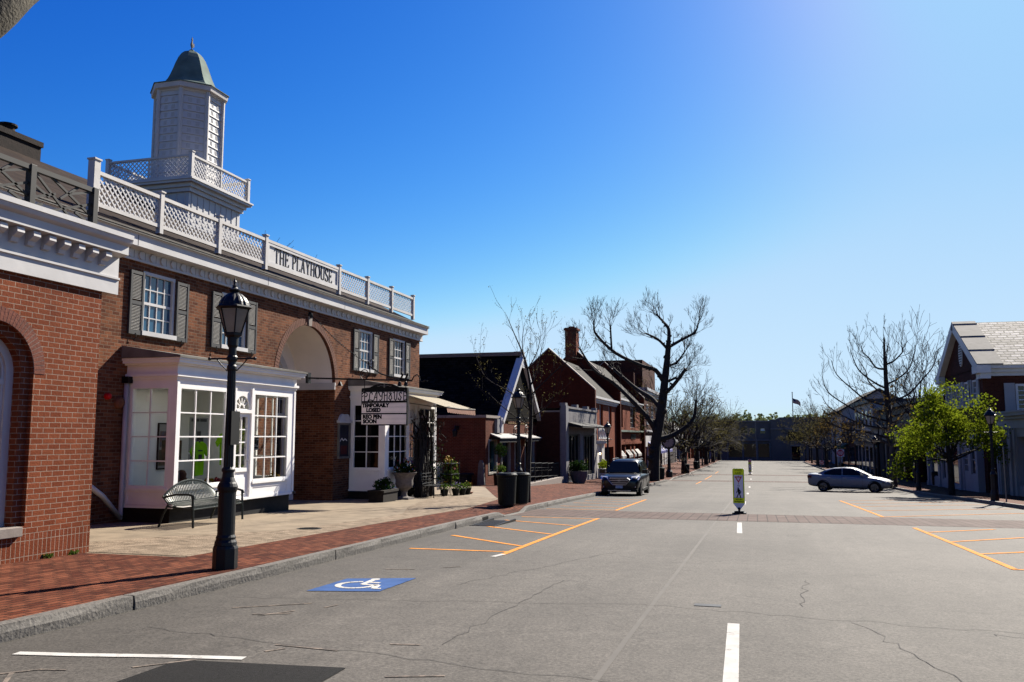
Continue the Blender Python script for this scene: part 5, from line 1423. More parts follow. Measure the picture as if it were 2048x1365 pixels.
# black iron chair-bench by the vine
t = thing("iron_bench", "small black iron bench between the urn and the vine", "bench", (-10.9, 28.6, zq(-10.9, 28.6)))
mb = MB()
for y in (-.5, .5): mb.tube([(.22, y, 0), (.2, y, .42), (-.2, y, .42), (-.25, y, 0)], .018, 6); mb.tube([(-.2, y, .42), (-.3, y, .85)], .018, 6); mb.tube([(-.25, y, .6), (.05, y, .64), (.2, y, .58), (.17, y, .42)], .015, 6)
o = mb.build("side_frame", "black_metal"); o.parent = t
mb = MB()
for i in range(6): mb.box(-.2 + i * .075, -.15 + i * .075, -.5, .5, .42, .435)
o = mb.build("seat", "black_metal"); o.parent = t
mb = MB()
for i in range(4): mb.tube([(-.21 - .025 * i, -.5, .5 + i * .11), (-.21 - .025 * i, .5, .5 + i * .11)], .012, 6)
o = mb.build("backrest", "black_metal"); o.parent = t
# cream awning
t = thing("shop_awning", "cream striped retractable awning tilted out from the second bay", "awning", (-11.6, 29.6, 2.9))
mb = MB(); n = 26; y0, y1 = 27.9, 31.0
def aw(i, q):
    y = y0 + (y1 - y0) * i / n
    sag = .07 * sin(pi * i / n) * q
    return (-11.66 + 1.5 * q, y, 3.04 - .46 * q - sag * .4)
for i in range(n):
    mb.cur = 1 if i % 3 == 1 else 0
    for q0, q1 in ((0, .34), (.34, .67), (.67, 1)):
        mb.poly([aw(i, q0), aw(i + 1, q0), aw(i + 1, q1), aw(i, q1)])
o = mb.build("canopy", ["awning_cream", "awning_stripe"], t, recalc=False)
mb = MB()
for i in range(n):
    a, b = aw(i, 1), aw(i + 1, 1); d0 = .16 + .03 * (i % 2) + .10 * max(0, (i - n * .6) / n); d1 = .16 + .03 * ((i + 1) % 2) + .10 * max(0, (i + 1 - n * .6) / n)
    mb.poly([a, b, (b[0] + .02, b[1], b[2] - d1), (a[0] + .02, a[1], a[2] - d0)])
mb.build("valance", "awning_rust", t, recalc=False)
mb = MB(); mb.tube([aw(0, 1), aw(n // 2, 1), aw(n, 1)], .022, 8)
for y in (28.3, 30.6): mb.tube([(-11.7, y, 2.75), (-10.9, y + .25, 2.62), (-10.2, y, 2.6)], .018, 6)
mb.build("arm", "lead", t)

# ================================================================= in-street pedestrian signs
def ped_sign(label, x, y, top_red, first=[None]):
    t = thing("crossing_sign", label, "road sign", (x, y, G(y)), radians(-4), "in-street crossing signs")
    w, h0, h1 = .165, .30, 1.30
    L = frame((0, 0, 0), (1, 0, 0), (0, 0, 1), (0, -1, 0))
    def put(mb, n, m, p=None): o = mb.build(n, m); o.parent = p or t; return o
    mb = MB(); mb.lext(L, [(-.03, .12), (.03, .12), (w, h0), (w, h1 - .03), (w - .03, h1), (-w + .03, h1), (-w, h1 - .03), (-w, h0)], -.012, .012); pn = put(mb, "panel", "sign_white")
    mb = MB(); mb.lext(L, [(-w + .003, h0 + .01), (w - .003, h0 + .01), (w - .003, h1 - .03), (w - .03, h1 - .003), (-w + .03, h1 - .003), (-w + .003, h1 - .03)], .012, .0145); put(mb, "lime_sheet", "sign_lime", pn)
    mb = MB(); mb.lbox(L, -w + .03, w - .03, h0 + .155, h1 - .18, .0145, .017); put(mb, "inner_border", "sign_black", pn)
    mb = MB(); mb.lbox(L, -w + .037, w - .037, h0 + .162, h1 - .187, .017, .019); put(mb, "white_sheet", "sign_white", pn)
    mb = MB(); mb.lext(L, [(-.105, 1.07), (.105, 1.07), (0, .885)], .019, .021); put(mb, "yield_triangle", "sign_red", pn)
    mb = MB(); mb.lext(L, [(-.058, 1.042), (.058, 1.042), (0, .942)], .021, .023); put(mb, "yield_centre", "sign_white", pn)
    # walking figure
    mb = MB(); n0, n1 = .019, .022
    mb.lext(L, [(-.012 + .022 * cos(a * pi / 5), .735 + .024 * sin(a * pi / 5)) for a in range(10)], n0, n1)
    mb.ribbon(L, [(-.008, .70), (.012, .60)], .06, n0, n1); mb.ribbon(L, [(.0, .69), (-.05, .64), (-.06, .60)], .02, n0, n1); mb.ribbon(L, [(.02, .69), (.06, .64), (.05, .59)], .02, n0, n1)
    mb.ribbon(L, [(.005, .6), (-.025, .54), (-.055, .47)], .028, n0, n1); mb.ribbon(L, [(.015, .6), (.035, .53), (.05, .47)], .028, n0, n1)
    put(mb, "walking_figure", "sign_black", pn)
    for s_, v, sz in (("STATE", 1.245, .072), ("LAW", 1.165, .072), ("WITHIN", .412, .052), ("CROSSWALK", .352, .046), ("TO", .80, .05)):
        o = text("lettering", s_, L, 0, v, sz, "sign_black", None, .0150 if s_ != "TO" else .0195, .0012); o.parent = pn
    o = text("lettering", "YIELD", L, 0, 1.025, .026, "sign_red", None, .0235, .0004); o.parent = pn
    mb = MB()
    for v in (.30 + .035, .86, 1.085): mb.lext(L, [(.012 * cos(a * pi / 5), v + .012 * sin(a * pi / 5)) for a in range(10)], .02, .026)
    put(mb, "bolt", "sign_black", pn)
    mb = MB(); mb.box(-.19, .19, -.15, .15, .0, .045); mb.box(-.13, .13, -.10, .10, .045, .09); mb.box(-.03, .03, -.03, .03, .09, .19); put(mb, "rubber_base", "trim_black")
    if top_red:
        mb = MB(); mb.lbox(L, -w, w, h1, h1 + .3, -.01, .012); q = put(mb, "upper_plate", "sign_white")
        mb = MB(); mb.lext(L, [(.14 * cos(a * pi / 10), h1 + .15 + .14 * sin(a * pi / 10)) for a in range(20)], .012, .015); q2 = put(mb, "red_disc", "sign_red", q)
        mb = MB(); mb.lbox(L, -.1, .1, h1 + .13, h1 + .17, .015, .018); put(mb, "white_bar", "sign_white", q2)
    return t
ped_sign("lime yellow crossing sign on the brick band in mid road", -.5, 26.05, False)
ped_sign("distant crossing sign with red disc on top in mid road", -.62, 95.5, True)

# do not enter signs
def dne(label, x, y, z, size, hp, street):
    t = thing("no_entry_sign", label, "road sign", (x, y, z), 0, "red no entry signs")
    L = frame((0, 0, 0), (1, 0, 0), (0, 0, 1), (0, -1, 0))
    def put(mb, n, m, p=None): o = mb.build(n, m); o.parent = p or t; return o
    mb = MB(); mb.tube([(0, 0, 0), (0, 0, hp)], .035, 8); put(mb, "post", "galv")
    s = size / 2; c = hp - s - (.35 if street else .02)
    mb = MB(); mb.lbox(L, -s, s, c - s, c + s, .04, .05); p = put(mb, "plate", "sign_white")
    mb = MB(); mb.lext(L, [(s * .93 * cos(a * pi / 16), c + s * .93 * sin(a * pi / 16)) for a in range(32)], .05, .054); d = put(mb, "red_disc", "sign_red", p)
    mb = MB(); mb.lbox(L, -s * .72, s * .72, c - s * .13, c + s * .13, .054, .058); put(mb, "white_bar", "sign_white", d)
    for s_, v in (("DO NOT", c + s * .42), ("ENTER", c - s * .42)):
        o = text("lettering", s_, L, 0, v, s * .36, "sign_white", None, .056, .004); o.parent = d
    if street:
        mb = MB(); mb.lbox(L, -.42, .42, hp - .2, hp, -.01, .01); put(mb, "street_plate", "sign_green")
dne("large square red DO NOT ENTER sign under a green street plate", 8.75, 99, SR(8.75, 99), .76, 2.9, True)
dne("small low DO NOT ENTER sign at the kerb behind the silver car", 8.1, 117.5, G(117), .5, 1.25, False)
mb = MB(); mb.tube([(8.98, 36.4, SR(9, 36.4)), (8.98, 36.4, SR(9, 36.4) + 2.05)], .028, 8); tag(mb.build("bare_post", "galv"), "thin bare metal post without a sign at the right kerb", "post")

# post clock
cx_, cy_ = -7.45, 78.3
t = thing("post_clock", "black street clock with a pale round face on a post", "clock", (cx_, cy_, zl(cx_, cy_)))
mb = MB(); mb.lathe((0, 0, 0), [(.3, 0), (.3, .5), (.22, .6), (.16, .7), (.13, 1.6), (.1, 1.7), (.1, 2.45), (.2, 2.55)], 12); o = mb.build("post", "lamp_paint"); o.parent = t
mb = MB(); L = frame((0, 0, 0), (1, 0, 0), (0, 0, 1), (0, -1, 0)); c = 3.12
mb.lext(L, [(.64 * cos(a * pi / 16), c + .64 * sin(a * pi / 16)) for a in range(32)], -.22, .22)
mb.lathe((0, 0, 3.7), [(.2, 0), (.12, .1), (.05, .2), (.06, .25), (.02, .3)], 10)
for s in (-1, 1): mb.tube([(s * .3, 0, 3.6), (s * .45, 0, 3.82), (s * .25, 0, 3.92), (s * .08, 0, 3.8)], .03, 6)
o = mb.build("case", "lamp_paint"); o.parent = t
mb = MB(); mb.lext(L, [(.47 * cos(a * pi / 16), c + .47 * sin(a * pi / 16)) for a in range(32)], .22, .235); fo = mb.build("dial", "clock_face"); fo.parent = t
mb = MB()
for k in range(12):
    a = k * pi / 6; mb.ribbon(L, [(.38 * sin(a), c + .38 * cos(a)), (.46 * sin(a), c + .46 * cos(a))], .035, .235, .24)
mb.ribbon(L, [(0, c), (-.24, c + .06)], .04, .24, .245); mb.ribbon(L, [(0, c), (.05, c + .4)], .028, .246, .25)
o = mb.build("hands_and_marks", "sign_black"); o.parent = fo

# ================================================================= cars
def loft(mb, secs, close=True):
    n = len(secs[0]); vs = [p for s in secs for p in s]
    fs = [[i * n + j, i * n + (j + 1) % n, (i + 1) * n + (j + 1) % n, (i + 1) * n + j] for i in range(len(secs) - 1) for j in range(n)]
    if close: fs += [list(range(n))[::-1], [(len(secs) - 1) * n + j for j in range(n)]]
    mb.add(vs, fs)
def car(name, label, cat, loc, rz, spec):
    """car along local +x (front), centred, ground at z = 0"""
    t = thing(name, label, cat, loc, rz)
    def put(mb, n, m, p=None, **k): o = mb.build(n, m, **k); o.parent = p or t; return o
    L = spec['stations']                      # x, half width, bottom, belt height
    mb = MB(); secs = []
    for x, w, zb, zt in L:
        zm = zb + (zt - zb) * .45
        half = [(0, zb), (w * .86, zb), (w * .97, zb + .10), (w, zm), (w * .985, zt - .14), (w * .93, zt - .04), (w * .8, zt), (0, zt + .015)]
        ring = [(x, y, z) for y, z in half] + [(x, -y, z) for y, z in half[-2:0:-1]]
        secs.append(ring)
    loft(mb, secs); body = put(mb, "body", spec['paint'], smooth=True, auto=38)
    sub = body.modifiers.new("sub", 'SUBSURF'); sub.levels = 1; sub.render_levels = 1
    # cabin
    mb = MB(); secs = []
    for x, w, zt, zb in spec['cabin']:
        half = [(w + spec['tumble'] * min(1, (zt - zb) / .5), zb), (w, zb + (zt - zb) * .85), (w * .86, zt - .01), (w * .45, zt + .012), (0, zt + .015)]
        ring = [(x, y, z) for y, z in half] + [(x, -y, z) for y, z in half[-2::-1]]
        secs.append(ring)
    loft(mb, secs); put(mb, "cabin", spec['paint'], smooth=True, auto=50)
    # glass, set just proud of the cabin
    for nme, pts in spec['glass']:
        mb = MB(); mb.poly(pts)
        for a in (mb,): put(a, nme, "glass_car", recalc=False)
    wr = spec['wr']
    for wx in spec['wheels']:
        for s in (1, -1):
            y = s * (spec['hw'] - .10)
            mb = MB(); prof = [(wr * .66, -.11), (wr * .95, -.11), (wr, -.08), (wr, .08), (wr * .95, .11), (wr * .66, .11)]
            n = 28; vs = [(wx + r * cos(2 * pi * j / n), y + d, wr + r * sin(2 * pi * j / n)) for r, d in prof for j in range(n)]
            mb.add(vs, [[i * n + j, i * n + (j + 1) % n, (i + 1) * n + (j + 1) % n, (i + 1) * n + j] for i in range(len(prof) - 1) for j in range(n)])
            wh = put(mb, "wheel", "tyre", smooth=True, auto=40)
            mb = MB(); n = 28; mb.cur = 0
            o_ = y + s * .085
            for k in range(5):
                for dk in (-.12, .12):
                    a = 2 * pi * k / 5 + dk; ca, sa = cos(a), sin(a); pw = .035
                    c0 = Vector((wx, o_, wr)); d = Vector((ca, 0, sa)); q = Vector((-sa, 0, ca)) * pw
                    p0, p1 = c0 + d * .05, c0 + d * wr * .66; e = Vector((0, s * .02, 0))
                    mb.hexa([p0 - q * .6, p0 + q * .6, p1 + q, p1 - q, p0 - q * .6 + e, p0 + q * .6 + e, p1 + q + e, p1 - q + e])
            mb.tube([(wx + wr * .64 * cos(a * pi / 14), o_, wr + wr * .64 * sin(a * pi / 14)) for a in range(28)], .022, 5, closed=True)
            put(mb, "rim", "rim_metal", wh)
            mb = MB(); mb.add([(wx + wr * .66 * cos(2 * pi * j / n), y + s * .03, wr + wr * .66 * sin(2 * pi * j / n)) for j in range(n)], [list(range(n))]); put(mb, "brake_disc", "trim_black", wh)
            # arch: dark opening proud of the flank
            mb = MB(); ra = wr * 1.16; yy = s * (spec['hw'] + .006)
            A = [(wx + ra * cos(pi * j / 16 - .12 + .24 * j / 16), wr + ra * sin(pi * j / 16 - .12 + .24 * j / 16)) for j in range(17)]
            B = [(wx + wr * .98 * cos(pi * j / 16), wr + wr * .98 * sin(pi * j / 16)) for j in range(17)]
            for j in range(16): mb.hexa([(A[j][0], yy - s * .12, A[j][1]), (A[j + 1][0], yy - s * .12, A[j + 1][1]), (B[j + 1][0], yy - s * .12, B[j + 1][1]), (B[j][0], yy - s * .12, B[j][1]), (A[j][0], yy, A[j][1]), (A[j + 1][0], yy, A[j + 1][1]), (B[j + 1][0], yy - s * .01, B[j + 1][1]), (B[j][0], yy - s * .01, B[j][1])])
            put(mb, "wheel_arch", "trim_black")
    for nme, m, fn in spec['extra']:
        if isinstance(fn, tuple):
            for s in (1, -1): mb = MB(); fn[1](mb, s); put(mb, nme, m)
        else:
            mb = MB(); fn(mb); put(mb, nme, m)
    return t

def bx(x0, x1, y0, y1, z0, z1): return lambda mb: mb.box(x0, x1, y0, y1, z0, z1)
def both(f): return ("pair", f)
# --- dark compact suv facing the camera
SUV = dict(paint="suv_paint", hw=.90, wr=.345, tumble=.14, wheels=(1.40, -1.29),
    stations=[(-2.24, .70, .42, .86), (-2.20, .82, .34, 1.0), (-2.0, .89, .28, 1.04), (-1.2, .915, .26, 1.05), (0, .92, .25, 1.04), (.85, .915, .25, 1.06), (1.25, .91, .25, 1.06), (1.7, .90, .25, 1.02), (2.0, .87, .27, .96), (2.17, .80, .30, .88), (2.25, .66, .34, .78)],
    cabin=[(-2.12, .60, 1.30, 1.0), (-1.95, .62, 1.58, 1.0), (-1.5, .64, 1.655, 1.0), (-.6, .66, 1.68, 1.0), (.1, .655, 1.665, 1.0), (.42, .64, 1.60, 1.0), (1.12, .62, 1.08, 1.0)],
    glass=[("windscreen", [(.50, -.60, 1.58), (.50, .60, 1.58), (1.15, .79, 1.10), (1.15, -.79, 1.10)]), ("rear_window", [(-2.02, .52, 1.52), (-2.02, -.52, 1.52), (-2.17, -.60, 1.16), (-2.17, .60, 1.16)])]
      + [("side_window", [(.30, s * .70, 1.52), (-.40, s * .705, 1.575), (-.40, s * .815, 1.10), (.92, s * .815, 1.10)]) for s in (1, -1)] + [("side_window", [(-.46, s * .705, 1.575), (-1.25, s * .70, 1.565), (-1.25, s * .815, 1.11), (-.46, s * .815, 1.10)]) for s in (1, -1)] + [("side_window", [(-1.31, s * .698, 1.56), (-1.75, s * .68, 1.53), (-1.9, s * .79, 1.2), (-1.31, s * .81, 1.12)]) for s in (1, -1)],
    extra=[("grille", "trim_black", lambda mb: mb.extr([(2.20, y, z) for y, z in ((-.50, .80), (-.36, .90), (.36, .90), (.50, .80), (.40, .62), (.28, .57), (-.28, .57), (-.40, .62))], (.075, 0, 0))),
      ("grille_bar", "chrome_dark", lambda mb: [mb.box(2.262, 2.285, -w, w, z, z + .035) for w, z in ((.40, .84), (.44, .755), (.36, .655), (.28, .572))] + [mb.tube([(2.278, s * .5, .80), (2.278, s * .37, .895)], .016, 5) for s in (1, -1)] + [mb.tube([(2.278, s * .5, .80), (2.278, s * .29, .575)], .016, 5) for s in (1, -1)]),
      ("badge", "chrome_dark", lambda mb: mb.extr([(2.275, .09 * cos(a * pi / 8), .775 + .035 * sin(a * pi / 8)) for a in range(16)], (.018, 0, 0))),
      ("lower_bumper", "trim_black", lambda mb: (mb.box(1.95, 2.235, -.82, .82, .27, .40), mb.box(2.1, 2.262, -.52, .52, .36, .52))),
      ("skid_strip", "chrome_dark", lambda mb: mb.box(2.2, 2.262, -.52, .52, .305, .34)),
      ("fog_lamp", "lamp_lens", both(lambda mb, s: mb.box(2.12, 2.2, s * .66 - .07, s * .66 + .07, .46, .53))),
      ("headlight", "lamp_lens", both(lambda mb, s: mb.hexa([(2.17, s * .52, .86), (1.99, s * .86, .82), (1.8, s * .9, .96), (2.1, s * .54, .95), (2.215, s * .52, .80), (2.05, s * .865, .80), (1.84, s * .912, .94), (2.15, s * .56, .92)]))),
      ("number_plate", "plate_blue", bx(2.26, 2.29, -.16, .16, .43, .555)),
      ("door_mirror", "suv_paint", both(lambda mb, s: (mb.box(.76, .90, s * 1.01 - .13, s * 1.01 + .13, 1.04, 1.23), mb.box(.80, .88, s * .86 - .06, s * .86 + .06, 1.06, 1.10)))),
      ("roof_rail", "galv", both(lambda mb, s: mb.tube([(.2, s * .6, 1.655), (.05, s * .6, 1.70), (-1.5, s * .6, 1.70), (-1.7, s * .6, 1.64)], .016, 6))),
      ("door_handle", "chrome_dark", both(lambda mb, s: (mb.box(-.35, -.15, s * .925 - .012, s * .925 + .012, .93, .96), mb.box(-1.2, -1.0, s * .92 - .012, s * .92 + .012, .94, .97)))),
      ("door_seam", "trim_black", both(lambda mb, s: (mb.box(-.44, -.43, s * .918 - .004, s * .918 + .004, .38, 1.0), mb.box(.78, .79, s * .917 - .004, s * .917 + .004, .38, 1.0)))),
      ("side_skirt", "trim_black", both(lambda mb, s: mb.box(-.9, 1.0, s * .90 - .03, s * .90 + .03, .25, .36))),
      ("tail_light", "tail_red", both(lambda mb, s: mb.box(-2.22, -2.1, s * .78 - .1, s * .78 + .1, .92, 1.06)))])
car("parked_suv", "dark blue compact suv parked at the left kerb facing the camera", "car", (-6.0, 41.6, G(41.5)), radians(-90), SUV)
# --- silver grey saloon seen from the side
SED = dict(paint="sedan_paint", hw=.89, wr=.325, tumble=.16, wheels=(1.44, -1.37),
    stations=[(-2.30, .66, .46, .95), (-2.27, .80, .36, 1.05), (-2.05, .87, .28, 1.07), (-1.4, .90, .24, 1.02), (-.3, .905, .22, .97), (.8, .905, .22, .95), (1.3, .90, .22, .92), (1.75, .88, .22, .84), (2.1, .83, .25, .74), (2.26, .74, .30, .66), (2.32, .62, .34, .58)],
    cabin=[(-1.80, .58, 1.02, .94), (-1.35, .57, 1.25, .93), (-.85, .585, 1.38, .92), (-.2, .60, 1.425, .92), (.25, .595, 1.405, .92), (.55, .585, 1.30, .92), (1.22, .60, .95, .90)],
    glass=[("windscreen", [(.45, -.55, 1.335), (.45, .55, 1.335), (1.12, .68, 1.0), (1.12, -.68, 1.0)]), ("rear_window", [(-1.28, .5, 1.28), (-1.28, -.5, 1.28), (-1.74, -.55, 1.05), (-1.74, .55, 1.05)])]
      + [("side_window", [(.36, s * .64, 1.33), (-.28, s * .645, 1.375), (-.28, s * .775, .985), (.88, s * .775, .985)]) for s in (1, -1)] + [("side_window", [(-.36, s * .645, 1.375), (-.86, s * .635, 1.335), (-1.36, s * .68, 1.11), (-1.3, s * .77, 1.0), (-.36, s * .775, .985)]) for s in (1, -1)],
    extra=[("headlight", "lamp_lens", both(lambda mb, s: mb.hexa([(2.16, s * .5, .70), (2.0, s * .83, .70), (1.72, s * .885, .80), (2.08, s * .54, .78), (2.25, s * .52, .64), (2.07, s * .845, .64), (1.78, s * .90, .75), (2.15, s * .55, .75)]))),
      ("grille", "trim_black", lambda mb: [mb.box(2.22, 2.34, s * .22 - .18, s * .22 + .18, .50, .66) for s in (1, -1)]),
      ("air_intake", "trim_black", lambda mb: mb.box(2.2, 2.33, -.62, .62, .28, .42)),
      ("tail_light", "tail_red", both(lambda mb, s: mb.hexa([(-2.28, s * .60, .80), (-2.28, s * .80, .80), (-2.05, s * .89, .82), (-2.05, s * .84, .82), (-2.28, s * .60, .94), (-2.28, s * .80, .95), (-2.0, s * .88, .95), (-2.05, s * .84, .95)]))),
      ("door_mirror", "sedan_paint", both(lambda mb, s: (mb.box(.72, .86, s * .96 - .10, s * .96 + .10, .97, 1.09), mb.box(.74, .82, s * .86 - .05, s * .86 + .05, .95, .99)))),
      ("door_handle", "chrome_dark", both(lambda mb, s: (mb.box(-.25, -.05, s * .912 - .012, s * .912 + .012, .82, .845), mb.box(-1.15, -.95, s * .91 - .012, s * .91 + .012, .84, .865)))),
      ("door_seam", "trim_black", both(lambda mb, s: (mb.box(-.325, -.318, s * .905 - .004, s * .905 + .004, .34, .93), mb.box(.80, .807, s * .905 - .004, s * .905 + .004, .34, .91)))),
      ("window_trim", "chrome_dark", both(lambda mb, s: mb.tube([(.95, s * .79, .965), (-.3, s * .795, .965), (-1.35, s * .785, .985)], .011, 5))),
      ("side_skirt", "trim_black", both(lambda mb, s: mb.box(-.95, 1.0, s * .89 - .03, s * .89 + .03, .21, .29))),
      ("side_marker", "tail_red", both(lambda mb, s: mb.box(1.86, 1.98, s * .865 - .02, s * .865 + .02, .58, .62)))])
car("turning_saloon", "silver grey saloon car standing side-on with its nose at the right kerb", "car", (5.35, 55.1, G(55)), radians(-14), SED)
def panes(F, rects, n, name="shop_window", m="glass_dark"):
    for a, b, c, d in rects:
        mb = MB(); mb.lquad(F, a, b, c, d, n); mb.build(name, m, t)
# ================================================================= black-roofed brick shop beyond the playhouse
XS = -13.0; F = FX(XS)
t = thing("gabled_shop", "low brick shop with huge black roof and white trimmed steep gable", "shop", (XS, 47, -1)); S3 = t
mb = MB()
FE = FY(41.4)
mb.wall(FE, -26, XS, -1.4, 2.5, [], .1)
mb.wall(F, 41.4, 44.1, -1.6, 2.5, [(41.85, 43.35, -.35, 1.42)], .15)
mb.wall(F, 44.1, 52.4, -1.6, 2.25, [(44.2, 45.85, -.5, 1.38), (46.8, 48.1, -1.2, 1.35), (49.0, 51.2, -.6, 1.4)], .15)
mb.extr([(XS - .1, 44.0, 2.2), (XS - .1, 52.0, 2.2), (XS - .1, 48, 5.7)], (-.2, 0, 0))
mb.poly([F(52.4, -1.6), F(52.4, 2.3), F(52.4, 2.3, -13), F(52.4, -1.6, -13)])
mb.build("wall", "brick_shop", t)
mb = MB(); mb.box(-26, XS + .06, 41.3, 41.6, 2.5, 2.64); mb.box(XS - .2, XS + .06, 41.6, 44.05, 2.5, 2.64); mb.box(-26, XS, 41.6, 44.2, 2.46, 2.52); mb.build("coping", "limestone", t)
mb = MB(); mb.extr([(XS + .05, 43.95, 2.42), (XS + .05, 47.5, 5.55), (XS + .05, 47.75, 6.25), (XS + .05, 48.25, 6.25), (XS + .05, 48.5, 5.55), (XS + .05, 52.0, 2.42)], (-14.5, 0, 0)); rf = mb.build("roof", "shingle_black", t)
mb = MB(); mb.box(XS - 14.4, XS + .12, 47.62, 48.38, 6.2, 6.42); mb.build("ridge_cap", "copper_brown", rf)
mb = MB(); mb.box(-24.2, -22.8, 47.6, 48.4, 6.2, 6.9); mb.box(-24.3, -22.7, 47.55, 48.45, 6.8, 6.92); mb.build("chimney", "brick_brown", rf)
mb = MB()
for a, b in (((43.75, 2.35), (47.85, 6.05)), ((52.2, 2.35), (48.15, 6.05))): mb.ribbon(F, [a, b], .24, -.12, .28)
mb.lbox(F, 47.75, 48.25, 5.5, 6.45, -.3, .22); mb.lbox(F, 43.55, 43.9, 1.75, 2.55, -.3, .2); mb.lbox(F, 52.05, 52.4, 1.75, 2.55, -.3, .2)
mb.build("gable_trim", "white_paint", t)
mb = MB(); mb.lbox(F, 42.95, 43.55, 1.75, 2.46, -.3, .15); mb.build("soffit_box", "grey_paint", t)
mb = MB(); mb.lbox(F, 45.5, 50.5, 2.26, 2.72, -.2, .02)
mb.build("gold_sign_board", "wood_gold", t)
mb = MB()
for u in frange(45.8, 50.2, .44)[:-1]: mb.lbox(F, u, u + .09, 2.32, 2.68, .02, .04); mb.lbox(F, u + .16, u + .26, 2.36, 2.62, .02, .04)
mb.build("sign_relief", "terracotta", t)
mb = MB(); mb.lbox(F, 44.8, 48.2, 3.42, 3.5, -.24, -.12); mb.build("band_stone", "limestone", t)
for u0, u1, v0, v1, m in ((41.85, 43.35, -.35, 1.42, "interior_dark"), (44.2, 45.85, -.5, 1.38, "teal_cloth"), (49.0, 51.2, -.6, 1.4, "interior_dark")):
    w = MB(); fw = .1
    for a, b, c, d in ((u0, u0 + fw, v0, v1), (u1 - fw, u1, v0, v1), (u0 + fw, u1 - fw, v1 - fw, v1), (u0 + fw, u1 - fw, v0, v0 + fw)): w.lbox(F, a, b, c, d, -.12, .03)
    w = w.build("window", "cream_paint", t)
    g = MB(); g.lquad(F, u0 + fw, u1 - fw, v0 + fw, v1 - fw, -.08); g.build("pane", "glass_clear", w)
    g = MB(); g.lquad(F, u0, u1, v0, v1, -.6); g.build("display", m, w)
w = MB(); w.lbox(F, 46.8, 46.92, -1.3, 1.35, -.12, .02); w.lbox(F, 47.98, 48.1, -1.3, 1.35, -.12, .02); w.lbox(F, 46.92, 47.98, 1.2, 1.35, -.12, .02); w.lbox(F, 46.92, 47.98, -1.4, -.3, -.1, -.05); w = w.build("door", "cream_paint", t)
g = MB(); g.lquad(F, 46.92, 47.98, -.3, 1.2, -.07); g.build("pane", "glass_dark", w)
mb = MB()
for y0, y1, d in ((42.2, 45.9, .55), (46.2, 49.6, .9)):
    mb.extr([F(y0, v, n) for n, v in ((0, 1.72), (d, 1.50), (d, 1.46), (0, 1.66))], (0, y1 - y0, 0))
mb.build("awning_top", "awning_white", t)
mb = MB()
for y0, y1, d, h in ((42.3, 45.8, .5, .2), (46.3, 49.5, .86, .16)): mb.lbox(F, y0, y1, 1.46 - h, 1.458, d - .06, d - .02); mb.lbox(F, y0, y0 + .03, 1.40, 1.55, .02, d - .06)
mb.build("awning_valance", "awning_dark", t)
mb = MB(); mb.lbox(F, 52.6, 56.0, 1.55, 1.7, -.4, 1.0); mb.build("side_canopy", "awning_dark", t)
mb = MB(); mb.box(-14.6, -14.4, 41.25, 41.4, 1.9, 2.1); mb.tube([(-14.5, 41.3, 2.0), (-14.5, 41.05, 2.1), (-14.5, 41.0, 1.95)], .03, 6); mb.lathe((-14.5, 41.0, 1.55), [(.1, 0), (.14, .3), (.05, .4)], 8); mb.build("wall_lantern", "black_metal", t)
mb = MB()
for k, (u, v) in enumerate(((46.3, 1.85), (48.7, 1.95))): mb.tube([F(u + .55 * cos(a * pi / 8), v + .3 * sin(a * pi / 8), .25) for a in range(17)], .03, 5); mb.tube([F(u + .25 * cos(a * pi / 5), v + .15 * sin(a * pi / 5), .25) for a in range(10)], .025, 5)
mb.build("scroll_bracket", "black_metal", t)
def zz(x, y): return SL(x, y)
mb = MB(); mb.extr([(-13.3, 40.9, zz(-13, 41)), (-12.9, 40.9, zz(-13, 41)), (-12.98, 40.9, .25), (-13.05, 40.9, .4), (-13.15, 40.9, .4), (-13.22, 40.9, .25)], (0, .18, 0)); tag(mb.build("stone_marker", "stone_grey", bevel=.02), "tapering grey stone slab standing at the brick shop's corner", "stone")
mb = MB(); mb.box(-15.4, -13.7, 40.6, 41.3, zz(-14, 41) + .05, zz(-14, 41) + .5); mb.box(-15.5, -13.6, 40.5, 41.35, zz(-14, 41) + .5, zz(-14, 41) + .58); tag(mb.build("dark_bench_box", "plinth_black", bevel=.02), "long low black box seat against the shaded brick side wall", "bench")
t = pot("topiary_pot", "two-ball clipped shrub in dark box beside the gabled shop's window", -12.4, 42.0, zz(-12.4, 42), [(.32, 0), (.36, .6), (.32, .6)], "wood_dark", "leaf_pot", .82, .32, 240, .06)
mb = MB(); leaves(mb, (0, 0, 1.75), .36, .36, .36, 320, .06, rnd, .3); o = mb.build("upper_ball", "leaf_dark", recalc=False); o.parent = t
mb = MB(); mb.tube([(0, 0, .6), (0, 0, 1.6)], .03, 6); o = mb.build("stem", "bark"); o.parent = t
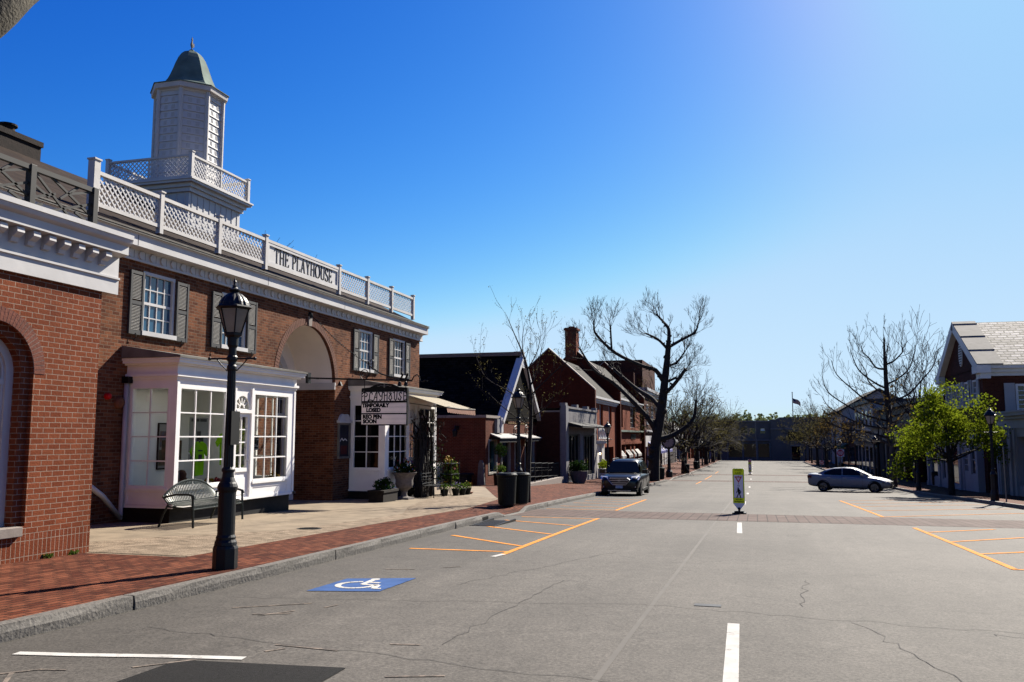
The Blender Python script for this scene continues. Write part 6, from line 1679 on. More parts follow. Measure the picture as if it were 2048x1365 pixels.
# ramp railing
t = thing("ramp_railing", "black iron railing on a low stone ramp right of the young tree", "railing", (-11.5, 47.5, -1))
RY = [43.4, 45.0, 46.6, 48.2, 49.8, 51.2]
def rx(y): return -11.35 - .12 * (y - 43.4) / 8
mb = MB()
for a, b in zip(RY[:-1], RY[1:]):
    for q in (.18, .9): mb.tube([(rx(a), a, zz(-11.4, a) + q + .25), (rx(b), b, zz(-11.4, b) + q + .28)], .022, 6)
mb.build("rail", "black_metal", t)
for a in RY:
    mb = MB(); mb.tube([(rx(a), a, zz(-11.4, a)), (rx(a), a, zz(-11.4, a) + 1.2)], .028, 6); mb.build("post", "black_metal", t)
mb = MB()
for y in frange(43.4, 51.2, .14): mb.tube([(rx(y), y, zz(-11.4, y) + .44), (rx(y), y, zz(-11.4, y) + 1.16)], .016, 4)
for y in frange(43.6, 51.0, .28): mb.tube([(rx(y), y + .06 * cos(k * pi / 4), zz(-11.4, y) + .85 + .09 * sin(k * pi / 4)) for k in range(8)], .012, 4, closed=True)
mb.build("baluster", "black_metal", t)
mb = MB(); vs = []
mb.hexa([(-11.7, 43.2, zz(-11.4, 43.2) - .2), (-11.2, 43.2, zz(-11.4, 43.2) - .2), (-11.2, 51.4, zz(-11.4, 51.4) - .2), (-11.7, 51.4, zz(-11.4, 51.4) - .2), (-11.7, 43.2, zz(-11.4, 43.2) + .1), (-11.2, 43.2, zz(-11.4, 43.2) + .1), (-11.2, 51.4, zz(-11.4, 51.4) + .36), (-11.7, 51.4, zz(-11.4, 51.4) + .36)])
mb.build("stone_base", "limestone", t)

# ---------------------------------------------------------------- grey painted brick shop
XG = -11.2; F = FX(XG)
t = thing("grey_shop", "pale grey painted brick shop with two tall dark windows and dentilled parapet", "shop", (XG, 57, -1.4))
mb = MB()
mb.wall(F, 51.8, 63.0, -2.0, 3.4, [(52.5, 56.7, -1.25, 1.72), (57.8, 61.9, -1.1, 1.66)], .3)
mb.wall(FY(51.8), XG - .3, XG, -2.0, 3.4, [], .1); mb.poly([F(63, -2), F(63, 3.4), F(63, 3.4, -9), F(63, -2, -9)])
for u0 in (51.8, 55.3, 59.0, 62.4): mb.lbox(F, u0, u0 + .6, 3.4, 3.62, -.3, .06)
mb.lbox(F, 51.8, 63, 3.30, 3.42, -.3, .08)
mb.poly([(-20, 51.8, 3.3), (XG, 51.8, 3.3), (XG, 63, 3.3), (-20, 63, 3.3)])
mb.build("wall", "brick_grey", t)
mb = MB(); mb.lbox(F, 51.75, 52.5, -2, 3.45, -.2, .10); mb.build("corner_pier", "grey_paint", t)
mb = MB(); mb.box(-20, XG - .3, 51.85, 52.2, -2, 3.05); mb.build("side_wall", "brick_brown", t)
mb = MB(); mb.box(-20, XG - .3, 51.8, 52.25, 3.05, 3.15); mb.build("side_coping", "limestone", t)
for u0, u1, v0, v1, s in ((52.5, 56.7, -1.25, 1.72, 4), (57.8, 61.9, -1.1, 1.66, 4)):
    w = MB()
    for k in range(s + 1): w.lbox(F, u0 + (u1 - u0 - .1) * k / s, u0 + (u1 - u0 - .1) * k / s + .1, v0, v1, -.28, -.16)
    w.lbox(F, u0, u1, v0, v0 + .25, -.28, -.15); w.lbox(F, u0, u1, v1 - .1, v1, -.28, -.15); w = w.build("window", "trim_black", t)
    g = MB(); g.lquad(F, u0, u1, v0, v1, -.22); g.build("pane", "glass_dark", w)
mb = MB(); mb.extr([F(52.4, v, n) for n, v in ((0, 2.46), (1.0, 2.20), (1.0, 2.1), (0, 2.2))], (0, 9.8, 0)); mb.build("canopy", "awning_dark", t)
mb = MB(); mb.lbox(F, 52.4, 62.2, 2.2, 2.23, .98, 1.02); mb.build("canopy_edge", "awning_white", t)
mb = MB(); mb.lbox(F, 63, 68, -2.2, 1.0, -.5, -.3); mb.lbox(F, 63.1, 63.5, -2.2, 1.0, -.3, -.15); mb.lbox(F, 66.0, 66.4, -2.2, 1.0, -.3, -.15); mb.lbox(F, 63, 68, 1.0, 1.25, -.5, -.05); mb.build("white_porch", "white_old", t)
mb = MB()
for k in range(6):
    c = 63.4 + k * .75; mb.tube([F(c + .33 * cos(a * pi / 8), 1.75 + .33 * sin(a * pi / 8), .1) for a in range(16)], .05, 5, closed=True)
mb.lbox(F, 63, 67.8, 2.08, 2.16, .05, .15); mb.lbox(F, 63, 67.8, 1.34, 1.42, .05, .15); mb.build("ring_trellis", "white_paint", t)
mb = MB(); mb.lbox(F, 64.4, 64.5, .2, .34, -.1, .02); mb.build("porch_lamp", "bulb_warm", t)
pot("shrub_pot", "large dark pot with rounded shrub before the grey shop's first window", -10.5, 52.6, zz(-10.5, 52.6), [(.36, 0), (.52, .4), (.56, .75), (.5, .75)], "stone_grey", "leaf_dark", 1.0, .62, 520, .09, (), "plant pot", None, .7)
t = thing("white_planter", "white box planter with yellow green plants right of the grey shop", "planter", (-10.9, 64.0, zz(-11, 64)))
mb = MB(); mb.box(-.3, .3, -.8, .8, 0, .75); o = mb.build("box", "white_old"); o.parent = t
mb = MB(); leaves(mb, (0, 0, 1.0), .4, .8, .4, 260, .10, rnd, .2); o = mb.build("foliage", "leaf_green", recalc=False); o.parent = t

# ---------------------------------------------------------------- red brick terrace with stepped fire walls
XT = -12.6; F = FX(XT)
t = thing("red_terrace", "red brick terrace with sloping fire walls, grey roofs and tall chimney", "terrace", (XT, 84, -2))
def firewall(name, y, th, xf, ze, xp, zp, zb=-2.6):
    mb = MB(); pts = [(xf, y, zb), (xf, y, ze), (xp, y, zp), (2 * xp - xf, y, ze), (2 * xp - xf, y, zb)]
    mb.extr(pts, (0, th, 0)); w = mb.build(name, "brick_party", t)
    mb = MB()
    for a, b in (((xf, ze), (xp, zp)), ((xp, zp), (2 * xp - xf, ze))):
        mb.hexa([(a[0], y - .06, a[1]), (b[0], y - .06, b[1]), (b[0], y + th + .06, b[1]), (a[0], y + th + .06, a[1]), (a[0], y - .06, a[1] + .1), (b[0], y - .06, b[1] + .1), (b[0], y + th + .06, b[1] + .1), (a[0], y + th + .06, a[1] + .1)])
    mb.build("coping", "limestone", w)
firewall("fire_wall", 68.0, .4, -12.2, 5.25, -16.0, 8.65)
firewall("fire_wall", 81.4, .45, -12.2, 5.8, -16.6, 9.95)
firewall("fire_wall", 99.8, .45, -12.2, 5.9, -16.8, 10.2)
mb = MB(); mb.box(-17.4, -16.3, 80.9, 82.2, 8.8, 12.0); mb.box(-17.5, -16.2, 80.8, 82.3, 11.75, 11.95); mb.lathe((-16.85, 81.5, 12), [(.3, 0), (.3, .15)], 8); mb.build("chimney", "brick_red", t)
for (y0, y1, ze, xp, zp, fy, wn_) in ((68.4, 81.4, 4.75, -16, 8.2, None, ((69.0, 70.9), (72.2, 73.9), (77, 78.6))), (81.85, 99.8, 5.15, -16.6, 9.4, None, ((82.0, 85.6), (90.9, 94.6)))):
    mb = MB(); mb.extr([(XT + .15, y0, ze), (xp, y0, zp), (2 * xp - XT, y0, ze), (2 * xp - XT, y0, ze - .2), (XT + .15, y0, ze - .1)], (0, y1 - y0, 0)); mb.build("roof", "shingle_grey", t)
    mb = MB()
    for z0, z1, e in ((ze - .45, ze - .3, .1), (ze - .3, ze - .12, .22), (ze - .12, ze + .06, .38)): mb.lbox(F, y0, y1, z0, z1, -.2, e)
    mb.build("cornice", "white_paint", t)
    mb = MB(); mb.wall(F, y0, y1, -2.6, ze - .4, [(a, b, 2.45, ze - .48) for a, b in wn_] + ([(82.6, 86.6, -2.0, .75), (87.4, 90.6, -2.0, .75), (91.6, 93.4, -2.0, .75), (94.4, 98.8, -2.0, .75)] if y0 > 80 else [(69.2, 72.5, -2, .6), (74, 79.5, -2, .6)]), .35); mb.build("wall", "brick_red", t)
    for a, b in wn_:
        sash(t, F, a + .1, b - .1, 2.45, ze - .5, 2 if b - a < 2.5 else 3, 4, -.25, .12, "white_old", "glass_dark", True, .025)
mb = MB(); mb.lbox(F, 81.9, 99.7, 1.98, 2.16, -.1, .32); mb.build("string_course", "copper_green", t)
mb = MB(); mb.lbox(F, 81.9, 99.7, .75, 1.0, 0, .12); mb.build("lintel", "brick_red", t)
mb = MB()
for k in range(6): mb.lbox(F, 91.2 + k * .62, 91.6 + k * .62, 1.25, 1.75, .0, .06)
mb.build("sign_lettering", "sign_black", t)
for u0, u1 in ((82.6, 86.6), (87.4, 90.6), (91.6, 93.4), (94.4, 98.8)):
    mb = MB(); mb.lquad(F, u0, u1, -2.2, .75, -.3); mb.build("shop_window", "glass_dark", t)
    mb = MB(); mb.extr([F(u0 + .15, v, n) for n, v in ((-.05, .15), (.35, -.35), (.35, -.6), (.32, -.6), (.32, -.38), (-.05, .1))], (0, min(u1 - u0, 3.2) - .5, 0)); mb.build("window_awning", "awning_white", t)
for u0, u1 in ((69.2, 72.5), (74, 79.5)):
    mb = MB(); mb.lquad(F, u0, u1, -2.2, .6, -.3); mb.build("shop_window", "glass_dark", t)

# taller brick block with blue awnings
t = thing("tall_brick_block", "tall orange brick block with white cornice and blue awning behind the bare tree", "building", (-12.6, 112, -2.5))
mb = MB(); mb.box(-24, -12.6, 102.5, 123.5, -3, 7.3); mb.build("wall", "brick_brown", t)
mb = MB(); mb.box(-24, -12.8, 103.5, 117, 7.3, 10.7); mb.box(-22, -13.5, 101.0, 103.5, 5.5, 9.0); mb.build("upper_block", "brick_brown", t)
mb = MB()
for z0, z1, e in ((6.5, 6.7, .1), (6.7, 6.95, .3), (6.95, 7.3, .5)): mb.box(-24, -12.6 + e, 102.5 - e * .5, 123.5 + e, z0, z1)
mb.box(-24, -12.6 + .25, 103, 123.7, 2.05, 2.3)
mb.build("cornice", "white_paint", t)
F = FX(-12.6)
mb = MB(); mb.lbox(F, 103, 123, .3, 1.6, 0, .12); mb.lbox(F, 105, 107, -2.8, .3, 0, .1); mb.lbox(F, 115, 116.2, -2.8, .3, 0, .1); mb.lbox(F, 122, 123.4, -2.8, .3, 0, .1); mb.build("shop_front", "white_old", t)
for y in (105, 110, 115, 120):
    sash(t, F, y, y + 1.6, 3.0, 5.4, 2, 4, .02, .12, "white_paint", "glass_sky", True, .03)
panes(F, ((107.2, 114.8, -2.4, .3), (116.4, 121.8, -2.4, .3)), .02)
mb = MB(); mb.extr([F(105.2, v, n) for n, v in ((.1, .9), (1.6, -.25), (1.6, -.55), (1.56, -.55), (1.56, -.28), (.1, .8))], (0, 16, 0)); mb.build("blue_awning", "awning_blue", t)
mb = MB()
for k in range(4): y = 106.5 + k * 4.2; mb.hexa([F(y, .815 + .09, .12), F(y + .7, .905, .12), F(y + .7, -.18, 1.56), F(y, -.18, 1.56), F(y, .93, .12), F(y + .7, .93, .12), F(y + .7, -.16, 1.58), F(y, -.16, 1.58)])
mb.build("awning_stripe_band", "clap_white", t)
# further left row
t = thing("dark_shop", "dark fronted two storey shop just beyond the blue awning", "shop", (-12.6, 133, -2.8))
mb = MB(); mb.box(-24, -12.6, 123.6, 143, -3.2, 3.6); mb.box(-24, -13.5, 126, 141, 3.6, 5.9); mb.build("wall", "dark_fascia", t)
mb = MB(); mb.box(-24, -12.3, 123.6, 143, 3.2, 3.65); mb.lbox(FX(-12.6), 125, 130, -2.6, 1.5, 0, .1); mb.lbox(FX(-13.5), 128, 130, 4.0, 5.5, 0, .06); mb.lbox(FX(-13.5), 135, 137, 4.0, 5.5, 0, .06); mb.build("trim", "white_old", t)
t = thing("clapboard_shop", "white clapboard gabled shop with orange awning between the left trunks", "shop", (-12.4, 151, -3))
mb = MB(); mb.box(-24, -12.5, 143.2, 159, -3.4, 2.6); mb.extr([(-12.5, 143.2, 2.6), (-16.5, 143.2, 5.0), (-20.5, 143.2, 2.6)], (0, 16, 0)); mb.build("wall", "clap_white", t)
mb = MB(); mb.extr([(-12.4, 150, .9), (-10.9, 150, .1), (-10.9, 150, -.2), (-12.4, 150, .6)], (0, 6, 0)); mb.build("orange_awning", "terracotta", t)
panes(FX(-12.5), ((144.5, 149, -2.8, .5), (151, 157, -2.8, .2)), .02)
t = thing("brick_end_shop", "small orange brick shop at the far end of the left row", "shop", (-12.4, 168, -3.2))
mb = MB(); mb.box(-24, -12.4, 159.2, 176, -3.6, 2.2); mb.build("wall", "brick_red", t)
panes(FX(-12.4), ((161, 166, -3.0, .2), (168, 174, -3.0, .2)), .02)
t = thing("blue_fascia_shop", "white shop with dark blue fascia across the far end of the street", "shop", (-13, 191, -3.4))
mb = MB(); mb.box(-30, -8.6, 191, 202, -3.8, 3.4); mb.build("wall", "clap_white", t)
mb = MB(); mb.box(-29, -9, 190.7, 190.98, -1.2, .7); mb.build("fascia", "navy", t)
panes(FY(191), ((-14.8, -12.8, -3.2, -1.3), (-11.6, -9.6, -3.2, -1.3)), .03)
mb = MB(); mb.box(-29, -8, 192, 203, 3.4, 3.6); mb.build("roof", "shingle_grey", t)
# grey building closing the street
t = thing("grey_end_building", "long grey two storey building closing the far end of the street", "building", (2, 190, -3.4))
FE = FY(190)
mb = MB(); mb.wall(FE, -8.4, 3.2, -3.8, 4.75, [(-2.9, -1.9 + .4, 2.1, 3.2), (-.95, .05, 2.1, 3.2), (1.1, 2.1, 2.1, 3.2), (-5.4, -2.7, -2.9, -.1), (-2.3, .2, -2.9, -.1), (.6, 2.8, -2.9, -.1)], .5); mb.box(-8.4, 3.2, 190.6, 203, -3.8, 4.7); mb.build("left_wing", "grey_far", t)
mb = MB(); mb.wall(FY(189.5), 3.2, 17, -3.8, 5.0, [(7.3, 8.9, -3.6, -.6), (6.6, 9.6, .5, 2.4)], .6); mb.box(3.2, 17, 190.2, 203, -3.8, 4.95); mb.poly([(3.2, 189.5, -3.8), (3.2, 191, -3.8), (3.2, 191, 5), (3.2, 189.5, 5)])
mb.extr([(4.2, 189.5, 5.0), (16, 189.5, 5.0), (15.5, 189.5, 5.45), (5.0, 189.5, 5.45)], (0, 8, 0)); mb.build("right_wing", "grey_far", t)
mb = MB(); mb.box(-8.5, 3.2, 189.6, 190, .55, .8); mb.box(-8.5, 3.2, 189.8, 190, 4.5, 4.8); mb.box(3.1, 17, 189.3, 189.5, 2.9, 3.15); mb.box(7.1, 9.1, 189.35, 189.5, -.6, -.3)
for x in (-5.7, -2.55, .35, 3.0): mb.box(x - .15, x + .15, 189.85, 190, -3.6, .55)
mb.build("ledge", "grey_far_pale", t)
panes(FE, ((-8, 3, -3.4, 3.4),), -.45, "dark_glass"); panes(FY(189.5), ((4, 12, -3.6, 2.6),), -.55, "dark_glass")
mb = MB(); mb.lquad(FE, 1.2, 2.0, 2.65, 3.1, -.3); mb.build("window_blind", "interior", t)
t = thing("flagpole", "tall grey flagpole with flag above the far grey building", "flagpole", (8.2, 200, -3.5))
mb = MB(); mb.tube([(8.2, 200, -3.6), (8.2, 200, 11.0)], [.14, .09], 8); mb.lathe((8.2, 200, 11.0), [(.05, 0), (.16, .12), (.05, .25)], 8); mb.build("pole", "galv", t)
def wave(u, v): return (8.3 + 1.55 * u, 200 + .25 * sin(u * 5), 9.85 - 1.05 * v - 1.0 * u * u - .1 * sin(u * 6))
mb = MB()
for j in range(13):
    for i in range(10):
        u0, u1, v0, v1 = i / 10, (i + 1) / 10, j / 13, (j + 1) / 13
        mb.cur = 2 if (u0 < .39 and j < 7) else (0 if j % 2 == 0 else 1)
        mb.poly([wave(u0, v0), wave(u1, v0), wave(u1, v1), wave(u0, v1)])
fl = mb.build("flag", ["flag_red", "flag_white", "flag_blue"], None, recalc=False); tag(fl, "striped red and white flag with blue corner on the far pole", "flag")
mb = MB(); mb.tube([(.15, 184, -3.4), (.15, 184, 5.6)], [.09, .06], 6); mb.lathe((.15, 184, 5.6), [(.1, 0), (.28, .1), (.1, .25)], 8); tag(mb.build("light_pole", "galv"), "thin grey light pole before the far grey building", "pole")

# ================================================================= right side
XR = 12.1; F = FX(XR, -1)
t = thing("slate_house", "dark brick house with white trimmed gable and pale slate roof on the right", "house", (XR, 57, -1.6))
SH = t
FE = FY(52.3)
mb = MB()
mb.wall(F, 52.3, 62.5, -1.9, 5.35, [(a, a + 1.1, 3.3, 4.75) for a in (53.6, 55.6, 57.9, 60.2)], .12)
mb.extr([(XR, 52.3, 5.3), (XR, 62.5, 5.3), (XR, 57.4, 8.25)], (.3, 0, 0))
mb.wall(FE, XR, 26, -1.9, 5.35, [(13.68, 15.2, 2.75, 4.4)], .12)
mb.build("wall", "brick_brown", t)
mb = MB(); mb.poly([(XR + .95, 51.85, 5.42), (26, 51.85, 5.42), (26, 57.4, 8.42), (XR + .95, 57.4, 8.42)]); mb.poly([(XR - .1, 62.95, 5.4), (26, 62.95, 5.4), (26, 57.4, 8.42), (XR - .1, 57.4, 8.42)]); mb.build("roof", "slate", t)
mb = MB(); mb.hexa([(XR - .35, 51.8, 5.44), (XR + .95, 51.8, 5.44), (XR + .95, 57.4, 8.46), (XR - .35, 57.4, 8.46), (XR - .35, 51.8, 5.50), (XR + .95, 51.8, 5.50), (XR + .95, 57.4, 8.52), (XR - .35, 57.4, 8.52)])
for q in (.3, .62, .93): mb.box(XR - .36, XR + .96, 51.8 + 5.6 * q - .03, 51.8 + 5.6 * q + .03, 5.44 + 3.02 * q, 5.53 + 3.02 * q)
mb.build("roof_verge", "lead", t)
mb = MB()
for a, b in (((52.0, 5.25), (57.4, 8.2)), ((62.8, 5.25), (57.4, 8.2))): mb.ribbon(F, [a, b], .5, -.05, .35)
for y0, y1 in ((51.7, 52.9), (61.9, 63.1)):
    mb.lbox(F, y0, y1, 5.0, 5.42, -.3, .38); mb.lbox(F, y0 + .1, y1 - .1, 4.7, 5.0, -.3, .2)
for z0, z1, e in ((4.85, 5.05, .08), (5.05, 5.25, .22), (5.25, 5.44, .4)): mb.box(XR - e * .8, 26, 52.3 - e, 52.3, z0, z1)
mb.build("cornice", "white_paint", t)
mb = MB(); mb.lext(F, [(57.0 + .42 * cos(a * pi / 12), 6.45 + .72 * sin(a * pi / 12)) for a in range(24)], .0, .06); v = mb.build("oval_vent", "white_paint", t)
mb = MB()
for k in range(9):
    z = 5.85 + k * .15; w_ = .36 * sqrt(max(0, 1 - ((z - 6.45) / .66) ** 2)); mb.lbox(F, 57.0 - w_, 57.0 + w_, z, z + .05, .06, .09)
mb.build("louvre", "shutter_grey", v)
for a in (53.6, 55.6, 57.9, 60.2):
    sash(t, F, a, a + 1.1, 3.3, 4.75, 3, 4, -.05, .1, "white_paint", "glass_dark", True, .02)
    mb = MB(); mb.lbox(F, a - .55, a - .05, 3.25, 4.8, 0, .06); mb.build("shutter", "clap_white", t)
    mb = MB(); mb.lbox(F, a + 1.15, a + 1.65 if a < 57.5 or a > 57.9 else a + 1.6, 3.25, 4.8, 0, .06); mb.build("shutter", "clap_white", t)
sash(t, FE, 13.68, 15.2, 2.75, 4.4, 4, 6, -.05, .12, "white_paint", "glass_dark", True, .02)
mb = MB(); mb.lbox(FE, 13.12, 13.64, 2.75, 4.45, 0, .06); mb.build("shutter", "clap_white", t)
mb = MB(); mb.box(26, 26.2, 52.3, 62.5, -2, 5.4); mb.box(XR, 26, 62.3, 62.5, -2, 5.4); mb.build("rear_wall", "brick_brown", t)
# ground floor white shop front of that house
XW = 11.85; F = FX(XW, -1)
t = thing("white_shop_front", "white panelled shop front with pilasters and half-glazed door behind the green tree", "shop front", (XW, 60, -1.8))
mb = MB()
mb.wall(F, 53.0, 67.8, -2.1, 2.0, [(53.5, 55.0, -.6, 1.1), (55.6, 56.8, -1.75, .75), (58.2, 60.6, -1.4, .9), (61.6, 62.9, -1.2, .9), (64.4, 66.9, -1.2, .9)], .15)
mb.wall(FY(53.0), XW, XW + .3, -2.1, 2.0, [], .1)
mb.box(XW + .02, XW + .4, 62.5, 67.8, 1.9, 2.1)
for u in (53.0, 57.2, 60.9, 63.4, 67.2): mb.lbox(F, u, u + .5, -2.1, 1.4, 0, .1); mb.lbox(F, u - .06, u + .56, -1.9, -1.55, 0, .14)
for z0, z1, e in ((1.4, 1.55, .12), (1.55, 1.85, .06), (1.85, 2.05, .3)): mb.lbox(F, 52.9, 67.9, z0, z1, 0, e)
mb.build("woodwork", "clap_white", t)
for u0, u1, v0, v1, c, r in ((53.5, 55.0, -.6, 1.1, 2, 2), (58.2, 60.6, -1.4, .9, 1, 1), (61.6, 62.9, -1.2, .9, 1, 1), (64.4, 66.9, -1.2, .9, 1, 1)):
    w = MB(); q = paned(w, F, u0, u1, v0, v1, c, r, .07, -.1, .03); w = w.build("window", "clap_white", t); g = MB(); g.lquad(F, *q, -.1); g.build("pane", "glass_dark", w)
w = MB(); w.lbox(F, 55.6, 56.8, -1.75, -.55, -.12, -.04); q = paned(w, F, 55.6, 56.8, -.55, .75, 4, 3, .1, -.08, .03); w = w.build("door", "clap_white", t); g = MB(); g.lquad(F, *q, -.08); g.build("pane", "glass_dark", w)
# one-storey white shop nearest on the right
XW = 12.0; F = FX(XW, -1)
t = thing("white_arcade_shop", "one storey white shop with arched niche at the right edge", "shop", (XW, 42, -1.1))
mb = MB()
mb.archface(F, 47.2, 49.7, -1.6, 2.0, 48.3, .78, 1.05, -1.35, 0, .6)
mb.wall(F, 26, 47.2, -1.6, 2.0, [(40.6, 46.2, -.75, 1.55), (33, 39.6, -.75, 1.55)], .5)
mb.poly([F(49.7, -1.6), F(49.7, 2.6), F(49.7, 2.6, -12), F(49.7, -1.6, -12)]); mb.poly([F(26, -1.6), F(26, 2.6), F(26, 2.6, -12), F(26, -1.6, -12)])
mb.poly([F(26, 2.6, 0), F(49.7, 2.6, 0), F(49.7, 2.6, -12), F(26, 2.6, -12)])
mb.lquad(F, 47.3, 49.3, -1.5, 2, -.6)
mb.build("wall", "clap_white", t)
mb = MB()
for z0, z1, e in ((1.95, 2.1, .06), (2.1, 2.4, .03), (2.4, 2.55, .15), (2.55, 2.7, .3), (2.7, 2.78, .36)): mb.lbox(F, 25.8, 49.7 + e, z0, z1, -.3, e)
mb.ring(F, 48.3, 1.05, -1.5, .78, .95, 0, .08); mb.lext(F, [(48.2, 1.8), (48.4, 1.8), (48.46, 2.0), (48.14, 2.0)], 0, .14)
for u in (46.3, 47.05, 49.35, 39.7, 40.3): mb.lbox(F, u, u + .28, -1.5, 1.95, 0, .09)
mb.build("cornice", "clap_white", t)
for u0, u1 in ((40.6, 46.2), (33, 39.6)):
    w = MB(); q = paned(w, F, u0, u1, -.75, 1.55, 1, 1, .09, -.4, .03); w = w.build("window", "clap_white", t); g = MB(); g.lquad(F, *q, -.4); g.build("pane", "glass_dark", w)
# dark row
XD = 12.3; F = FX(XD, -1)
t = thing("dark_glass_shop", "long low dark glazed shop with pale fascia panels on the right", "shop", (XD, 85, -2.2))
mb = MB(); mb.box(XD + .6, 28, 68.2, 100, -2.9, 4.2); mb.build("body", "dark_fascia", t)
mb = MB(); mb.box(XD - .25, XD + .6, 68.2, 100, 1.1, 2.35); mb.build("fascia", "fascia_pale", t)
mb = MB(); mb.box(XD - .6, XD + .6, 68.2, 100, 2.35, 2.6); mb.box(XD, 28, 68.2, 100, 4.2, 4.5); mb.build("roof_edge", "dark_fascia", t)
for y in (68.4, 74, 79, 84.5, 90, 95, 99.4):
    mb = MB(); mb.box(XD - .2, XD + .25, y, y + .55, -2.9, 1.1); mb.build("pier", "brick_brown" if y < 80 else "fascia_pale", t)
mb = MB(); mb.lquad(F, 68.2, 100, -2.8, 1.1, -.55); mb.build("glazing", "glass_dark", t)
mb = MB(); mb.lbox(F, 75.2, 75.32, -1.9, -.2, -.5, -.42); mb.lbox(F, 76.4, 76.5, -1.9, -.2, -.5, -.42); mb.lbox(F, 75.2, 76.5, -.4, -.25, -.5, -.4); mb.build("door_handle", "white_old", t)
mb = MB(); mb.lbox(F, 96, 96.6, .4, 1.0, .26, .34); tag(mb.build("teal_sign", "teal_sign"), "small teal hanging board on the dark right-hand row", "sign")
t = thing("white_upper_shop", "white two storey shop beyond the long dark glazed one", "shop", (12.3, 110, -2.6))
mb = MB(); mb.box(12.3, 26, 100.3, 118, -3.2, 5.2); mb.build("wall", "clap_white", t)
mb = MB(); mb.box(11.9, 26, 100.2, 118.2, 5.2, 5.6); mb.lbox(FX(12.3, -1), 100.3, 118, .6, 1.9, 0, .2); mb.build("band", "dark_fascia", t)
for y in (101.5, 105, 108.5, 112, 115.3): panes(FX(12.3, -1), ((y, y + 1.3, 2.6, 4.4),), .03, "window"); panes(FX(12.3, -1), ((y, y + 2.4, -2.6, .4),), .03)
t = thing("brown_brick_shop", "brown brick shop with pale windows in the distant right row", "shop", (12.3, 127, -2.8))
mb = MB(); mb.box(12.3, 24, 118.4, 136, -3.4, 3.4); mb.build("wall", "brick_brown", t)
panes(FX(12.3, -1), [(y, y + 1.5, 1.0, 2.8) for y in (119.5, 124, 128.5, 133)], .03, "window", "grey_paint")
panes(FX(12.3, -1), ((119.5, 126, -2.9, .1), (128, 135, -2.9, .1)), .03)
mb = MB(); mb.extr([(12.3, 128, .6), (11.0, 128, .0), (11.0, 128, -.3), (12.3, 128, .3)], (0, 5, 0)); mb.build("teal_awning", "teal_sign", t)
t = thing("white_gable_house", "big white house with low gable showing above the dark right-hand row", "house", (18, 140, -3))
mb = MB(); mb.extr([(12.5, 137, -3.4), (12.5, 137, 5.3), (17.8, 137, 8.3), (23.5, 137, 5.3), (23.5, 137, -3.4)], (0, 20, 0)); mb.build("wall", "clap_white", t)
mb = MB()
for a, b in (((12.0, 5.05), (17.8, 8.35)), ((24, 5.05), (17.8, 8.35))): mb.hexa([(a[0], 136.6, a[1]), (b[0], 136.6, b[1]), (b[0], 157.3, b[1]), (a[0], 157.3, a[1]), (a[0], 136.6, a[1] + .25), (b[0], 136.6, b[1] + .25), (b[0], 157.3, b[1] + .25), (a[0], 157.3, a[1] + .25)])
mb.build("roof", "shingle_grey", t)
t = thing("right_end_shop", "low pale shop at the far end of the right row", "shop", (12.4, 168, -3.2))
mb = MB(); mb.box(12.4, 24, 158, 178, -3.6, 2.4); mb.build("wall", "fascia_pale", t)
panes(FX(12.4, -1), ((159, 166, -3.0, .1), (168, 176, -3.0, .1)), .03)
# back rows that keep the horizon closed
t = thing("left_back_house", "plain grey roofed house behind the left shops", "house", (-30, 130, -2.5))
mb = MB(); mb.box(-40, -26, 105, 160, -3, 4.2); mb.build("wall", "clap_white", t)
mb = MB(); mb.extr([(-25.4, 104.5, 4.0), (-33, 104.5, 6.2), (-40.6, 104.5, 4.0)], (0, 56, 0)); mb.build("roof", "shingle_grey", t)

# ================================================================= trees
def rdir(r, d, ang):
    a = d.cross(Vector((r.gauss(0, 1), r.gauss(0, 1), r.gauss(0, 1))))
    if a.length < 1e-4: a = Vector((1, 0, 0))
    a.normalize(); return (Matrix.Rotation(ang, 3, a) @ d).normalized()
def twig(mb, p, d, L, r0, lv, r, tips, up=.25, kink=.22, kids=3, rmin=.006, ang=(.35, .85), ratio=.62):
    n = 4 if lv > 1 else 3
    pts = [p]; rs = [r0]; dd = d
    for i in range(n):
        dd = rdir(r, dd, r.uniform(0, kink)); dd = (dd + Vector((0, 0, up * .12))).normalized()
        pts.append(pts[-1] + dd * L / n); rs.append(max(rmin, r0 * (1 - .6 * (i + 1) / n)))
    mb.tube(pts, rs, 6 if r0 > .06 else (4 if r0 > .02 else 3), caps=False)
    if lv <= 0:
        tips.append((pts[-1], dd)); return
    for k in range(kids):
        q = r.uniform(.3, 1.0) if k else 1.0
        i = min(n - 1, int(q * n)); base = pts[i] + (pts[i + 1] - pts[i]) * (q * n - i if q < 1 else 1)
        twig(mb, base, rdir(r, dd, r.uniform(*ang) if k else r.uniform(.05, .3)), L * ratio * r.uniform(.75, 1.2), max(rmin, rs[min(i + 1, n)] * .8), lv - 1, r, tips, up, kink, kids, rmin, ang, ratio)
def limb(mb, pts, rs, sides=8):
    """smooth thick limb through the given points"""
    P = [Vector(p) for p in pts]; out = []; rr = []
    for i in range(len(P) - 1):
        p0, p1, p2, p3 = P[max(i - 1, 0)], P[i], P[i + 1], P[min(i + 2, len(P) - 1)]
        for k in range(4):
            s = k / 4
            out.append(.5 * (2 * p1 + (p2 - p0) * s + (2 * p0 - 5 * p1 + 4 * p2 - p3) * s * s + (3 * p1 - p0 - 3 * p2 + p3) * s ** 3)); rr.append(rs[i] + (rs[i + 1] - rs[i]) * s)
    out.append(P[-1]); rr.append(rs[-1]); mb.tube(out, rr, sides); return out, rr
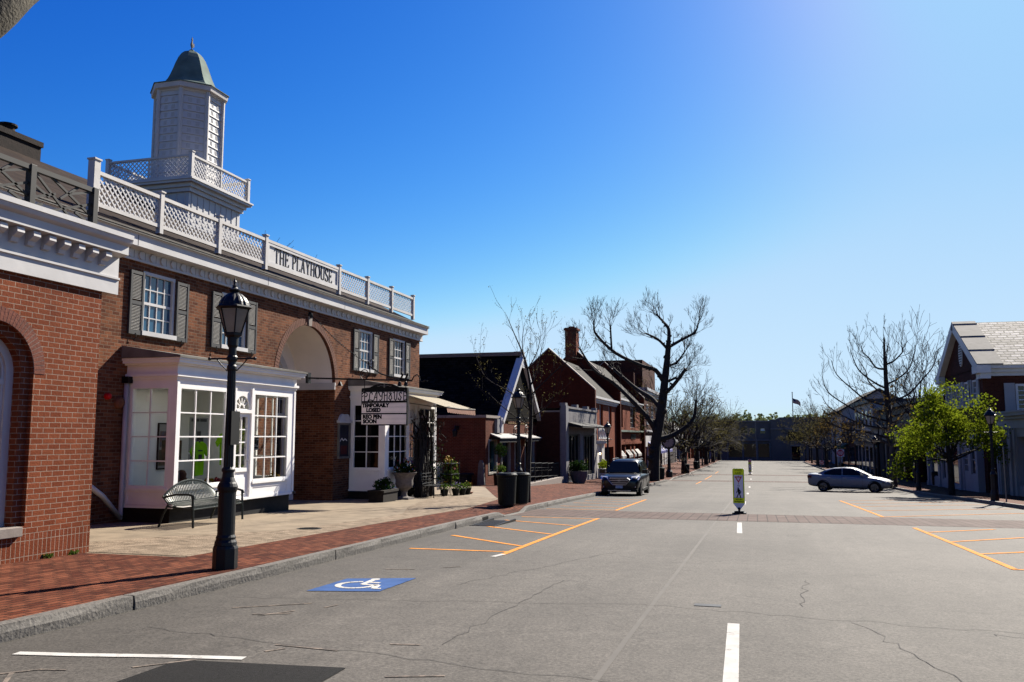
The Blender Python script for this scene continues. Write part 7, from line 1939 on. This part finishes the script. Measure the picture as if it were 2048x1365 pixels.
def leafcloud(mb, tips, r, per, s, spread):
    for p, d in tips:
        for _ in range(per):
            c = p + Vector((r.gauss(0, spread), r.gauss(0, spread), r.gauss(0, spread * .8)))
            a = Vector((r.gauss(0, 1), r.gauss(0, 1), r.gauss(0, 1))).normalized(); b = a.cross(Vector((r.gauss(0, 1), r.gauss(0, 1), r.gauss(0, 1)))).normalized(); k = s * r.uniform(.6, 1.4)
            mb.poly([c + a * k, c + b * k * .6, c - a * k, c - b * k * .6])
def spawn(mb, path, rr, r, tips, every, L, lv, q0=.2, up=.4, kids=3, rmin=.007, side=1.1, ratio=.62):
    n = len(path)
    for i in range(int(n * q0), n, every):
        d = (path[min(i + 1, n - 1)] - path[max(i - 1, 0)]).normalized()
        twig(mb, path[i], rdir(r, d, r.uniform(.5, side)), L * r.uniform(.6, 1.25), min(rr[i] * .45, .035), lv, r, tips, up, .25, kids, rmin, (.3, .8), ratio)

# big pollarded tree on the left: limb ends are sawn, twigs bristle from them
bx_, by_ = -7.5, 67.0
t = thing("bare_pollarded_tree", "big bare tree with sawn-off dark limbs on the left pavement", "tree", (bx_, by_, zl(bx_, by_)))
r = random.Random(41); tips = []
mb = MB(); tw = MB(); z0 = zl(bx_, by_) - .1
def knob(m, path, rr):
    """burrs and short sawn stubs along a limb"""
    for i in range(2, len(path) - 1, 2):
        d = rdir(r, (path[i + 1] - path[i]).normalized(), r.uniform(.9, 1.6)); q = rr[i]
        m.tube([path[i], path[i] + d * q * 1.1, path[i] + d * q * r.uniform(1.3, 2.2)], [q * .8, q * .62, q * .4], 7)
    m.tube([path[-1] - (path[-1] - path[-2]) * .3, path[-1] + (path[-1] - path[-2]).normalized() * .04], [rr[-1] * 1.3, rr[-1] * 1.25], 8)
def T(x, y, z): return (bx_ + x, by_ + y, z)
trunk = limb(mb, [T(-.1, 0, z0), T(.0, 0, -.3), T(.15, .05, 1.2), T(.42, .05, 2.5), T(.72, 0, 4.2), T(.95, 0, 6.0), T(1.15, .1, 7.6), T(1.28, 0, 8.9)], [.50, .42, .39, .37, .34, .28, .23, .18], 12); knob(mb, *trunk)
limbs = [
 ([T(.15, 0, 2.0), T(-.4, -.6, 3.0), T(-1.5, -1.2, 4.3), T(-2.8, -1.6, 5.6), T(-4.2, -2.2, 6.6), T(-5.2, -2.5, 8.2)], [.17, .15, .13, .11, .08, .05]),
 ([T(.6, 0, 3.6), T(-.2, 1.0, 4.5), T(-1.6, 1.8, 5.4), T(-3.4, 2.5, 7.0)], [.16, .14, .12, .08]),
 ([T(.9, 0, 5.6), T(.3, -.6, 6.6), T(-.6, -1.0, 6.9), T(-2.6, -1.6, 7.9), T(-4.0, -2.0, 9.3), T(-4.2, -2, 10.0)], [.15, .14, .11, .1, .08, .05]),
 ([T(-2.9, -1.7, 8.2), T(-3.0, -1.5, 9.9)], [.07, .05]),
 ([T(.25, 0, 1.3), T(1.3, .6, 1.6), T(2.4, 1.1, 2.3), T(3.0, 1.4, 3.1), T(3.15, 1.5, 4.3)], [.19, .17, .14, .11, .07]),
 ([T(.75, 0, 4.7), T(1.6, -.5, 5.4), T(2.6, -1.0, 6.6)], [.13, .12, .10]),
 ([T(.85, 0, 5.6), T(1.7, .4, 6.05)], [.09, .07]),
 ([T(1.25, 0, 8.4), T(2.2, .5, 9.0), T(3.2, .9, 9.6), T(3.5, 1.0, 10.3)], [.11, .09, .07, .04]),
 ([T(1.15, 0, 8.3), T(.5, -.4, 9.0), T(-.3, -.9, 9.4)], [.09, .08, .05]),
 ([T(1.28, 0, 8.8), T(1.3, 0, 9.8), T(.9, .1, 10.4), T(.4, .2, 11.0)], [.13, .11, .08, .06]),
 ([T(1.0, 0, 6.9), T(1.8, .8, 7.3), T(2.4, 1.4, 8.2)], [.08, .07, .04])]
for P, R_ in limbs:
    path, rr = limb(mb, P, [q * 1.22 for q in R_], 9)
    spawn(tw, path, rr, r, tips, 2, 1.0, 3, .22, .9, 3, .0085, 1.2)
    knob(mb, path, rr)
    for _ in range(6): twig(tw, path[-1], rdir(r, (path[-1] - path[-2]).normalized(), r.uniform(.1, .8)), 1.1, .022, 3, r, tips, .9, .25, 3, .0075)
spawn(tw, trunk[0], trunk[1], r, tips, 2, .8, 2, .4, .8)
mb.build("trunk", "bark", t, smooth=True)
tw.build("crown", "bark", t, recalc=False)

# young tree by the bins
t = thing("young_tree", "slim young tree with budding upright branches beside the litter bins", "tree", (-7.15, 27.4, zl(-7.15, 27.4)))
r = random.Random(8); tips = []; mb = MB(); tw = MB(); x0, y0 = -7.15, 27.4
main = limb(mb, [(x0, y0, zl(x0, y0) - .05), (x0 + .02, y0, .8), (x0 + .1, y0, 2.2), (x0 + .08, y0, 3.2), (x0 - .12, y0 + .1, 4.1), (x0 - .5, y0 + .1, 5.0), (x0 - .8, y0 + .2, 5.65)], [.085, .072, .062, .045, .03, .016, .008], 8)
for P in ([(x0 + .09, y0, 2.4), (x0 - .5, y0 - .3, 3.0), (x0 - 1.3, y0 - .5, 3.5), (x0 - 1.6, y0 - .6, 4.2)], [(x0 + .09, y0, 1.9), (x0 - .6, y0 - .3, 2.4), (x0 - 1.2, y0 - .6, 3.0)], [(x0 + .08, y0, 2.9), (x0 + .6, y0 + .3, 3.5), (x0 + 1.3, y0 + .5, 4.1), (x0 + 1.9, y0 + .7, 4.4)], [(x0 + .08, y0, 3.2), (x0 + .25, y0 + .3, 3.9), (x0 + .45, y0 + .3, 4.7)], [(x0, y0, 3.8), (x0 + .35, y0 - .2, 4.3), (x0 + .55, y0 - .4, 4.9)], [(x0 - .1, y0, 4.0), (x0 - .3, y0 + .4, 4.7), (x0 - .25, y0 + .5, 5.4)], [(x0 + .1, y0, 2.2), (x0 + .7, y0 - .4, 2.5), (x0 + 1.1, y0 - .6, 3.0)]):
    path, rr = limb(mb, P, [.024 * (1 - .75 * i / (len(P) - 1)) for i in range(len(P))], 6)
    spawn(tw, path, rr, r, tips, 1, .5, 2, .1, 1.3, 2, .004, .7)
spawn(tw, main[0], main[1], r, tips, 2, .6, 1, .35, 1.3, 3, .0045, .8)
mb.build("trunk", "bark", t, smooth=True); tw.build("branches", "bark", t, recalc=False)
mb = MB(); leafcloud(mb, tips, r, 3, .022, .05); mb.build("buds", "leaf_bud", t, recalc=False)

def street_tree(name, label, x, y, z, h, spread, seed, leafm, leafn, leafs, trunk_h=.3, tr=.22, group=None, nl=7, lv=4, up=.3, L0=.34, per=1, lean=(0, 0), bark="bark", spr=.12, rmin=.010, base=None):
    t = thing(name, label, "tree", (x, y, z), 0, group)
    r = random.Random(seed); tips = []; mb = MB(); tw = MB(); th = h * trunk_h
    p0 = (x, y, z - .1); p1 = (x + lean[0] * .4, y + lean[1] * .4, z + th * .5); p2 = (x + lean[0], y + lean[1], z + th)
    limb(mb, [p0, p1, p2, (x + lean[0] * 1.1, y + lean[1], z + th + h * .12)], [tr * 1.25, tr, tr * .85, tr * .5], 10)
    for i in range(nl):
        a = 2 * pi * i / nl + r.uniform(-.3, .3); e = r.uniform(.5, 1.2); q = r.uniform(.72, 1.0)
        b = Vector((x + lean[0] * q, y + lean[1] * q, z + th * q)); d = Vector((cos(a) * cos(e) * spread, sin(a) * cos(e) * spread, sin(e))).normalized()
        twig(tw, b, d, h * L0 * r.uniform(.8, 1.2), tr * .48, lv, r, tips, up, .28, 3, rmin, (.3, .75), .70)
    twig(tw, Vector(p2), Vector((0, 0, 1)), h * L0, tr * .6, lv, r, tips, up, .2, 3, rmin, (.3, .7), .70)
    mb.build("trunk", bark, t, smooth=True); tw.build("branches", bark, t, recalc=False)
    if leafn:
        mb = MB(); r.shuffle(tips); leafcloud(mb, tips[:leafn], r, per, leafs, spr); mb.build("foliage", leafm, t, recalc=False)
    return t
# left row of budding trees
for i, (x, y, h, lab, sd) in enumerate(((-7.3, 93.5, 10.0, "spreading budding tree with thick fork just right of the post clock", 3), (-7.4, 116.3, 10.2, "second budding tree in the left row, behind the forked one", 4), (-7.4, 137.5, 9.6, "third budding tree in the left row", 5), (-7.3, 158, 9.4, "fourth budding tree in the left row, before the far shop", 6), (-7.0, 178, 8.6, "last budding tree of the left row by the grey building", 7))):
    street_tree("budding_tree", lab, x, y, zl(x, y), h, 1.15, sd, "leaf_bud", 3000, .062, .26, .30, "budding street trees on the left", 10, 4, .10, .31, 4, (0.0, 0), "bark", .26, .017)
# right row
tx, ty = 9.35, 67.5; tz = SR(tx, ty)
t = thing("bare_tree", "tall bare tree with straight leader and upcurved limbs behind the silver grey car", "tree", (tx, ty, tz))
r = random.Random(22); tips = []; mb = MB(); tw = MB()
path, rr = limb(mb, [(tx, ty, tz - .1), (tx, ty, tz + 2), (tx + .03, ty, tz + 4.5), (tx - .05, ty, tz + 7.0), (tx - .08, ty, tz + 9.2), (tx - .05, ty, tz + 10.6)], [.30, .25, .22, .17, .10, .05], 10)
for (z, a, ln, ri) in ((3.6, 3.3, 4.6, 1.7), (4.1, .3, 3.4, 2.4), (4.4, 2.6, 5.0, 2.6), (4.9, 5.2, 3.2, 2.4), (5.0, 3.5, 4.8, 3.2), (5.3, .1, 4.0, 3.6), (5.8, 1.2, 3.2, 3.0), (6.2, 3.0, 3.6, 3.6), (6.5, -.3, 3.4, 3.9), (7.2, 2.2, 2.6, 2.8), (7.6, 3.4, 2.6, 3.0), (8.0, .4, 2.4, 3.0), (8.8, 4.6, 1.6, 2.0), (9.2, 3.1, 1.6, 2.0), (9.6, .2, 1.5, 1.8)):
    z = z * .9; ri *= .92; o = Vector((tx, ty, tz + z)); h = Vector((cos(a), sin(a), 0))
    P = [o, o + h * ln * .35 + Vector((0, 0, ri * .14)), o + h * ln * .68 + Vector((0, 0, ri * .42)), o + h * ln * .9 + Vector((0, 0, ri * .72)), o + h * ln + Vector((0, 0, ri * 1.05))]
    P = [P[0]] + [p + Vector((r.gauss(0, .09), r.gauss(0, .09), r.gauss(0, .07))) for p in P[1:]]
    pth, r2 = limb(tw, P, [.085, .065, .05, .035, .02], 6)
    spawn(tw, pth, r2, r, tips, 2, .95, 3, .25, 1.1, 2, .0095, .95, .66)
spawn(tw, path[14:], rr[14:], r, tips, 2, .9, 3, 0, 1.3, 2, .0095, .9, .66)
mb.build("trunk", "bark", t, smooth=True); tw.build("crown", "bark", t, recalc=False)
street_tree("bare_tree", "bare tree half hidden between the tall bare one and the brick gable", 12.8, 75, SR(9, 75) - .1, 11.0, .8, 23, None, 0, 0, .4, .22, None, 7, 4, .35, .28, 1, (0, 0), "bark", .1, .012)
street_tree("plane_tree", "leaning plane tree with mottled trunk at the silver car's nose", 8.6, 61.5, SR(8.6, 61.5), 5.4, 1.3, 24, "leaf_bronze", 700, .10, .55, .22, None, 5, 3, .1, .30, 2, (.1, .2), "bark_plane", .2, .012)
street_tree("bronze_tree", "wide low tree in bronze leaf right of the do not enter sign", 11.4, 90, SR(9, 90), 7.6, 1.5, 25, "leaf_bronze", 1500, .085, .42, .12, None, 7, 3, .02, .33, 3, (0, 0), "bark", .26, .013)
for i, (x, y, h, lab, sd) in enumerate(((9.4, 112, 7.8, "first small tree behind the do not enter sign", 31), (9.4, 128, 7.6, "second small budding tree in the distant right row", 32), (9.4, 146, 8.6, "third small budding tree in the distant right row", 33), (9.6, 163, 9.4, "fourth budding tree before the grey building's door", 34), (10.0, 176, 10.0, "last budding tree on the right, beneath the flag", 35))):
    street_tree("budding_tree", lab, x, y, SR(x, y), h, 1.2, sd, "leaf_bud" if i != 0 else "leaf_bronze", 1200, .08, .36, .14, "budding street trees on the right", 6, 4, .12, .27, 2, (0, 0), "bark", .2, .014)
# green tree
gx, gy = 9.1, 46.4
t = thing("green_tree", "small round tree in fresh green leaf at the right kerb", "tree", (gx, gy, SR(gx, gy)))
r = random.Random(77); tips = []; mb = MB(); tw = MB(); z0 = SR(gx, gy)
limb(mb, [(gx, gy, z0 - .1), (gx, gy, z0 + .9), (gx - .03, gy, z0 + 1.7), (gx - .08, gy, z0 + 2.5)], [.17, .13, .12, .09], 10)
for i in range(11):
    a = 2 * pi * i / 11 + r.uniform(-.25, .25); e = r.uniform(.2, 1.2)
    twig(tw, Vector((gx - .03, gy, z0 + r.uniform(1.4, 2.1))), Vector((cos(a) * cos(e) * 1.2, sin(a) * cos(e), sin(e) * .9)).normalized(), 1.32 * r.uniform(.8, 1.15), .06, 3, r, tips, .08, .3, 3, .008, (.35, .9), .66)
twig(tw, Vector((gx - .08, gy, z0 + 2.4)), Vector((0, 0, 1)), 1.3, .06, 3, r, tips, .2, .3, 3, .008)
mb.build("trunk", "bark", t, smooth=True); tw.build("branches", "bark", t, recalc=False)
mb = MB(); leafcloud(mb, tips, r, 36, .062, .20); mb.build("foliage", "leaf_green", t, recalc=False)
# near plane tree whose limb crosses the top left corner
nx, ny = -7.3, 4.2
t = thing("near_plane_tree", "near tree whose thick mottled limb crosses the top left corner", "tree", (nx, ny, zl(nx, ny)))
mb = MB(); r = random.Random(5); tips = []
limb(mb, [(nx, ny, zl(nx, ny) - .1), (nx, ny, 1.5), (nx + .05, ny, 3.0), (nx - .1, ny - .2, 4.6)], [.36, .29, .27, .2], 14)
lp, lr_ = limb(mb, [(nx + .05, ny, 2.6), (-6.55, 4.35, 3.46), (-5.79, 4.6, 4.25), (-5.55, 4.95, 4.79), (-5.55, 5.3, 5.27), (-5.45, 5.9, 5.95), (-5.2, 6.8, 7.0)], [.22, .2, .17, .16, .15, .13, .09], 14)
mb.build("trunk", "bark_near", t, smooth=True)
tw = MB(); spawn(tw, lp[-4:], lr_[-4:], r, tips, 1, 1.0, 2, 0, .8); tw.build("branches", "bark", t, recalc=False)
# tree tips behind the theatre roof
street_tree("garden_tree", "bare treetop just showing behind the theatre roof", -30, 45, -.5, 12.8, .9, 51, None, 0, 0, .4, .2, None, 6, 4, .3, .26, 1, (0, 0), "bark", .1, .012)
# wooded hill beyond the street
r = random.Random(9)
mb = MB()
for i in range(310):
    x = r.uniform(-260, 330); y = r.uniform(330, 520); h = r.uniform(8, 15.5)
    if i >= 240: x = r.uniform(-30, 60); y = r.uniform(430, 500); h = r.uniform(13.5, 17.5)
    cw = r.uniform(2.5, 5.5)
    for k in range(70):
        d = Vector((r.gauss(0, 1), r.gauss(0, 1), r.gauss(0, 1))).normalized() * r.uniform(.5, 1)
        c = Vector((x + d.x * cw, y + d.y * cw, G(y) + h * .66 + d.z * h * .34)); a = Vector((r.gauss(0, 1), r.gauss(0, 1), r.gauss(0, 1))).normalized(); b = a.cross(Vector((r.gauss(0, 1), r.gauss(0, 1), r.gauss(0, 1)))).normalized(); s = r.uniform(.5, 1.1)
        mb.poly([c + a * s, c + b * s, c - a * s, c - b * s])
tag(mb.build("distant_wood", "leaf_hill", recalc=False), "hazy line of distant spring trees over the far roofs", "wood", None, "stuff")
# little weeds at the foot of the near brick wall
for lab, y in (("tuft of weeds at the foot of the near brick wall", 9.9), ("tuft of weeds close to the near brick corner", 10.35)):
    mb = MB(); leaves(mb, (-9.4, y, SL(-9.4, y) + .03), .05, .1, .04, 40, .025, rnd); tag(mb.build("weed_tuft", "leaf_pot", recalc=False), lab, "weeds")
